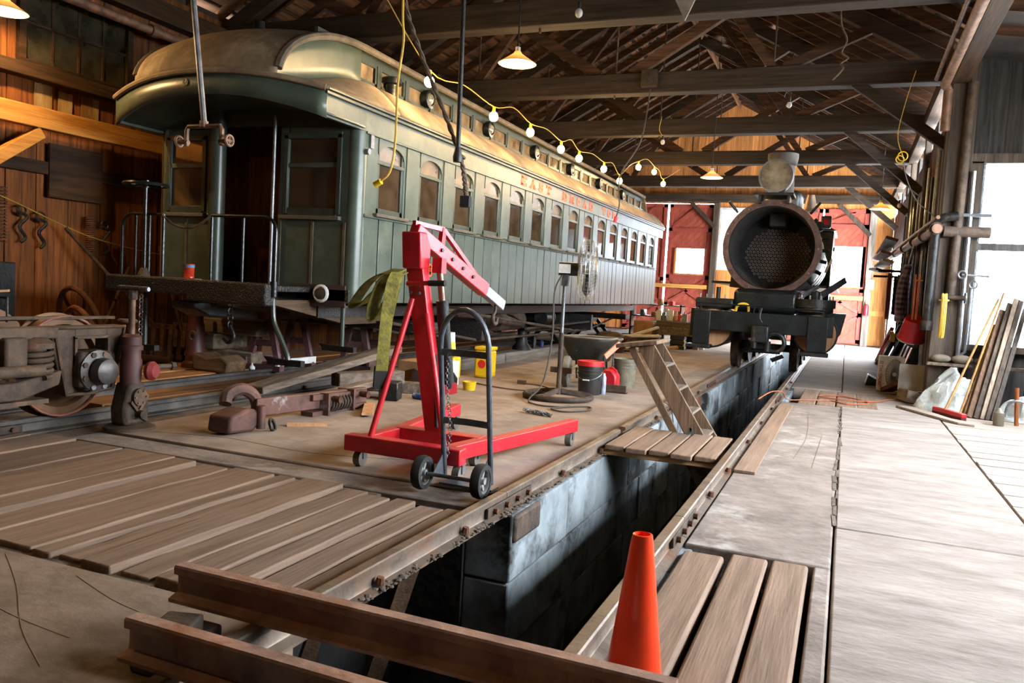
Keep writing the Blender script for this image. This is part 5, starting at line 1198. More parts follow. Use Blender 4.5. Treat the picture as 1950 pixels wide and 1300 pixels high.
# things lying on top of the truck
t = thing('pipe_rack', 'small bent-rod rack resting on top of the rusty truck', 'rack', (-5.6, 3.85, .8))
for y in (3.75, 3.95): build(MB().tube([(-5.7, y, .79), (-5.7, y, .96), (-5.45, y, .96), (-5.45, y, .79)], .01, 6), 'rod', m_blk, t)
single(MB().bar((-5.75, 3.7, .97), (-5.5, 4.0, 1.01), .1, .015), 'wood_scrap', m_tan, 'pale scrap of wood lying on the bent-rod rack', 'wood scrap')
# ------------------------------------------------------------ old screw jack
jk = thing('screw_jack', 'tall rusty screw jack with red gear cover in front of the truck', 'jack', (-4.98, 4.6, 0))
JP = lambda mb, n, m=m_trk, p=None, **k: build(mb, n, m, p or jk, **k)
JP(MB().lathe([(0, 0), (.19, 0), (.18, .02), (.12, .035), (0, .035)], (-4.98, 4.6, 0), n=28), 'base_plate')
JP(MB().prism([(4.49, .03), (4.71, .03), (4.72, .16), (4.67, .36), (4.53, .36), (4.48, .16)], 'x', -5.06, -4.9), 'gear_housing', m_rustd, bevel=.03)
JP(MB().cyl((-4.9, 4.6, .25), (-4.87, 4.6, .25), .065, n=22), 'gear_cover')
for k in range(6): JP(MB().cyl((-4.87, 4.6+.05*math.cos(k*PI/3), .25+.05*math.sin(k*PI/3)), (-4.86, 4.6+.05*math.cos(k*PI/3), .25+.05*math.sin(k*PI/3)), .007, n=8), 'cover_bolt', m_pipe)
JP(MB().cyl((-4.9, 4.6, .12), (-4.84, 4.6, .12), .03, n=8), 'crank_boss', m_rustd); JP(MB().bar((-4.89, 4.6, .13), (-4.88, 4.52, .22), .01, .02), 'web_rib'); JP(MB().bar((-4.89, 4.6, .13), (-4.88, 4.68, .26), .01, .02), 'web_rib'); JP(MB().bar((-4.89, 4.6, .11), (-4.88, 4.68, .06), .01, .02), 'web_rib')
JP(MB().lathe([(.075, .34), (.08, .52), (.07, .54), (.07, .6), (.085, .6), (.085, .63), (.075, .64), (.075, .7), (.05, .72), (0, .72)], (-4.98, 4.6, 0), n=22), 'barrel', mat('jack_maroon', '#5a2f2a', '#3a1e1b', rough=.6, vary=0, c3='#6b5646'))
JP(MB().lathe([(0, 0), (.07, 0), (.075, .03), (.05, .06), (0, .06)], (-4.9, 4.7, .44), (1, .2, 0), 20), 'red_cover', mat('jack_red', '#8a2a28', '#5f1c1b', rough=.5, vary=0))
JP(MB().cyl((-4.93, 4.78, .46), (-4.9, 4.92, .46), .022), 'crank_stub'); JP(MB().cyl((-4.9, 4.92, .46), (-4.89, 4.95, .46), .035, n=6), 'crank_nut')
JP(MB().cyl((-4.98, 4.6, .72), (-4.98, 4.6, 1.0), .024), 'lift_screw', m_pipe); JP(MB().cyl((-4.98, 4.6, .98), (-4.98, 4.6, 1.05), .036, n=8), 'screw_head', m_rustd)
for k in range(2): pass
tr_ = JP(MB().cyl((-5.12, 4.6, 1.065), (-4.82, 4.6, 1.065), .016), 'threaded_rod', m_steel)
for k in range(18): JP(MB().torus((-5.11+k*.0165, 4.6, 1.065), (1, 0, 0), .017, .004, 10, 4), 'thread', m_rustd, tr_)
# ------------------------------------------------------------ big spoked pulley wheels, wall gear
for (c, ax, r, lab) in (((-7.75, 6.5, .42), (.3, 1, .25), .55, 'big rusty spoked wheel leaning behind the truck, the larger one'), ((-7.35, 6.2, .36), (.35, 1, .3), .42, 'rusty spoked wheel leaning in front of the larger wheel')):
    t = thing('spoked_wheel', lab, 'wheel', (c[0], c[1], 0), 'old wheels behind the truck')
    build(MB().torus(c, ax, r, .03, 40, 8), 'wheel_rim', m_rust, t); build(MB().sph(c, .07), 'hub', m_rust, t)
    for p in MB().ring(c, ax, r, 6): build(MB().cyl(c, p, .018, n=8), 'spoke', m_rust, t)
def wall_spring(y, z0, z1, lab):
    single(MB().tube([(-8.36+.05*math.cos(k*.7), y+.05*math.sin(k*.7), z0+(z1-z0)*k/150) for k in range(151)], .008, 5), 'wall_spring', m_rust, lab, 'spring', 'coil springs hung on the left wall')
wall_spring(5.98, 1.4, 2.0, 'long rusty coil spring hanging on the board wall at the picture edge')
wall_spring(7.08, 1.36, 1.78, 'rusty coil spring hanging on the board wall near the dark board')
for k, (y, z) in enumerate(((6.22, 1.75), (6.45, 1.7), (7.3, 1.68))):
    single(MB().tube(catmull([(-8.38, y-.05, z), (-8.37, y+.06, z-.05), (-8.38, y-.02, z-.16), (-8.38, y+.05, z-.27), (-8.38, y+.0, z-.33)], 5), .018, 6).torus((-8.38, y, z+.02), (1, 0, 0), .05, .012, 14, 6), 'iron_hook', m_blk, ('dark iron hook on the left wall beside the long spring', 'dark iron hook on the left wall between the two springs', 'dark iron hook on the left wall past the second spring')[k], 'hook', 'iron hooks on the left wall')
single(bx(-8.42, -8.38, 6.55, 7.25, 1.95, 2.55), 'dark_board', m_beam_d, 'dark flat board hung on the left wall under the beam', 'board')
cb = thing('tool_cabinet', 'dark metal cabinet against the left wall at the picture edge', 'cabinet', (-8.2, 5.4, 0))
build(bx(-8.4, -7.95, 4.9, 5.85, 0, 1.2), 'cabinet_body', m_blk, cb, bevel=.01); build(bx(-7.95, -7.93, 4.95, 5.8, .1, 1.1), 'cabinet_door', m_blk, cb); build(MB().cyl((-7.93, 5.7, .6), (-7.90, 5.7, .6), .02), 'knob', m_steel, cb)
for a, b, lab in (((-8.3, 6.7, 1.62), (-7.6, 7.4, .5), 'long wooden pole leaning on the left wall'), ((-8.3, 7.6, 1.2), (-7.9, 6.9, .5), 'short wooden pole leaning on the left wall'), ((-8.38, 8.15, 1.5), (-7.85, 8.2, .05), 'upright pole leaning on the left wall behind the coach platform')):
    single(MB().cyl(a, b, .022, n=8), 'leaning_pole', m_rafter, lab, 'pole', 'poles on the left wall')
single(MB().tube(catmull([(-8.3, 5.2, 2.05), (-8.3, 5.95, 1.88), (-8.3, 7.0, 1.55), (-8.3, 8.05, 1.40), (-8.3, 8.6, 1.42)], 6), .006, 6), 'yellow_line', mat('line_yellow', '#b08a2c', '#8a6a1e', rough=.6, vary=0), 'thin yellow line strung along the left wall', 'line')
# crates and lumber by the wall
for k, (x, y) in enumerate(((-8.05, 7.75), (-7.75, 8.1))):
    t = thing('slatted_crate', ('open slatted wooden crate standing by the left wall, nearer the jack', 'open slatted wooden crate standing by the left wall, behind the other')[k], 'crate', (x, y, .0), 'slatted crates by the left wall')
    for i in range(5): build(MB().bar((x-.28+.14*i, y, .06), (x-.34+.14*i, y+.1, .52), .045, .02), 'slat', m_rafter, t)
    build(bx(x-.34, x+.34, y-.04, y+.0, .05, .12), 'bottom_rail', m_rafter, t); build(bx(x-.4, x+.3, y+.1, y+.14, .46, .52), 'top_rail', m_rafter, t); build(bx(x-.4, x+.36, y, y+.14, 0, .05), 'crate_foot', m_rafter, t)
single(bx(-8.15, -7.85, 8.45, 8.75, .0, .3), 'carton', m_box, 'cardboard carton on the floor behind the slatted crates, lower of two', 'box', 'cartons by the left wall', bevel=.008)
single(bx(-8.14, -7.86, 8.46, 8.74, .302, .55), 'carton', m_box, 'cardboard carton on top of the other carton by the left wall', 'box', 'cartons by the left wall', bevel=.008)
tk2 = thing('jack_cylinder', 'maroon steel cylinder jack standing under the coach platform', 'jack', (-7.2, 7.6, .06))
build(MB().lathe([(0, 0), (.16, 0), (.15, .05), (.11, .08), (.10, .5), (.085, .55), (.085, .62), (.05, .66), (0, .66)], (-7.2, 7.6, .062), n=22), 'jack_body', mat('maroon_metal', '#5a2c28', '#3c1c19', rough=.5, vary=0), tk2)
build(MB().torus((-7.13, 7.48, .45), (0, 1, 0), .05, .008, 16, 6), 'lift_ring', m_steel, tk2); build(MB().cyl((-7.2, 7.6, .72), (-7.2, 7.6, .9), .03), 'jack_screw', m_rustd, tk2)
# timber cribbing under the coach end
m_tmb = wood('timber_old', '#8a7a66', '#574a3b', 'x', vary=.2)
for (a, lab) in (((-7.55, -6.6, 7.9, 8.1, .062, .27), 'lower grey timber of the crib stack under the coach end'), ((-7.3, -7.05, 7.75, 8.35, .272, .46), 'short end-on timber in the middle of the crib stack'), ((-7.55, -6.5, 7.85, 8.1, .462, .65), 'upper rounded timber of the crib stack under the coach end'), ((-6.95, -6.5, 7.75, 8.3, .652, .80), 'dark block on top of the crib stack')):
    single(bx(*a), 'crib_timber', m_tmb, lab, 'timber', 'crib timbers under the coach end', bevel=.02)
single(bx(-6.95, -6.75, 8.5, 8.6, .065, .95), 'upright_board', m_tan, 'fresh pale upright board behind the crib stack', 'board', bevel=.004)
single(MB().prism([(-6.95, .06), (-6.45, .06), (-6.42, .19), (-6.55, .27), (-6.75, .23), (-6.9, .28), (-6.98, .24)], 'y', 7.3, 7.62), 'log_block', wood('log_brown', '#7d6045', '#4f3b28', 'x'), 'squat brown log block with a scooped top on the coach track', 'block', bevel=.03)
bt = thing('glue_bottle', 'small white bottle beside the log block', 'bottle', (-6.36, 7.62, .052)); build(MB().lathe([(0, 0), (.035, 0), (.035, .08), (.015, .1), (0, .1)], (-6.36, 7.62, .052)), 'bottle_body', m_white, bt); build(MB().lathe([(.012, 0), (.008, .03), (0, .035)], (-6.36, 7.62, .15)), 'nozzle', m_white, bt); build(MB().cyl((-6.36, 7.62, .08), (-6.36, 7.62, .11), .0355), 'bottle_label', mat('label_blue', '#33415f', '#222c42', vary=0), bt)
# sawhorses
def sawhorse(x, y, z0, z1, wx, ly, m, lab, edge=None):
    t = thing('sawhorse', lab, 'sawhorse', (x, y, z0), 'sawhorses under the coach')
    build(bx(x-.09, x+.09, y-ly/2, y+ly/2, z1-.1, z1), 'top_beam', m, t, bevel=.006)
    for sy in (-1, 1):
        yy = y+sy*(ly/2-.06)
        for sx in (-1, 1): build(MB().bar((x+sx*.07, yy, z1-.06), (x+sx*wx, yy, z0), .05, .08), 'leg', m, t, bevel=.004)
        build(bx(x-wx*.62, x+wx*.62, yy-.02, yy+.02, z0+.3, z0+.37), 'brace', m, t)
        build(bx(x-wx-.03, x+wx+.03, yy-.045, yy+.045, z0, z0+.07), 'foot_beam', m, t)
    for sx in (-1, 1): build(bx(x+sx*wx-.02, x+sx*wx+.02, y-ly/2, y+ly/2, z0+.07, z0+.15), 'side_rail', edge if (sx > 0 and edge) else m, t)
    return t
m_pur = mat('maroon_paint', '#6b4348', '#4b2c31', rough=.6, scale=5, vary=.05, c3='#8d7a78', s3=3)
sawhorse(-6.45, 8.25, .062, .78, .24, .75, m_pur, 'maroon sawhorse stand under the near end of the coach with a white edge', m_white)
sawhorse(-5.42+.02, 9.05, .112, .80, .28, .6, mat('maroon_dark', '#5a3f3a', '#3b2825', rough=.7, vary=0), 'dark brown sawhorse stand behind the inclined plank') if False else sawhorse(-5.72, 9.05, .062, .80, .22, .6, mat('maroon_dark', '#5a3f3a', '#3b2825', rough=.7, vary=0), 'dark brown sawhorse stand behind the inclined plank')
for k, (x, y) in enumerate(((-5.85, 16.2), (-5.85, 19.4))):
    sawhorse(x, y, .052, .60, .5, .8, m_blk, ('black steel stand under the middle of the coach', 'black steel stand under the far end of the coach')[k])
j3 = thing('screw_jack', 'black bottle-shaped screw jack on the curb under the coach', 'jack', (-5.19, 13.2, .151))
build(MB().lathe([(0, 0), (.17, 0), (.16, .04), (.10, .12), (.08, .3), (.09, .34), (.06, .38), (0, .38)], (-5.19, 13.2, .151), n=22), 'jack_body', m_blk, j3); build(MB().cyl((-5.19, 13.2, .5), (-5.19, 13.2, .72), .04), 'jack_screw', m_blk, j3); build(MB().tube([(-5.19, 13.2, .6), (-5.1, 12.9, .66), (-5.0, 12.2, .8)], .018, 8), 'jack_bar', m_rustd, j3)
for k, (x, y, m, lab) in enumerate(((-5.17, 13.75, m_blk, 'dark bottle on the curb beside the black jack'), (-5.17, 14.15, mat('blue_jar', '#2b3170', '#1d2150', rough=.3, vary=0), 'short blue jar on the curb beside the black jack'))):
    single(MB().lathe([(0, 0), (.04, 0), (.04, .14 if k == 0 else .1), (.018, .19 if k == 0 else .12), (.018, .24 if k == 0 else .13), (0, .24 if k == 0 else .13)], (x, y, .151), n=14), 'bottle', m, lab, 'bottle', 'bottles on the curb')
# ------------------------------------------------------------ drawbar with coupler on the floor
m_drw = mat('drawbar_rust', '#6f4c42', '#43302a', rough=.6, metal=.35, scale=6, vary=.06, c3='#a39c98', s3=2.2, t3=(.6, .7))
d = thing('drawbar', 'rusty coupler and drawbar with coil spring lying on the concrete', 'drawbar', (-4.3, 5.7, 0))
DP = lambda mb, n, m=m_drw, p=None, **k: build(mb, n, m, p or d, **k)
DP(MB().bar((-4.35, 5.25, .15), (-4.27, 6.75, .11), .07, .15), 'shank', bevel=.01)
DP(MB().prism([(4.78, .02), (5.05, .0), (5.12, .05), (5.10, .17), (5.0, .19), (4.8, .15)], 'x', -4.40, -4.18), 'knuckle', bevel=.025)
DP(MB().tube(catmull([(-4.42, 5.0, .2), (-4.44, 5.05, .27), (-4.42, 5.18, .30), (-4.38, 5.28, .24), (-4.36, 5.32, .12)], 6), [.05]*25, 10), 'guard_arm')
DP(MB().cyl((-4.17, 5.12, .02), (-4.17, 5.12, .2), .035), 'knuckle_pin'); DP(MB().torus((-4.12, 5.2, .04), (.8, .3, .3), .05, .014, 16, 6), 'pin_ring', m_blk)
DP(MB().bar((-4.31, 5.9, .17), (-4.27, 6.7, .145), .13, .05), 'yoke'); DP(MB().bar((-4.31, 5.9, .02), (-4.27, 6.7, .03), .13, .04), 'yoke')
for y in (6.05, 6.45): DP(bx(-4.36, -4.18, y-.015, y+.015, .0, .2), 'follower_plate')
DP(MB().tube([(-4.25+.065*math.cos(k*.55), 6.08+.36*k/90, .09+.065*math.sin(k*.55)) for k in range(91)], .013, 6), 'draft_spring', m_rustd)
for y in (6.15, 6.6): DP(MB().cyl((-4.2, y, .14), (-4.12, y-.01, .14), .03), 'draft_pin', m_rust)
# ------------------------------------------------------------ loose beams and blocks
m_by = wood('beam_old_y', '#7f7062', '#4c4037', 'y', vary=.2)
for a, b, w, hh, lab in (((-4.98, 6.0, .16), (-4.72, 8.05, .46), .24, .07, 'wide weathered plank propped at an angle in front of the coach'),
                         ((-4.66, 6.1, .05), (-4.45, 7.7, .2), .14, .06, 'narrow weathered board propped beneath the wide plank'),
                         ((-4.78, 7.0, .19), (-4.4, 7.66, .20), .2, .14, 'stubby squared timber under the propped boards'),
                         ((-4.9, 7.75, .06), (-4.0, 8.0, .06), .16, .12, 'thick dark timber lying behind the black block')):
    single(MB().bar(a, b, w, hh), 'loose_beam', m_by, lab, 'timber', 'loose timbers in front of the coach', bevel=.01)
single(MB().obox((-4.3, 7.3, .095), (.2, .22, .19), (0, 0, .3)), 'black_block', m_blk, 'black block with a pale top behind the drawbar', 'block', bevel=.012)
single(MB().prism([(-4.55, .0), (-4.0, .0), (-4.02, .09), (-4.5, .25)], 'y', 7.92+.2, 8.05+.2), 'steel_wedge', m_rustd, 'dark wedge-shaped channel piece behind the hoist strap', 'wedge')
for a, b, w, lab in (((-4.2, 6.75, .03), (-3.88, 6.2, .03), .1, 'splintered pale board on the floor by the drawbar end'), ((-4.15, 5.42, .012), (-3.9, 5.62, .012), .05, 'thin pale wood sliver near the coupler')):
    single(MB().bar(a, b, w, .024), 'wood_splinter', m_tan, lab, 'wood scrap', 'wood scraps near the drawbar')
# red can on the platform
c = thing('coffee_can', 'red ribbed tin can with blue label on the coach platform', 'can', (-5.98, 6.2, 1.14))
prof = [(0, 0), (.05, 0)]
for k in range(6): prof += [(.05, .01+.02*k), (.046, .018+.02*k)]
build(MB().lathe(prof+[(.05, .135), (0, .135)], (-5.98, 6.2, 1.145), n=20), 'can_body', mat('tin_red', '#d8482c', '#b83418', rough=.3, metal=.3, vary=0), c)
build(MB().lathe([(.0485, .10), (.0515, .10), (.0515, .125), (.0485, .125)], (-5.98, 6.2, 1.145), n=20, closed=True), 'label_band', mat('label_lightblue', '#5f86b0', '#45678c', vary=0), c)
single(MB().obox((-6.05, 6.12, 1.132), (.5, .09, .02), (0, 0, .05)), 'platform_slat', m_tan, 'pale strip of wood on the coach platform under the can', 'wood strip')
ords = ['first', 'second', 'third', 'fourth', 'fifth', 'sixth', 'seventh', 'eighth', 'ninth', 'tenth']
# ------------------------------------------------------------ workbench and clutter at the far end of the coach
b = thing('workbench', 'dark heavy workbench covered in parts behind the coach', 'workbench', (-3.7, 19.6, 0))
build(bx(-4.3, -3.1, 19.2, 20.3, .5, .62), 'bench_top', wood('bench_x', '#6b5d49', '#41372a', 'x'), b, bevel=.01); build(bx(-4.3, -3.1, 19.2, 19.25, .3, .5), 'apron', m_by, b)
for x in (-4.2, -3.2):
    for y in (19.3, 20.2): build(bx(x-.06, x+.06, y-.06, y+.06, 0, .5), 'leg', m_by, b)
rr = random.Random(77)
for k in range(10):
    x = -4.2+rr.uniform(0, 1.0); y = 19.35+rr.uniform(0, .8); s = rr.uniform(.05, .12); hgt = rr.uniform(.08, .28)
    lab = 'machine part standing on the workbench, ' + ('first', 'second', 'third', 'fourth', 'fifth', 'sixth', 'seventh', 'eighth', 'ninth', 'tenth')[k]
    mbx = MB().lathe([(0, 0), (s, 0), (s, hgt*.5), (s*.6, hgt*.6), (s*.6, hgt), (0, hgt)], (-4.2+.11*k, y, .622), n=12) if k % 2 else MB().box(-4.25+.11*k, -4.2+.11*k+s, y, y+s, .622, .622+hgt).cyl((-4.2+.11*k, y+s/2, .622+hgt), (-4.2+.11*k, y+s/2, .66+hgt), .02)
    single(mbx, 'machine_part', (m_white, m_steel, m_white, m_tan, m_redp)[k % 5], 'small machine part on the far workbench, %s along from the coach side' % ords[k], 'part', 'parts on the workbench')
t = thing('tool_chest', 'black tool chest with yellow edges under the workbench', 'tool chest', (-3.55, 18.9, 0))
for k in range(3): build(bx(-3.72, -3.38, 18.8, 19.1, .11*k, .11*k+.1), 'chest_tray', m_blk, t, bevel=.01)
for k in range(2): build(bx(-3.40, -3.37, 18.78, 18.8, .11*k+.08, .11*k+.13), 'latch', m_yel, t)
bucket(-3.38, 19.5+.0, .14, .30, m_blkg, 'black bucket beside the tool chest under the workbench', bail=False, group='buckets by the workbench')
single(MB().lathe([(0, 0), (.08, 0), (.08, .24), (0, .24)], (-3.12, 19.55, 0), n=16), 'white_pail', m_white, 'white pail beside the black bucket under the workbench', 'pail')
for k, (z0, m, lab) in enumerate(((0, mat('green_plastic', '#3f8a3f', '#2c662c', vary=0), 'green crate at the bottom of the stack by the locomotive'), (.2, m_yel, 'yellow crate on the green crate by the locomotive'))):
    single(bx(-3.4, -3.0, 21.4, 21.8, z0+.001*k, z0+.2), 'plastic_crate', m, lab, 'crate', 'plastic crates by the locomotive', bevel=.015)
t = thing('metal_shelf', 'cluttered metal shelf rack under the far end of the coach', 'shelf rack', (-4.6, 20.9, 0))
for z in (.35, .65, .95): build(bx(-5.3, -3.95, 21.2, 21.7, z, z+.03), 'shelf', m_steel, t)
for x in (-5.28, -3.97): build(bx(x-.02, x+.02, 21.2, 21.7, 0, 1.0), 'upright', m_rust, t)
for k in range(8): single(bx(-5.2+.15*k, -5.1+.15*k, 21.3, 21.6, .68 if k % 2 else .98, (.68 if k % 2 else .98)+.1+.05*(k % 3)), 'stored_box', (m_box, m_white, m_redp, m_tan)[k % 4], 'small box on the cluttered metal shelf rack, %s along from the coach side' % ords[k], 'box', 'boxes on the metal shelf rack')
single(bx(-4.55, -4.1, 18.6, 19.0, .28, .62), 'carton', m_box, 'cardboard carton with flaps on the scrap heap behind the ladder', 'box', bevel=.01)
single(bx(-4.9, -4.0, 18.55, 19.05, 0, .278), 'scrap_bin', m_rustd, 'low rusty bin carrying the carton behind the ladder', 'bin', bevel=.02)
for a, b, w, lab in (((-4.9, 17.6, .1), (-3.9, 18.3, .5), .12, 'white pipe-like bar rising out of the scrap behind the ladder'), ((-3.95, 17.9, .02), (-3.4, 18.1, .1), .3, 'pale board propped on the floor behind the ladder top'), ((-4.6, 17.2, .3), (-3.75, 17.8, .33), .2, 'white sheet of board on the scrap behind the ladder'), ((-4.9, 17.0, .05), (-4.0, 17.1, .05), .5, 'wide plank under the white board behind the ladder')):
    single(MB().bar(a, b, w, .05), 'scrap_board', m_white if 'white' in lab else m_tan, lab, 'board', 'boards behind the ladder', bevel=.006)
dr = thing('iron_basin', 'rusty iron basin heaped with parts behind the ladder', 'basin', (-4.5, 16.4, .0)); build(MB().lathe([(0, 0), (.3, 0), (.42, .3), (.45, .3), (.45, .34), (.38, .34), (.3, .05)], (-4.5, 16.4, 0), n=24), 'basin_shell', m_rust, dr); build(MB().sph((-4.5, 16.4, .3), .33, sc=(1, 1, .4)), 'scrap_heap', m_rustd, dr)
# ------------------------------------------------------------ lamps
m_bulb = emis('warm_bulb', '#ffdfa0', 90.0)
m_bulb_off = mat('bulb_off', '#d8d8d8', '#c4c4c4', rough=.2, vary=0, bump=0)
m_shade_o = mat('lamp_shade', '#e6ddc8', '#d2c8b0', rough=.4, vary=0, bump=0)
_n = m_shade_o.node_tree; _t = _n.nodes.new('ShaderNodeBsdfTranslucent'); _t.inputs[0].default_value = srgb('#f0dcae')
_x = _n.nodes.new('ShaderNodeMixShader'); _x.inputs[0].default_value = .5
_n.links.new(_n.nodes['Principled BSDF'].outputs[0], _x.inputs[1]); _n.links.new(_t.outputs[0], _x.inputs[2]); _n.links.new(_x.outputs[0], _n.nodes['Material Output'].inputs[0])
def point(o, loc, e, r=.05, c=(1.0, .62, .25)):
    d = bpy.data.lights.new('lamp_light', 'POINT'); d.energy = e; d.color = c; d.shadow_soft_size = r
    l = link(bpy.data.objects.new('lamp_light', d)); l.location = V(loc)-V(o.location); l.parent = o
def pendant(x, y, z, top, e, lab, r=.2):
    t = thing('pendant_lamp', lab, 'lamp', (x, y, z-.02), 'pendant lamps')
    build(MB().lathe([(.03, .13), (.05, .10), (.10, .065), (r, 0), (r+.008, -.004), (r, -.008), (.09, .055), (.03, .09)], (x, y, z), n=30, closed=True), 'shade', m_shade_o, t)
    build(MB().cyl((x, y, z+.1), (x, y, z+.17), .028), 'socket', m_white, t); build(MB().cyl((x, y, z+.17), (x, y, top), .008, n=6), 'stem', m_blk, t)
    build(MB().sph((x, y, z+.035), .04), 'bulb', m_bulb, t)
    point(t, (x, y, z+.0), e, .045)
pendant(-3.46, 8.2, 3.62, 6.9, 220, 'lit pendant lamp hanging over the coach roof in the middle')
pendant(-2.5, 15.5, 3.46, 6.5, 170, 'lit pendant lamp hanging just left of the locomotive headlight')
pendant(.47, 18.0, 3.2, 4.7, 90, 'lit pendant lamp hanging near the right wall by the end doors')
pendant(-7.75, 5.55, 3.62, 5.2, 200, 'lit pendant lamp by the left wall at the top corner')
pendant(-3.4, 1.2, 3.75, 6.9, 40, 'lit pendant lamp added out of view behind the viewpoint to brighten the foreground floor')  # unseen extra lamp, added only to brighten the foreground
pts = [(-4.35, 7.9, 3.39), (-4.2, 9.3, 3.31), (-4.2, 10.55, 3.36), (-4.2, 11.85, 3.36), (-4.2, 12.75, 3.37), (-4.2, 14.2, 3.42), (-4.2, 15.3, 3.36), (-4.2, 16.7, 3.84), (-4.2, 18.15, 3.96), (-4.2, 19.15, 3.83)]
cord = []
for i, p in enumerate(pts):
    cord.append((p[0], p[1], p[2]+.12))
    if i < len(pts)-1: q = pts[i+1]; cord.append(((p[0]+q[0])/2, (p[1]+q[1])/2, (p[2]+q[2])/2+.17+.05*(i % 2)))
single(MB().tube(catmull([(-4.6, 7.2, 4.2)]+cord+[(-4.0, 20.0, 4.3)], 5), .006, 6), 'string_light_cord', mat('cord_yellow', '#c9a13c', '#a37f28', rough=.5, vary=0), 'yellow cord of the bulb string strung along the coach roof', 'cord')
ords = ['first', 'second', 'third', 'fourth', 'fifth', 'sixth', 'seventh', 'eighth', 'ninth', 'tenth']
for k, p in enumerate(pts):
    t = thing('string_bulb', 'lit bulb on the yellow cord above the coach, %s from the near end' % ords[k], 'light bulb', (p[0], p[1], p[2]-.05), 'bulbs of the string light')
    build(MB().sph(p, .055, sc=(1, 1, 1.1)), 'bulb', m_bulb, t); build(MB().cyl((p[0], p[1], p[2]+.04), (p[0], p[1], p[2]+.12), .02), 'bulb_socket', m_yel, t)
    point(t, (p[0], p[1], p[2]-.10), 22, .03)
for k, (p, top, lab) in enumerate((((-2.73, 8.0, 4.03), 4.9, 'unlit white bulb hanging from the dark truss at the top'), ((-3.35, 15.0, 4.03), 4.5, 'unlit bulb on a yellow wire left of the headlight'), ((-1.03, 13.0, 4.18), 4.4, 'unlit bulb hanging above the locomotive headlight'), ((.81, 18.0, 3.27), 3.9, 'unlit bulb hanging by the right wall behind the pendant lamp'))):
    t = thing('hanging_bulb', lab, 'light bulb', (p[0], p[1], p[2]-.06), 'unlit hanging bulbs')
    build(MB().sph(p, .04, sc=(1, 1, 1.2)), 'bulb', m_bulb_off, t); build(MB().cyl((p[0], p[1], p[2]+.04), (p[0], p[1], p[2]+.11), .02), 'bulb_socket', m_blk, t)
    build(MB().tube(catmull([(p[0], p[1], p[2]+.1), (p[0]-.08, p[1], (p[2]+top)/2), (p[0]-.04, p[1], top)], 4), .005, 5), 'bulb_wire', m_yel if k == 1 else m_blk, t)
# ------------------------------------------------------------ hanging pipes, ropes, cords
t = thing('hanging_pipe', 'hanging steam pipe with a forked valve end in front of the coach', 'pipe', (-5.0, 5.3, 2.25))
build(MB().tube([(-5.27, 5.3, 4.6), (-5.15, 5.3, 3.44), (-5.0, 5.3, 2.45)], .024, 10), 'pipe', m_steel, t)
build(MB().tube([(-5.0, 5.3, 2.45), (-5.0, 5.3, 2.4)], .036, 10), 'tee', m_pipe, t)
for s, x in ((-1, -5.16), (1, -4.83)):
    build(MB().tube([(-5.0, 5.3, 2.41), (x, 5.3, 2.41), (x+s*.02, 5.3, 2.38), (x+s*.02, 5.3, 2.25)], .019, 8), 'branch', m_pipe, t)
    build(MB().cyl((x, 5.3, 2.28), (x+s*.1, 5.3, 2.29), .02), 'valve_stem', m_pipe, t); build(MB().torus((x+s*.1, 5.3, 2.29), (1, 0, 0), .042, .012, 16, 6).cyl((x+s*.1, 5.26, 2.29), (x+s*.1, 5.34, 2.29), .006).cyl((x+s*.1, 5.3, 2.25), (x+s*.1, 5.3, 2.33), .006), 'valve_wheel', m_pipe, t)
t = thing('hanging_rod', 'dark hanging iron rod with a socket end before the coach side', 'rod', (-3.0, 6.0, 2.2))
build(MB().cyl((-3.045, 6.0, 4.6), (-3.01, 6.0, 2.32), .02), 'rod', m_blk, t); build(MB().lathe([(0, 0), (.035, 0), (.04, .04), (.022, .12), (0, .12)], (-3.01, 6.0, 2.22)), 'rod_socket', m_blk, t)
rp = thing('hanging_rope', 'thick brown rope tied to the hanging iron rod', 'rope', (-2.95, 6.02, 1.9))
path = catmull([(-3.62, 6.02, 4.0), (-3.58, 6.02, 3.55), (-3.4, 6.02, 3.1), (-3.15, 6.02, 2.6), (-3.0, 6.04, 2.25), (-2.95, 6.04, 2.05), (-2.93, 6.03, 1.95)], 14)
for ph in (0, PI): build(MB().tube([p+V((.010*math.cos(i*.9+ph), .010*math.sin(i*.9+ph), 0)) for i, p in enumerate(path)], .013, 6), 'rope_strand', mat('rope_brown', '#6b5a48', '#463a2e', rough=.9, scale=20, vary=0), rp)
build(bx(-2.97, -2.89, 6.0, 6.05, 1.86, 1.95), 'rope_whipping', m_rub, rp); build(MB().torus((-3.0, 6.03, 2.27), (.2, .2, 1), .035, .012, 14, 6), 'rope_knot', MATS['rope_brown'], rp)
t = thing('drop_cord', 'yellow drop cord with a plug hanging before the first coach window', 'cord', (-3.05, 5.0, 1.9))
build(MB().tube(catmull([(-3.0, 5.0, 4.6), (-2.99, 5.0, 3.2), (-2.97, 5.0, 2.9), (-3.0, 5.0, 2.6), (-3.0, 5.0, 2.2), (-3.03, 5.0, 2.0), (-3.1, 5.0, 1.93)], 6), .008, 6), 'cord', MATS['cord_yellow'], t); build(MB().cyl((-3.1, 5.0, 1.925), (-3.15, 5.0, 1.90), .022), 'plug', m_yel, t)
t = thing('hanging_cable', 'grey cable with a red plug hanging from the box on the truss', 'cable', (-3.0, 11.0, 2.2))
build(MB().tube(catmull([(-3.05, 12.55, 4.38), (-3.1, 12.4, 3.6), (-3.15, 11.6, 3.0), (-3.08, 11.2, 2.7), (-3.0, 11.0, 2.45), (-3.03, 11.0, 2.28)], 6), .011, 6), 'cable', MATS['cord_grey'], t); build(MB().cyl((-3.03, 11.0, 2.28), (-3.05, 11.0, 2.2), .025), 'plug', m_redp, t)
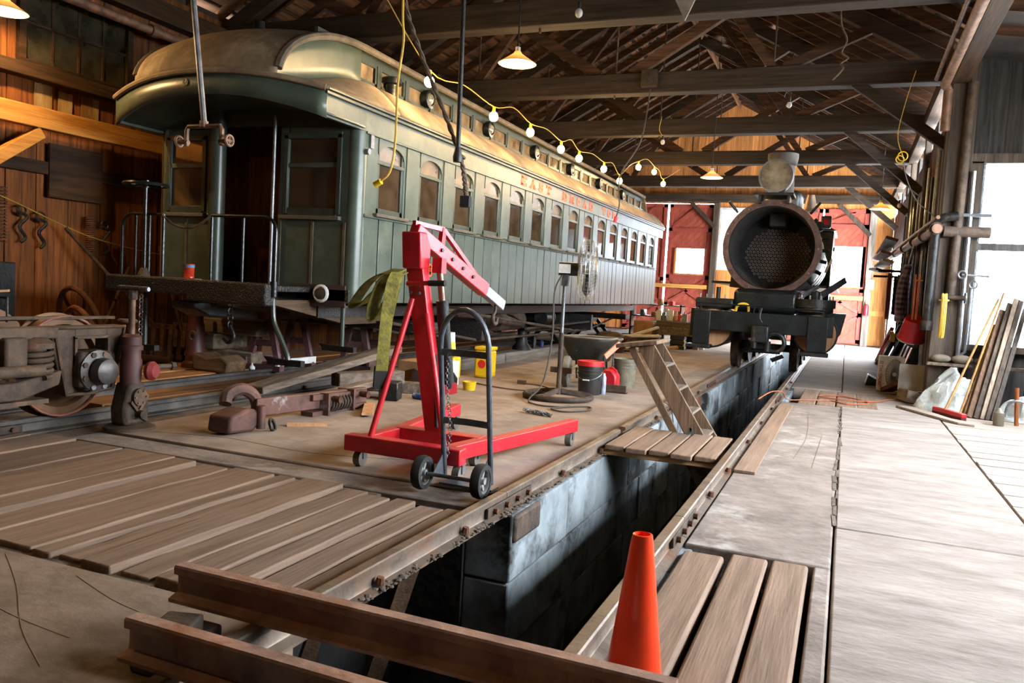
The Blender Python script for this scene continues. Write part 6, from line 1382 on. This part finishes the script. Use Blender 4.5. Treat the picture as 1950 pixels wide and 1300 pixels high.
single(bx(-3.2, -2.95, 12.52, 12.61, 4.42, 4.68), 'junction_box', m_rustd, 'rusty junction box on the face of the truss beam', 'box', bevel=.01)
single(MB().tube(catmull([(-.35, 11.0, 5.0), (-.33, 11.0, 4.7), (-.25, 11.0, 4.5), (-.3, 11.0, 4.35), (-.22, 11.0, 4.28), (-.3, 11.02, 4.22), (-.27, 11.0, 4.15), (-.38, 11.0, 4.02)], 6), .012, 6), 'knotted_rope', MATS['rope_brown'], 'knotted rope hanging from the roof on the right', 'rope')
t = thing('wire_bundle', 'yellow and grey wires bunched together hanging near the right wall', 'wire', (.55, 12.0, 3.1))
build(MB().tube(catmull([(.6, 12.0, 4.35), (.5, 12.0, 3.9), (.45, 12.0, 3.5), (.53, 12.0, 3.25)], 5), .005, 6), 'yellow_wire', MATS['cord_yellow'], t); build(MB().tube(catmull([(.53, 12.0, 3.25), (.6, 12.0, 2.95), (.75, 12.0, 2.65), (1.0, 12.0, 2.4), (1.05, 12.0, 2.0)], 5), .007, 6), 'grey_wire', m_steel, t)
build(MB().torus((.53, 12.0, 3.24), (.2, 1, .2), .06, .008, 16, 6).torus((.5, 12.0, 3.2), (.4, 1, .5), .05, .008, 16, 6), 'wire_loop', m_yel, t)
single(MB().prism([(-1.98, 4.45), (-1.72, 4.45), (-1.84, 4.18)], 'y', 8.9, 8.93), 'torn_sheet', mat('torn_white', '#9a8f82', '#6f655a', rough=.8, vary=0), 'torn pale triangular sheet hanging from the dark truss', 'sheet')

# ------------------------------------------------------------ right wall: pipes and hung gear
t = thing('steam_main', 'rusty steam pipe with elbows and valves along the right wall', 'pipe', (1.0, 11.0, .9))
SP = lambda mb, n, m=m_pipe, p=None, **k: build(mb, n, m, p or t, **k)
SP(MB().tube([(.97, 11.5, 2.26), (.965, 12.6, 2.27), (.88, 21.5, 2.44)], .06, 12), 'main_run'); SP(MB().tube([(.97, 11.5, 2.4), (.88, 21.5, 2.56)], .025, 8), 'return_run')
for y in (11.6, 13.2, 14.8, 17, 19.5): SP(MB().cyl((0.97-.009*(y-11), y-.05, 2.255+.018*(y-11)), (0.97-.009*(y-11), y+.05, 2.257+.018*(y-11)), .08), 'coupling', m_rustd)
SP(MB().tube([(.96, 11.65, 1.05), (.97, 11.65, 2.26), (.99, 11.63, 2.36), (1.06, 11.6, 2.41), (1.2, 11.6, 2.43)], .055, 12), 'drop_leg', m_blk)
SP(MB().cyl((.96, 11.65, .98), (.96, 11.65, 1.1), .075), 'drop_cap', m_blk)
SP(MB().tube([(1.24, 11.68, 4.1), (1.2, 11.68, 1.36)], .055, 12), 'riser', m_rustd); SP(MB().tube([(1.34, 11.7, 3.0), (1.35, 11.7, .3)], .028, 8), 'riser', m_steel)
SP(MB().cyl((1.18, 11.62, 1.41), (1.36, 11.6, 1.41), .03), 'valve_body', m_rustd); SP(MB().torus((1.36, 11.57, 1.41), (1, 0, 0), .06, .012, 16, 6), 'valve_wheel', m_steel)
SP(MB().torus((1.3, 11.55, 1.7), (0, 1, 0), .045, .012, 16, 6), 'valve_wheel', m_steel); SP(MB().cyl((1.3, 11.57, 1.7), (1.6, 11.57, 1.69), .014), 'valve_rod', m_steel); SP(MB().torus((1.43, 11.55, 1.58), (0, 1, 0), .045, .012, 16, 6), 'valve_wheel', m_steel)
SP(MB().tube([(1.05, 11.66, 2.24), (1.58, 11.72, 2.24)], .07, 12), 'branch', m_rustd); SP(MB().tube([(1.07, 11.66, 2.45), (1.58, 11.72, 2.45)], .025, 8), 'branch', m_steel)
SP(MB().tube([(1.43, 11.7, 1.54), (1.42, 11.7, .73), (1.33, 11.7, .64)], .02, 8), 'drain', m_steel)
t = thing('header_pipe', 'pair of rusty pipes under the header beam at the upper right', 'pipe', (1.0, 8.5, 4.0))
build(MB().cyl((.92, 4, 4.02), (.92, 11.6, 4.05), .055), 'pipe_run', m_pipe, t); build(MB().cyl((.82, 4, 4.1), (.82, 11.6, 4.13), .025), 'pipe_run', m_pipe, t); build(MB().tube([(.92, 11.58, 4.05), (.97, 11.66, 4.0), (.97, 11.68, 3.5)], .055, 12), 'elbow', m_pipe, t)
for k, y in enumerate((12.25, 13.0, 13.5, 14.3, 15.0, 15.8, 16.9, 17.8, 18.9, 20.4)):
    r = (.033, .026, .035, .024, .03)[k % 5]
    single(MB().cyl((1.08, y, .01), (1.085, y+.03, 3.3+.25*(k % 3)), r, n=10), 'standing_pipe', (m_steel, m_rustd, m_steel, m_blk)[k % 4], 'long steel pipe standing against the right wall, %s from the corner post' % ords[k], 'pipe', 'pipes standing against the right wall')
def coil(x, y, z0, z1, r, m, name, lab, n=7, seed=1):
    rr = random.Random(seed); o = thing(name, lab, 'cord', (x, y, z0), 'coils hung on the right wall')
    for k in range(n):
        w = r*rr.uniform(.6, 1.1); dx = rr.uniform(-.03, .03)
        build(MB().tube([(x+dx, y+w*math.cos(2*PI*q/18), (z0+z1)/2+(z1-z0)/2*math.sin(2*PI*q/18)*rr.uniform(.96, 1.02)) for q in range(18)], .011, 5, closed=True), 'coil_loop', m, o)
    build(MB().torus((x, y, z1-.08), (0, 0, 1), .05, .012, 12, 6), 'tie', m, o)
coil(.78, 18.6, 1.0, 1.95, .14, mat('cord_pink', '#c07a68', '#96503f', rough=.6, vary=0), 'hose_coil', 'bundle of red and pink cords hanging from the steam pipe', 10, 2)
coil(.86, 16.6, 1.0, 1.85, .09, m_white, 'rope_coil', 'white rope coil hanging next to the plaid shirt', 5, 3)
coil(.84, 17.5, 1.1, 1.85, .08, m_blk, 'cable_coil', 'black cable coil hanging behind the white rope', 5, 4)
coil(1.12, 11.5, .9, 1.45, .07, mat('cord_gold', '#d8b24a', '#b48d2c', rough=.5, vary=0), 'yellow_coil', 'yellow cord coil hanging on the corner post', 8, 5)
coil(.85, 12.1, 1.1, 1.7, .07, MATS['cord_orange'], 'orange_coil', 'orange cord coil hanging beside the drop pipe', 4, 6)
# plaid shirt
def plaid():
    m = mat('plaid', '#4a4560', '#2c2a3c', rough=.9, scale=3, vary=0, bump=.1); nt = m.node_tree; N = nt.nodes; L = nt.links
    b = N['Principled BSDF']; tc = N.new('ShaderNodeTexCoord'); mx = []
    for d in ('Y', 'Z'):
        w = N.new('ShaderNodeTexWave'); w.bands_direction = d; w.inputs['Scale'].default_value = 4.2; w.inputs['Distortion'].default_value = .3
        L.new(tc.outputs['Object'], w.inputs['Vector']); mx.append(w)
    ad = N.new('ShaderNodeMath'); ad.operation = 'ADD'; L.new(mx[0].outputs['Fac'], ad.inputs[0]); L.new(mx[1].outputs['Fac'], ad.inputs[1])
    rp = N.new('ShaderNodeValToRGB'); rp.color_ramp.elements[0].color = srgb('#1c1c28'); rp.color_ramp.elements[1].color = srgb('#8a7a8c')
    hf = N.new('ShaderNodeMath'); hf.operation = 'MULTIPLY'; hf.inputs[1].default_value = .5; L.new(ad.outputs[0], hf.inputs[0]); L.new(hf.outputs[0], rp.inputs[0]); L.new(rp.outputs[0], b.inputs['Base Color'])
    return m
m_plaid = plaid()
sh = thing('plaid_shirt', 'dark plaid flannel shirt hanging from the steam pipe', 'shirt', (.78, 13.6, 1.15))
def shirt(u, v): return (.80-.06*math.sin(u*9+v*2)-.05*v, 13.15+.75*u-.04*v+.1*(1-v)*(u-.5), 1.92-.05*abs(u-.5)*4*(1-v)-.78*v)
build(MB().surf(shirt, 16, 8), 'shirt_body', m_plaid, sh, solid=.02)
build(MB().tube(catmull([(.78, 13.15, 1.85), (.72, 13.05, 1.6), (.7, 13.05, 1.3), (.72, 13.1, 1.05)], 5), .06, 8), 'sleeve', m_plaid, sh)
build(MB().cyl((.8, 13.5, 1.9), (.85, 13.52, 2.2), .01), 'hanger_hook', m_steel, sh)
rb = thing('red_bucket', 'red metal pail hanging tilted below the plaid shirt', 'pail', (.72, 12.6, .8))
ax = V((-.35, .75, .75)).normalized(); o_ = V((.84, 12.35, .84))
build(MB().lathe([(.0, .3), (.13, .3), (.17, 0), (.18, -.01), (.165, 0), (.12, .27)], o_, (.1, -.45, .9), n=26), 'pail_body', m_redp, rb); build(MB().torus(o_, (.1, -.45, .9), .175, .01, 26, 6), 'pail_rim', m_steel, rb)
# lumber ends on brackets
for k, (y0, y1, z, x) in enumerate(((15.2, 20.5, 2.40, .62), (16.6, 21.5, 2.25, .60), (17.0, 21.0, 2.12, .66), (18.0, 21.0, 1.98, .58))):
    single(MB().bar((x, y0, z), (x-.08*k*.3, y1, z+.05+.06*(k % 2)), .2, .05, up=(.3, 0, 1)), 'rack_board', (m_by, wood('plank_red_y', '#8a5a4a', '#5d3a2e', 'y'), wood('plank_pale_y', '#c4b4a0', '#9a8a78', 'y'), m_by)[k], 'stored board on the wall rack above the cord bundle, %s from the top' % ords[k], 'board', 'boards on the wall rack', bevel=.004)
for y in (16.9, 20.0): build(bx(.5, WR, y, y+.06, 1.9, 1.95), 'rack_arm', m_rustd, wall_right); 
# ------------------------------------------------------------ pile along the right wall
t = thing('box_fan', 'white box fan case with red lettering standing on the floor', 'box', (.68, 13.35, 0))
fb = build(bx(.50, .86, 13.28, 13.46, 0, .52), 'fan_case', m_white, t, bevel=.015)
fg = MB()
for k in range(30):
    a = 2*PI*k/30; fg.bar((.73+.03*math.cos(a), 13.272, .26+.03*math.sin(a)), (.73+(.12)*math.cos(a+.25), 13.272, .26+.235*math.sin(a+.25)), .004, .006)
for r in (.05, .12): fg.tube([(.73+r*math.cos(2*PI*q/24), 13.27, .26+r*1.8*math.sin(2*PI*q/24)) for q in range(24)], .004, 4, closed=True)
build(fg, 'fan_grille', m_steel, t)
# red vertical lettering, built stroke by stroke: RTM  SNAP
FONT = {'R': [(0,0,0,1),(0,1,.6,1),(.6,1,.6,.55),(.6,.55,0,.5),(.2,.5,.65,0)], 'T': [(.3,0,.3,1),(0,1,.65,1)], 'M': [(0,0,0,1),(0,1,.33,.45),(.33,.45,.66,1),(.66,1,.66,0)], 'S': [(.6,1,0,.95),(0,.95,0,.55),(0,.55,.6,.45),(.6,.45,.6,.05),(.6,.05,0,0)], 'N': [(0,0,0,1),(0,1,.6,0),(.6,0,.6,1)], 'A': [(0,0,.3,1),(.3,1,.62,0),(.12,.4,.5,.4)], 'P': [(0,0,0,1),(0,1,.6,.95),(.6,.95,.6,.5),(.6,.5,0,.5)]}
z = .44
for chs in ('R', 'T', 'M', None, 'S', 'N', 'A', 'P'):
    if chs:
        mb = MB()
        for (a, b, c, d) in FONT[chs]:
            # rotated 90 degrees: letter-up points to +x, letter-right points down
            mb.bar((.512+b*.05, 13.276, z-a*.06), (.512+d*.05, 13.276, z-c*.06), .006, .012, up=(0, 1, 0))
        build(mb, 'letter', m_redp, t)
    z -= .052 if chs else .03
for k, (y0, x0) in enumerate(((13.9, .78), (14.3, .76), (14.8, .74), (15.5, .8))):
    single(MB().prism([(x0, 0), (x0+.22, 0), (x0+.34, .62), (x0+.20, .64)], 'y', y0, y0+.32+.06*(k % 2)), 'black_case', (m_blkg, m_blk, mat('dark_green_case', '#2b3836', '#1b2423', rough=.5, vary=0), m_blkg)[k], 'flat dark case leaning against the right wall, %s behind the white box fan' % ords[k], 'case', 'dark cases leaning on the right wall', bevel=.02)
single(MB().prism([(.36, 0), (.56, 0), (.58, .07), (.40, .16)], 'y', 14.0, 14.5), 'floor_pedal', m_blkg, 'low black wedge-shaped ramp on the floor behind the white box fan', 'ramp', bevel=.01)
for k, (a, b) in enumerate((((.7, 16.2, 0), (1.05, 16.5, .8)), ((.72, 17.0, 0), (1.05, 17.1, .75)), ((.7, 18.0, 0), (1.05, 18.2, .9)), ((.68, 19.2, 0), (1.0, 19.3, .7)), ((.72, 20.2, 0), (1.0, 20.4, .8)))):
    single(MB().bar(a, b, .1, .08), 'leaning_bag', (m_blk, m_rub, m_blk, m_tan, m_redp)[k], 'long slim bundle leaning low on the right wall, %s behind the dark cases' % ords[k], 'bundle', 'bundles leaning on the right wall', bevel=.03)
single(MB().box(.72, .80, 15.2, 15.28, .66, .80).box(.70, .78, 15.2, 15.28, .78, .84), 'yellow_tool', m_yel, 'small yellow tool on top of the dark cases', 'tool', bevel=.008)
single(MB().bar((.62, 12.9, .05), (1.0, 12.3, .34), .2, .06), 'brown_board', wood('brown_y', '#6b4434', '#472b20', 'y'), 'dark brown board lying tilted beside the white box fan', 'board', bevel=.006)
single(MB().obox((1.1, 12.2, .31), (.75, .03, .36), (-.25, 0, -.1)), 'grey_panel', mat('grey_panel_m', '#a39c92', '#817a70', rough=.8, vary=0), 'grey flat panel leaning behind the plastic tarp', 'panel')
# crumpled tarp
rr = random.Random(12)
from mathutils import noise as NZ
def tarp_fn(cx, cy, rx, ry, hh, seed):
    def f(u, v):
        a = 2*PI*u; r = v
        x = cx+rx*r*math.cos(a)*(1+.15*math.sin(3*a+seed)); y = cy+ry*r*math.sin(a)
        z = hh*max(0, 1-r**1.5)**.75
        n = 1-2*abs(NZ.noise(V((x*5.5+seed, y*5.5, z*4)))) ; n2 = 1-2*abs(NZ.noise(V((x*12, y*12+seed, z*9))))
        e = 1-r**6
        return (x+.05*(n2-.5)*e, y-.04*(n-.5)*e, max(.004, z+(.11*(n-.55)+.05*(n2-.5))*e))
    return f
m_tarp = mat('plastic_tarp', '#b4b8b4', '#8d938f', rough=.3, scale=5, vary=0, bump=.5, c3='#cfd6cf', s3=3)
single(MB().surf(tarp_fn(1.27, 11.36, .40, .37, .5, 3), 90, 34), 'plastic_tarp', m_tarp, 'crumpled grey plastic tarp heaped behind the broom', 'tarp', ang=20)
single(MB().surf(tarp_fn(1.93, 11.0, .2, .2, .26, 5), 60, 20), 'plastic_tarp', m_tarp, 'crumpled white plastic sheet right of the leaning boards', 'tarp', ang=20)
for (a, lab, m) in (((1.0, 2.1, 11.6, 11.74, .54, .58), 'long low shelf board under the annex window', m_by),):
    single(bx(*a), 'shelf_board', m, lab, 'shelf', bevel=.005)
build(bx(1.0, 1.05, 11.15, 11.2, 0, .56), 'shelf_leg', m_by, bpy.data.objects['shelf_board']) if False else None
for k, (x, r) in enumerate(((1.16, .07), (1.4, .075), (1.62, .06))):
    single(MB().sph((x, 11.67, .582+r*.72), r, sc=(1.7, .9, .75)), 'rolled_sack', mat('sack', '#8c8272', '#635a4c', rough=.9, vary=.15), 'rolled brown sack on the shelf under the annex window, %s from the corner post' % ords[k], 'sack', 'sacks on the shelf')
# leaning boards
lean = [((1.44, 10.86, 0), (1.81, 11.74, 1.28), .085), ((1.50, 10.84, 0), (1.88, 11.74, 1.37), .07), ((1.56, 10.82, 0), (1.94, 11.74, 1.43), .06), ((1.61, 10.80, 0), (1.99, 11.73, 1.41), .055), ((1.66, 10.78, 0), (2.04, 11.72, 1.31), .05)]
for k, (a, b, w) in enumerate(lean):
    single(MB().bar(a, b, w, .03, up=(.2, -1, .3)), 'leaning_board', (wood('lb_brown', '#7a5c46', '#4f3a2b', 'z'), m_post_z, wood('lb_pale', '#a3917c', '#77685a', 'z'), m_post_z, wood('lb_dark', '#4a4038', '#2c2621', 'z'))[k], 'long board leaning beneath the annex window, %s from the broom' % ords[k], 'board', 'boards leaning in the annex', bevel=.003)
for k, (a, b, lab) in enumerate((((1.30, 10.7, .0), (1.80, 11.76, 1.5), 'long bamboo stick leaning by the annex window'), ((1.38, 10.9, .0), (1.72, 11.72, 1.1), 'wooden pole leaning between broom and boards'))):
    single(MB().cyl(a, b, .013, n=8), 'leaning_stick', wood('stick', '#b58a55', '#8d6638', 'z'), lab, 'stick', 'sticks by the annex window')
br_ = thing('push_broom', 'push broom with a red head and wooden handle at the edge of the boards', 'broom', (1.2, 10.66, 0))
build(MB().bar((1.07, 10.93, .065), (1.32, 10.4, .065), .07, .05), 'broom_head', m_redp, br_, bevel=.01); build(MB().bar((1.07, 10.93, .022), (1.32, 10.4, .022), .06, .042), 'bristles', mat('bristle_red', '#6b1f22', '#451316', rough=.9, vary=0), br_); build(MB().cyl((1.16, 10.72, .08), (1.74, 11.7, 1.42), .014), 'broom_handle', wood('stick', '#b58a55', '#8d6638', 'z'), br_)
single(MB().prism([(.66, 11.2), (.86, 11.3), (1.02, 10.85), (1.2, 10.36), (1.36, 10.22), (1.38, 10.0), (1.22, 10.05)], 'z', .002, .03), 'floor_board', m_plank_x, 'thick flat board lying on the floor in front of the tarp', 'board', bevel=.006)
single(MB().obox((.86, 11.95, .085), (.2, .34, .16), (0, .15, .3)), 'timber_block', m_by, 'short brown timber block left of the plastic tarp', 'block', bevel=.012)
sp = thing('sprayer_can', 'dusty pump can with a curved spout by the annex post', 'can', (1.68, 10.4, 0))
build(MB().lathe([(0, 0), (.055, 0), (.055, .14), (.03, .17), (.02, .19), (0, .19)], (1.66, 10.4, .004), n=18), 'can_body', mat('dusty_tin', '#8a8172', '#67604f', rough=.6, metal=.3, vary=0), sp); build(MB().tube(catmull([(1.71, 10.4, .1), (1.74, 10.4, .24), (1.82, 10.4, .29), (1.92, 10.4, .26), (1.95, 10.4, .18)], 5), .014, 8), 'spout', m_steel, sp)
single(MB().cyl((1.86, 10.55, .0), (1.84, 10.6, .42), .022), 'shovel_stick', wood('handle_orange', '#b06a3a', '#8a4d26', 'z'), 'orange wooden tool handle standing beside the pump can', 'handle')
build(bx(2.06, 2.22, 11.3, 11.46, 0, 4.2), 'annex_post', m_post_z, wall_annex, bevel=.01)
single(MB().box(2.3, 3.3, 11.3, 11.7, .0, .5), 'low_crate', m_by, 'low dark crate beneath the annex window at the picture edge', 'crate', bevel=.01)
ex = thing('fire_extinguisher', 'small red fire extinguisher on the post by the far red door', 'fire extinguisher', (.56, 27.26, .95))
build(MB().lathe([(0, 0), (.07, 0), (.07, .3), (.03, .36), (0, .36)], (.56, 27.26, .95), n=16), 'cylinder', m_redp, ex); build(bx(.53, .59, 27.22, 27.3, 1.31, 1.37), 'valve', m_yel, ex)
single(bx(.48, .72, 27.2, 27.32, 1.75, 2.05), 'switch_box', m_white, 'white switch box on the post by the far red door', 'box', bevel=.01)
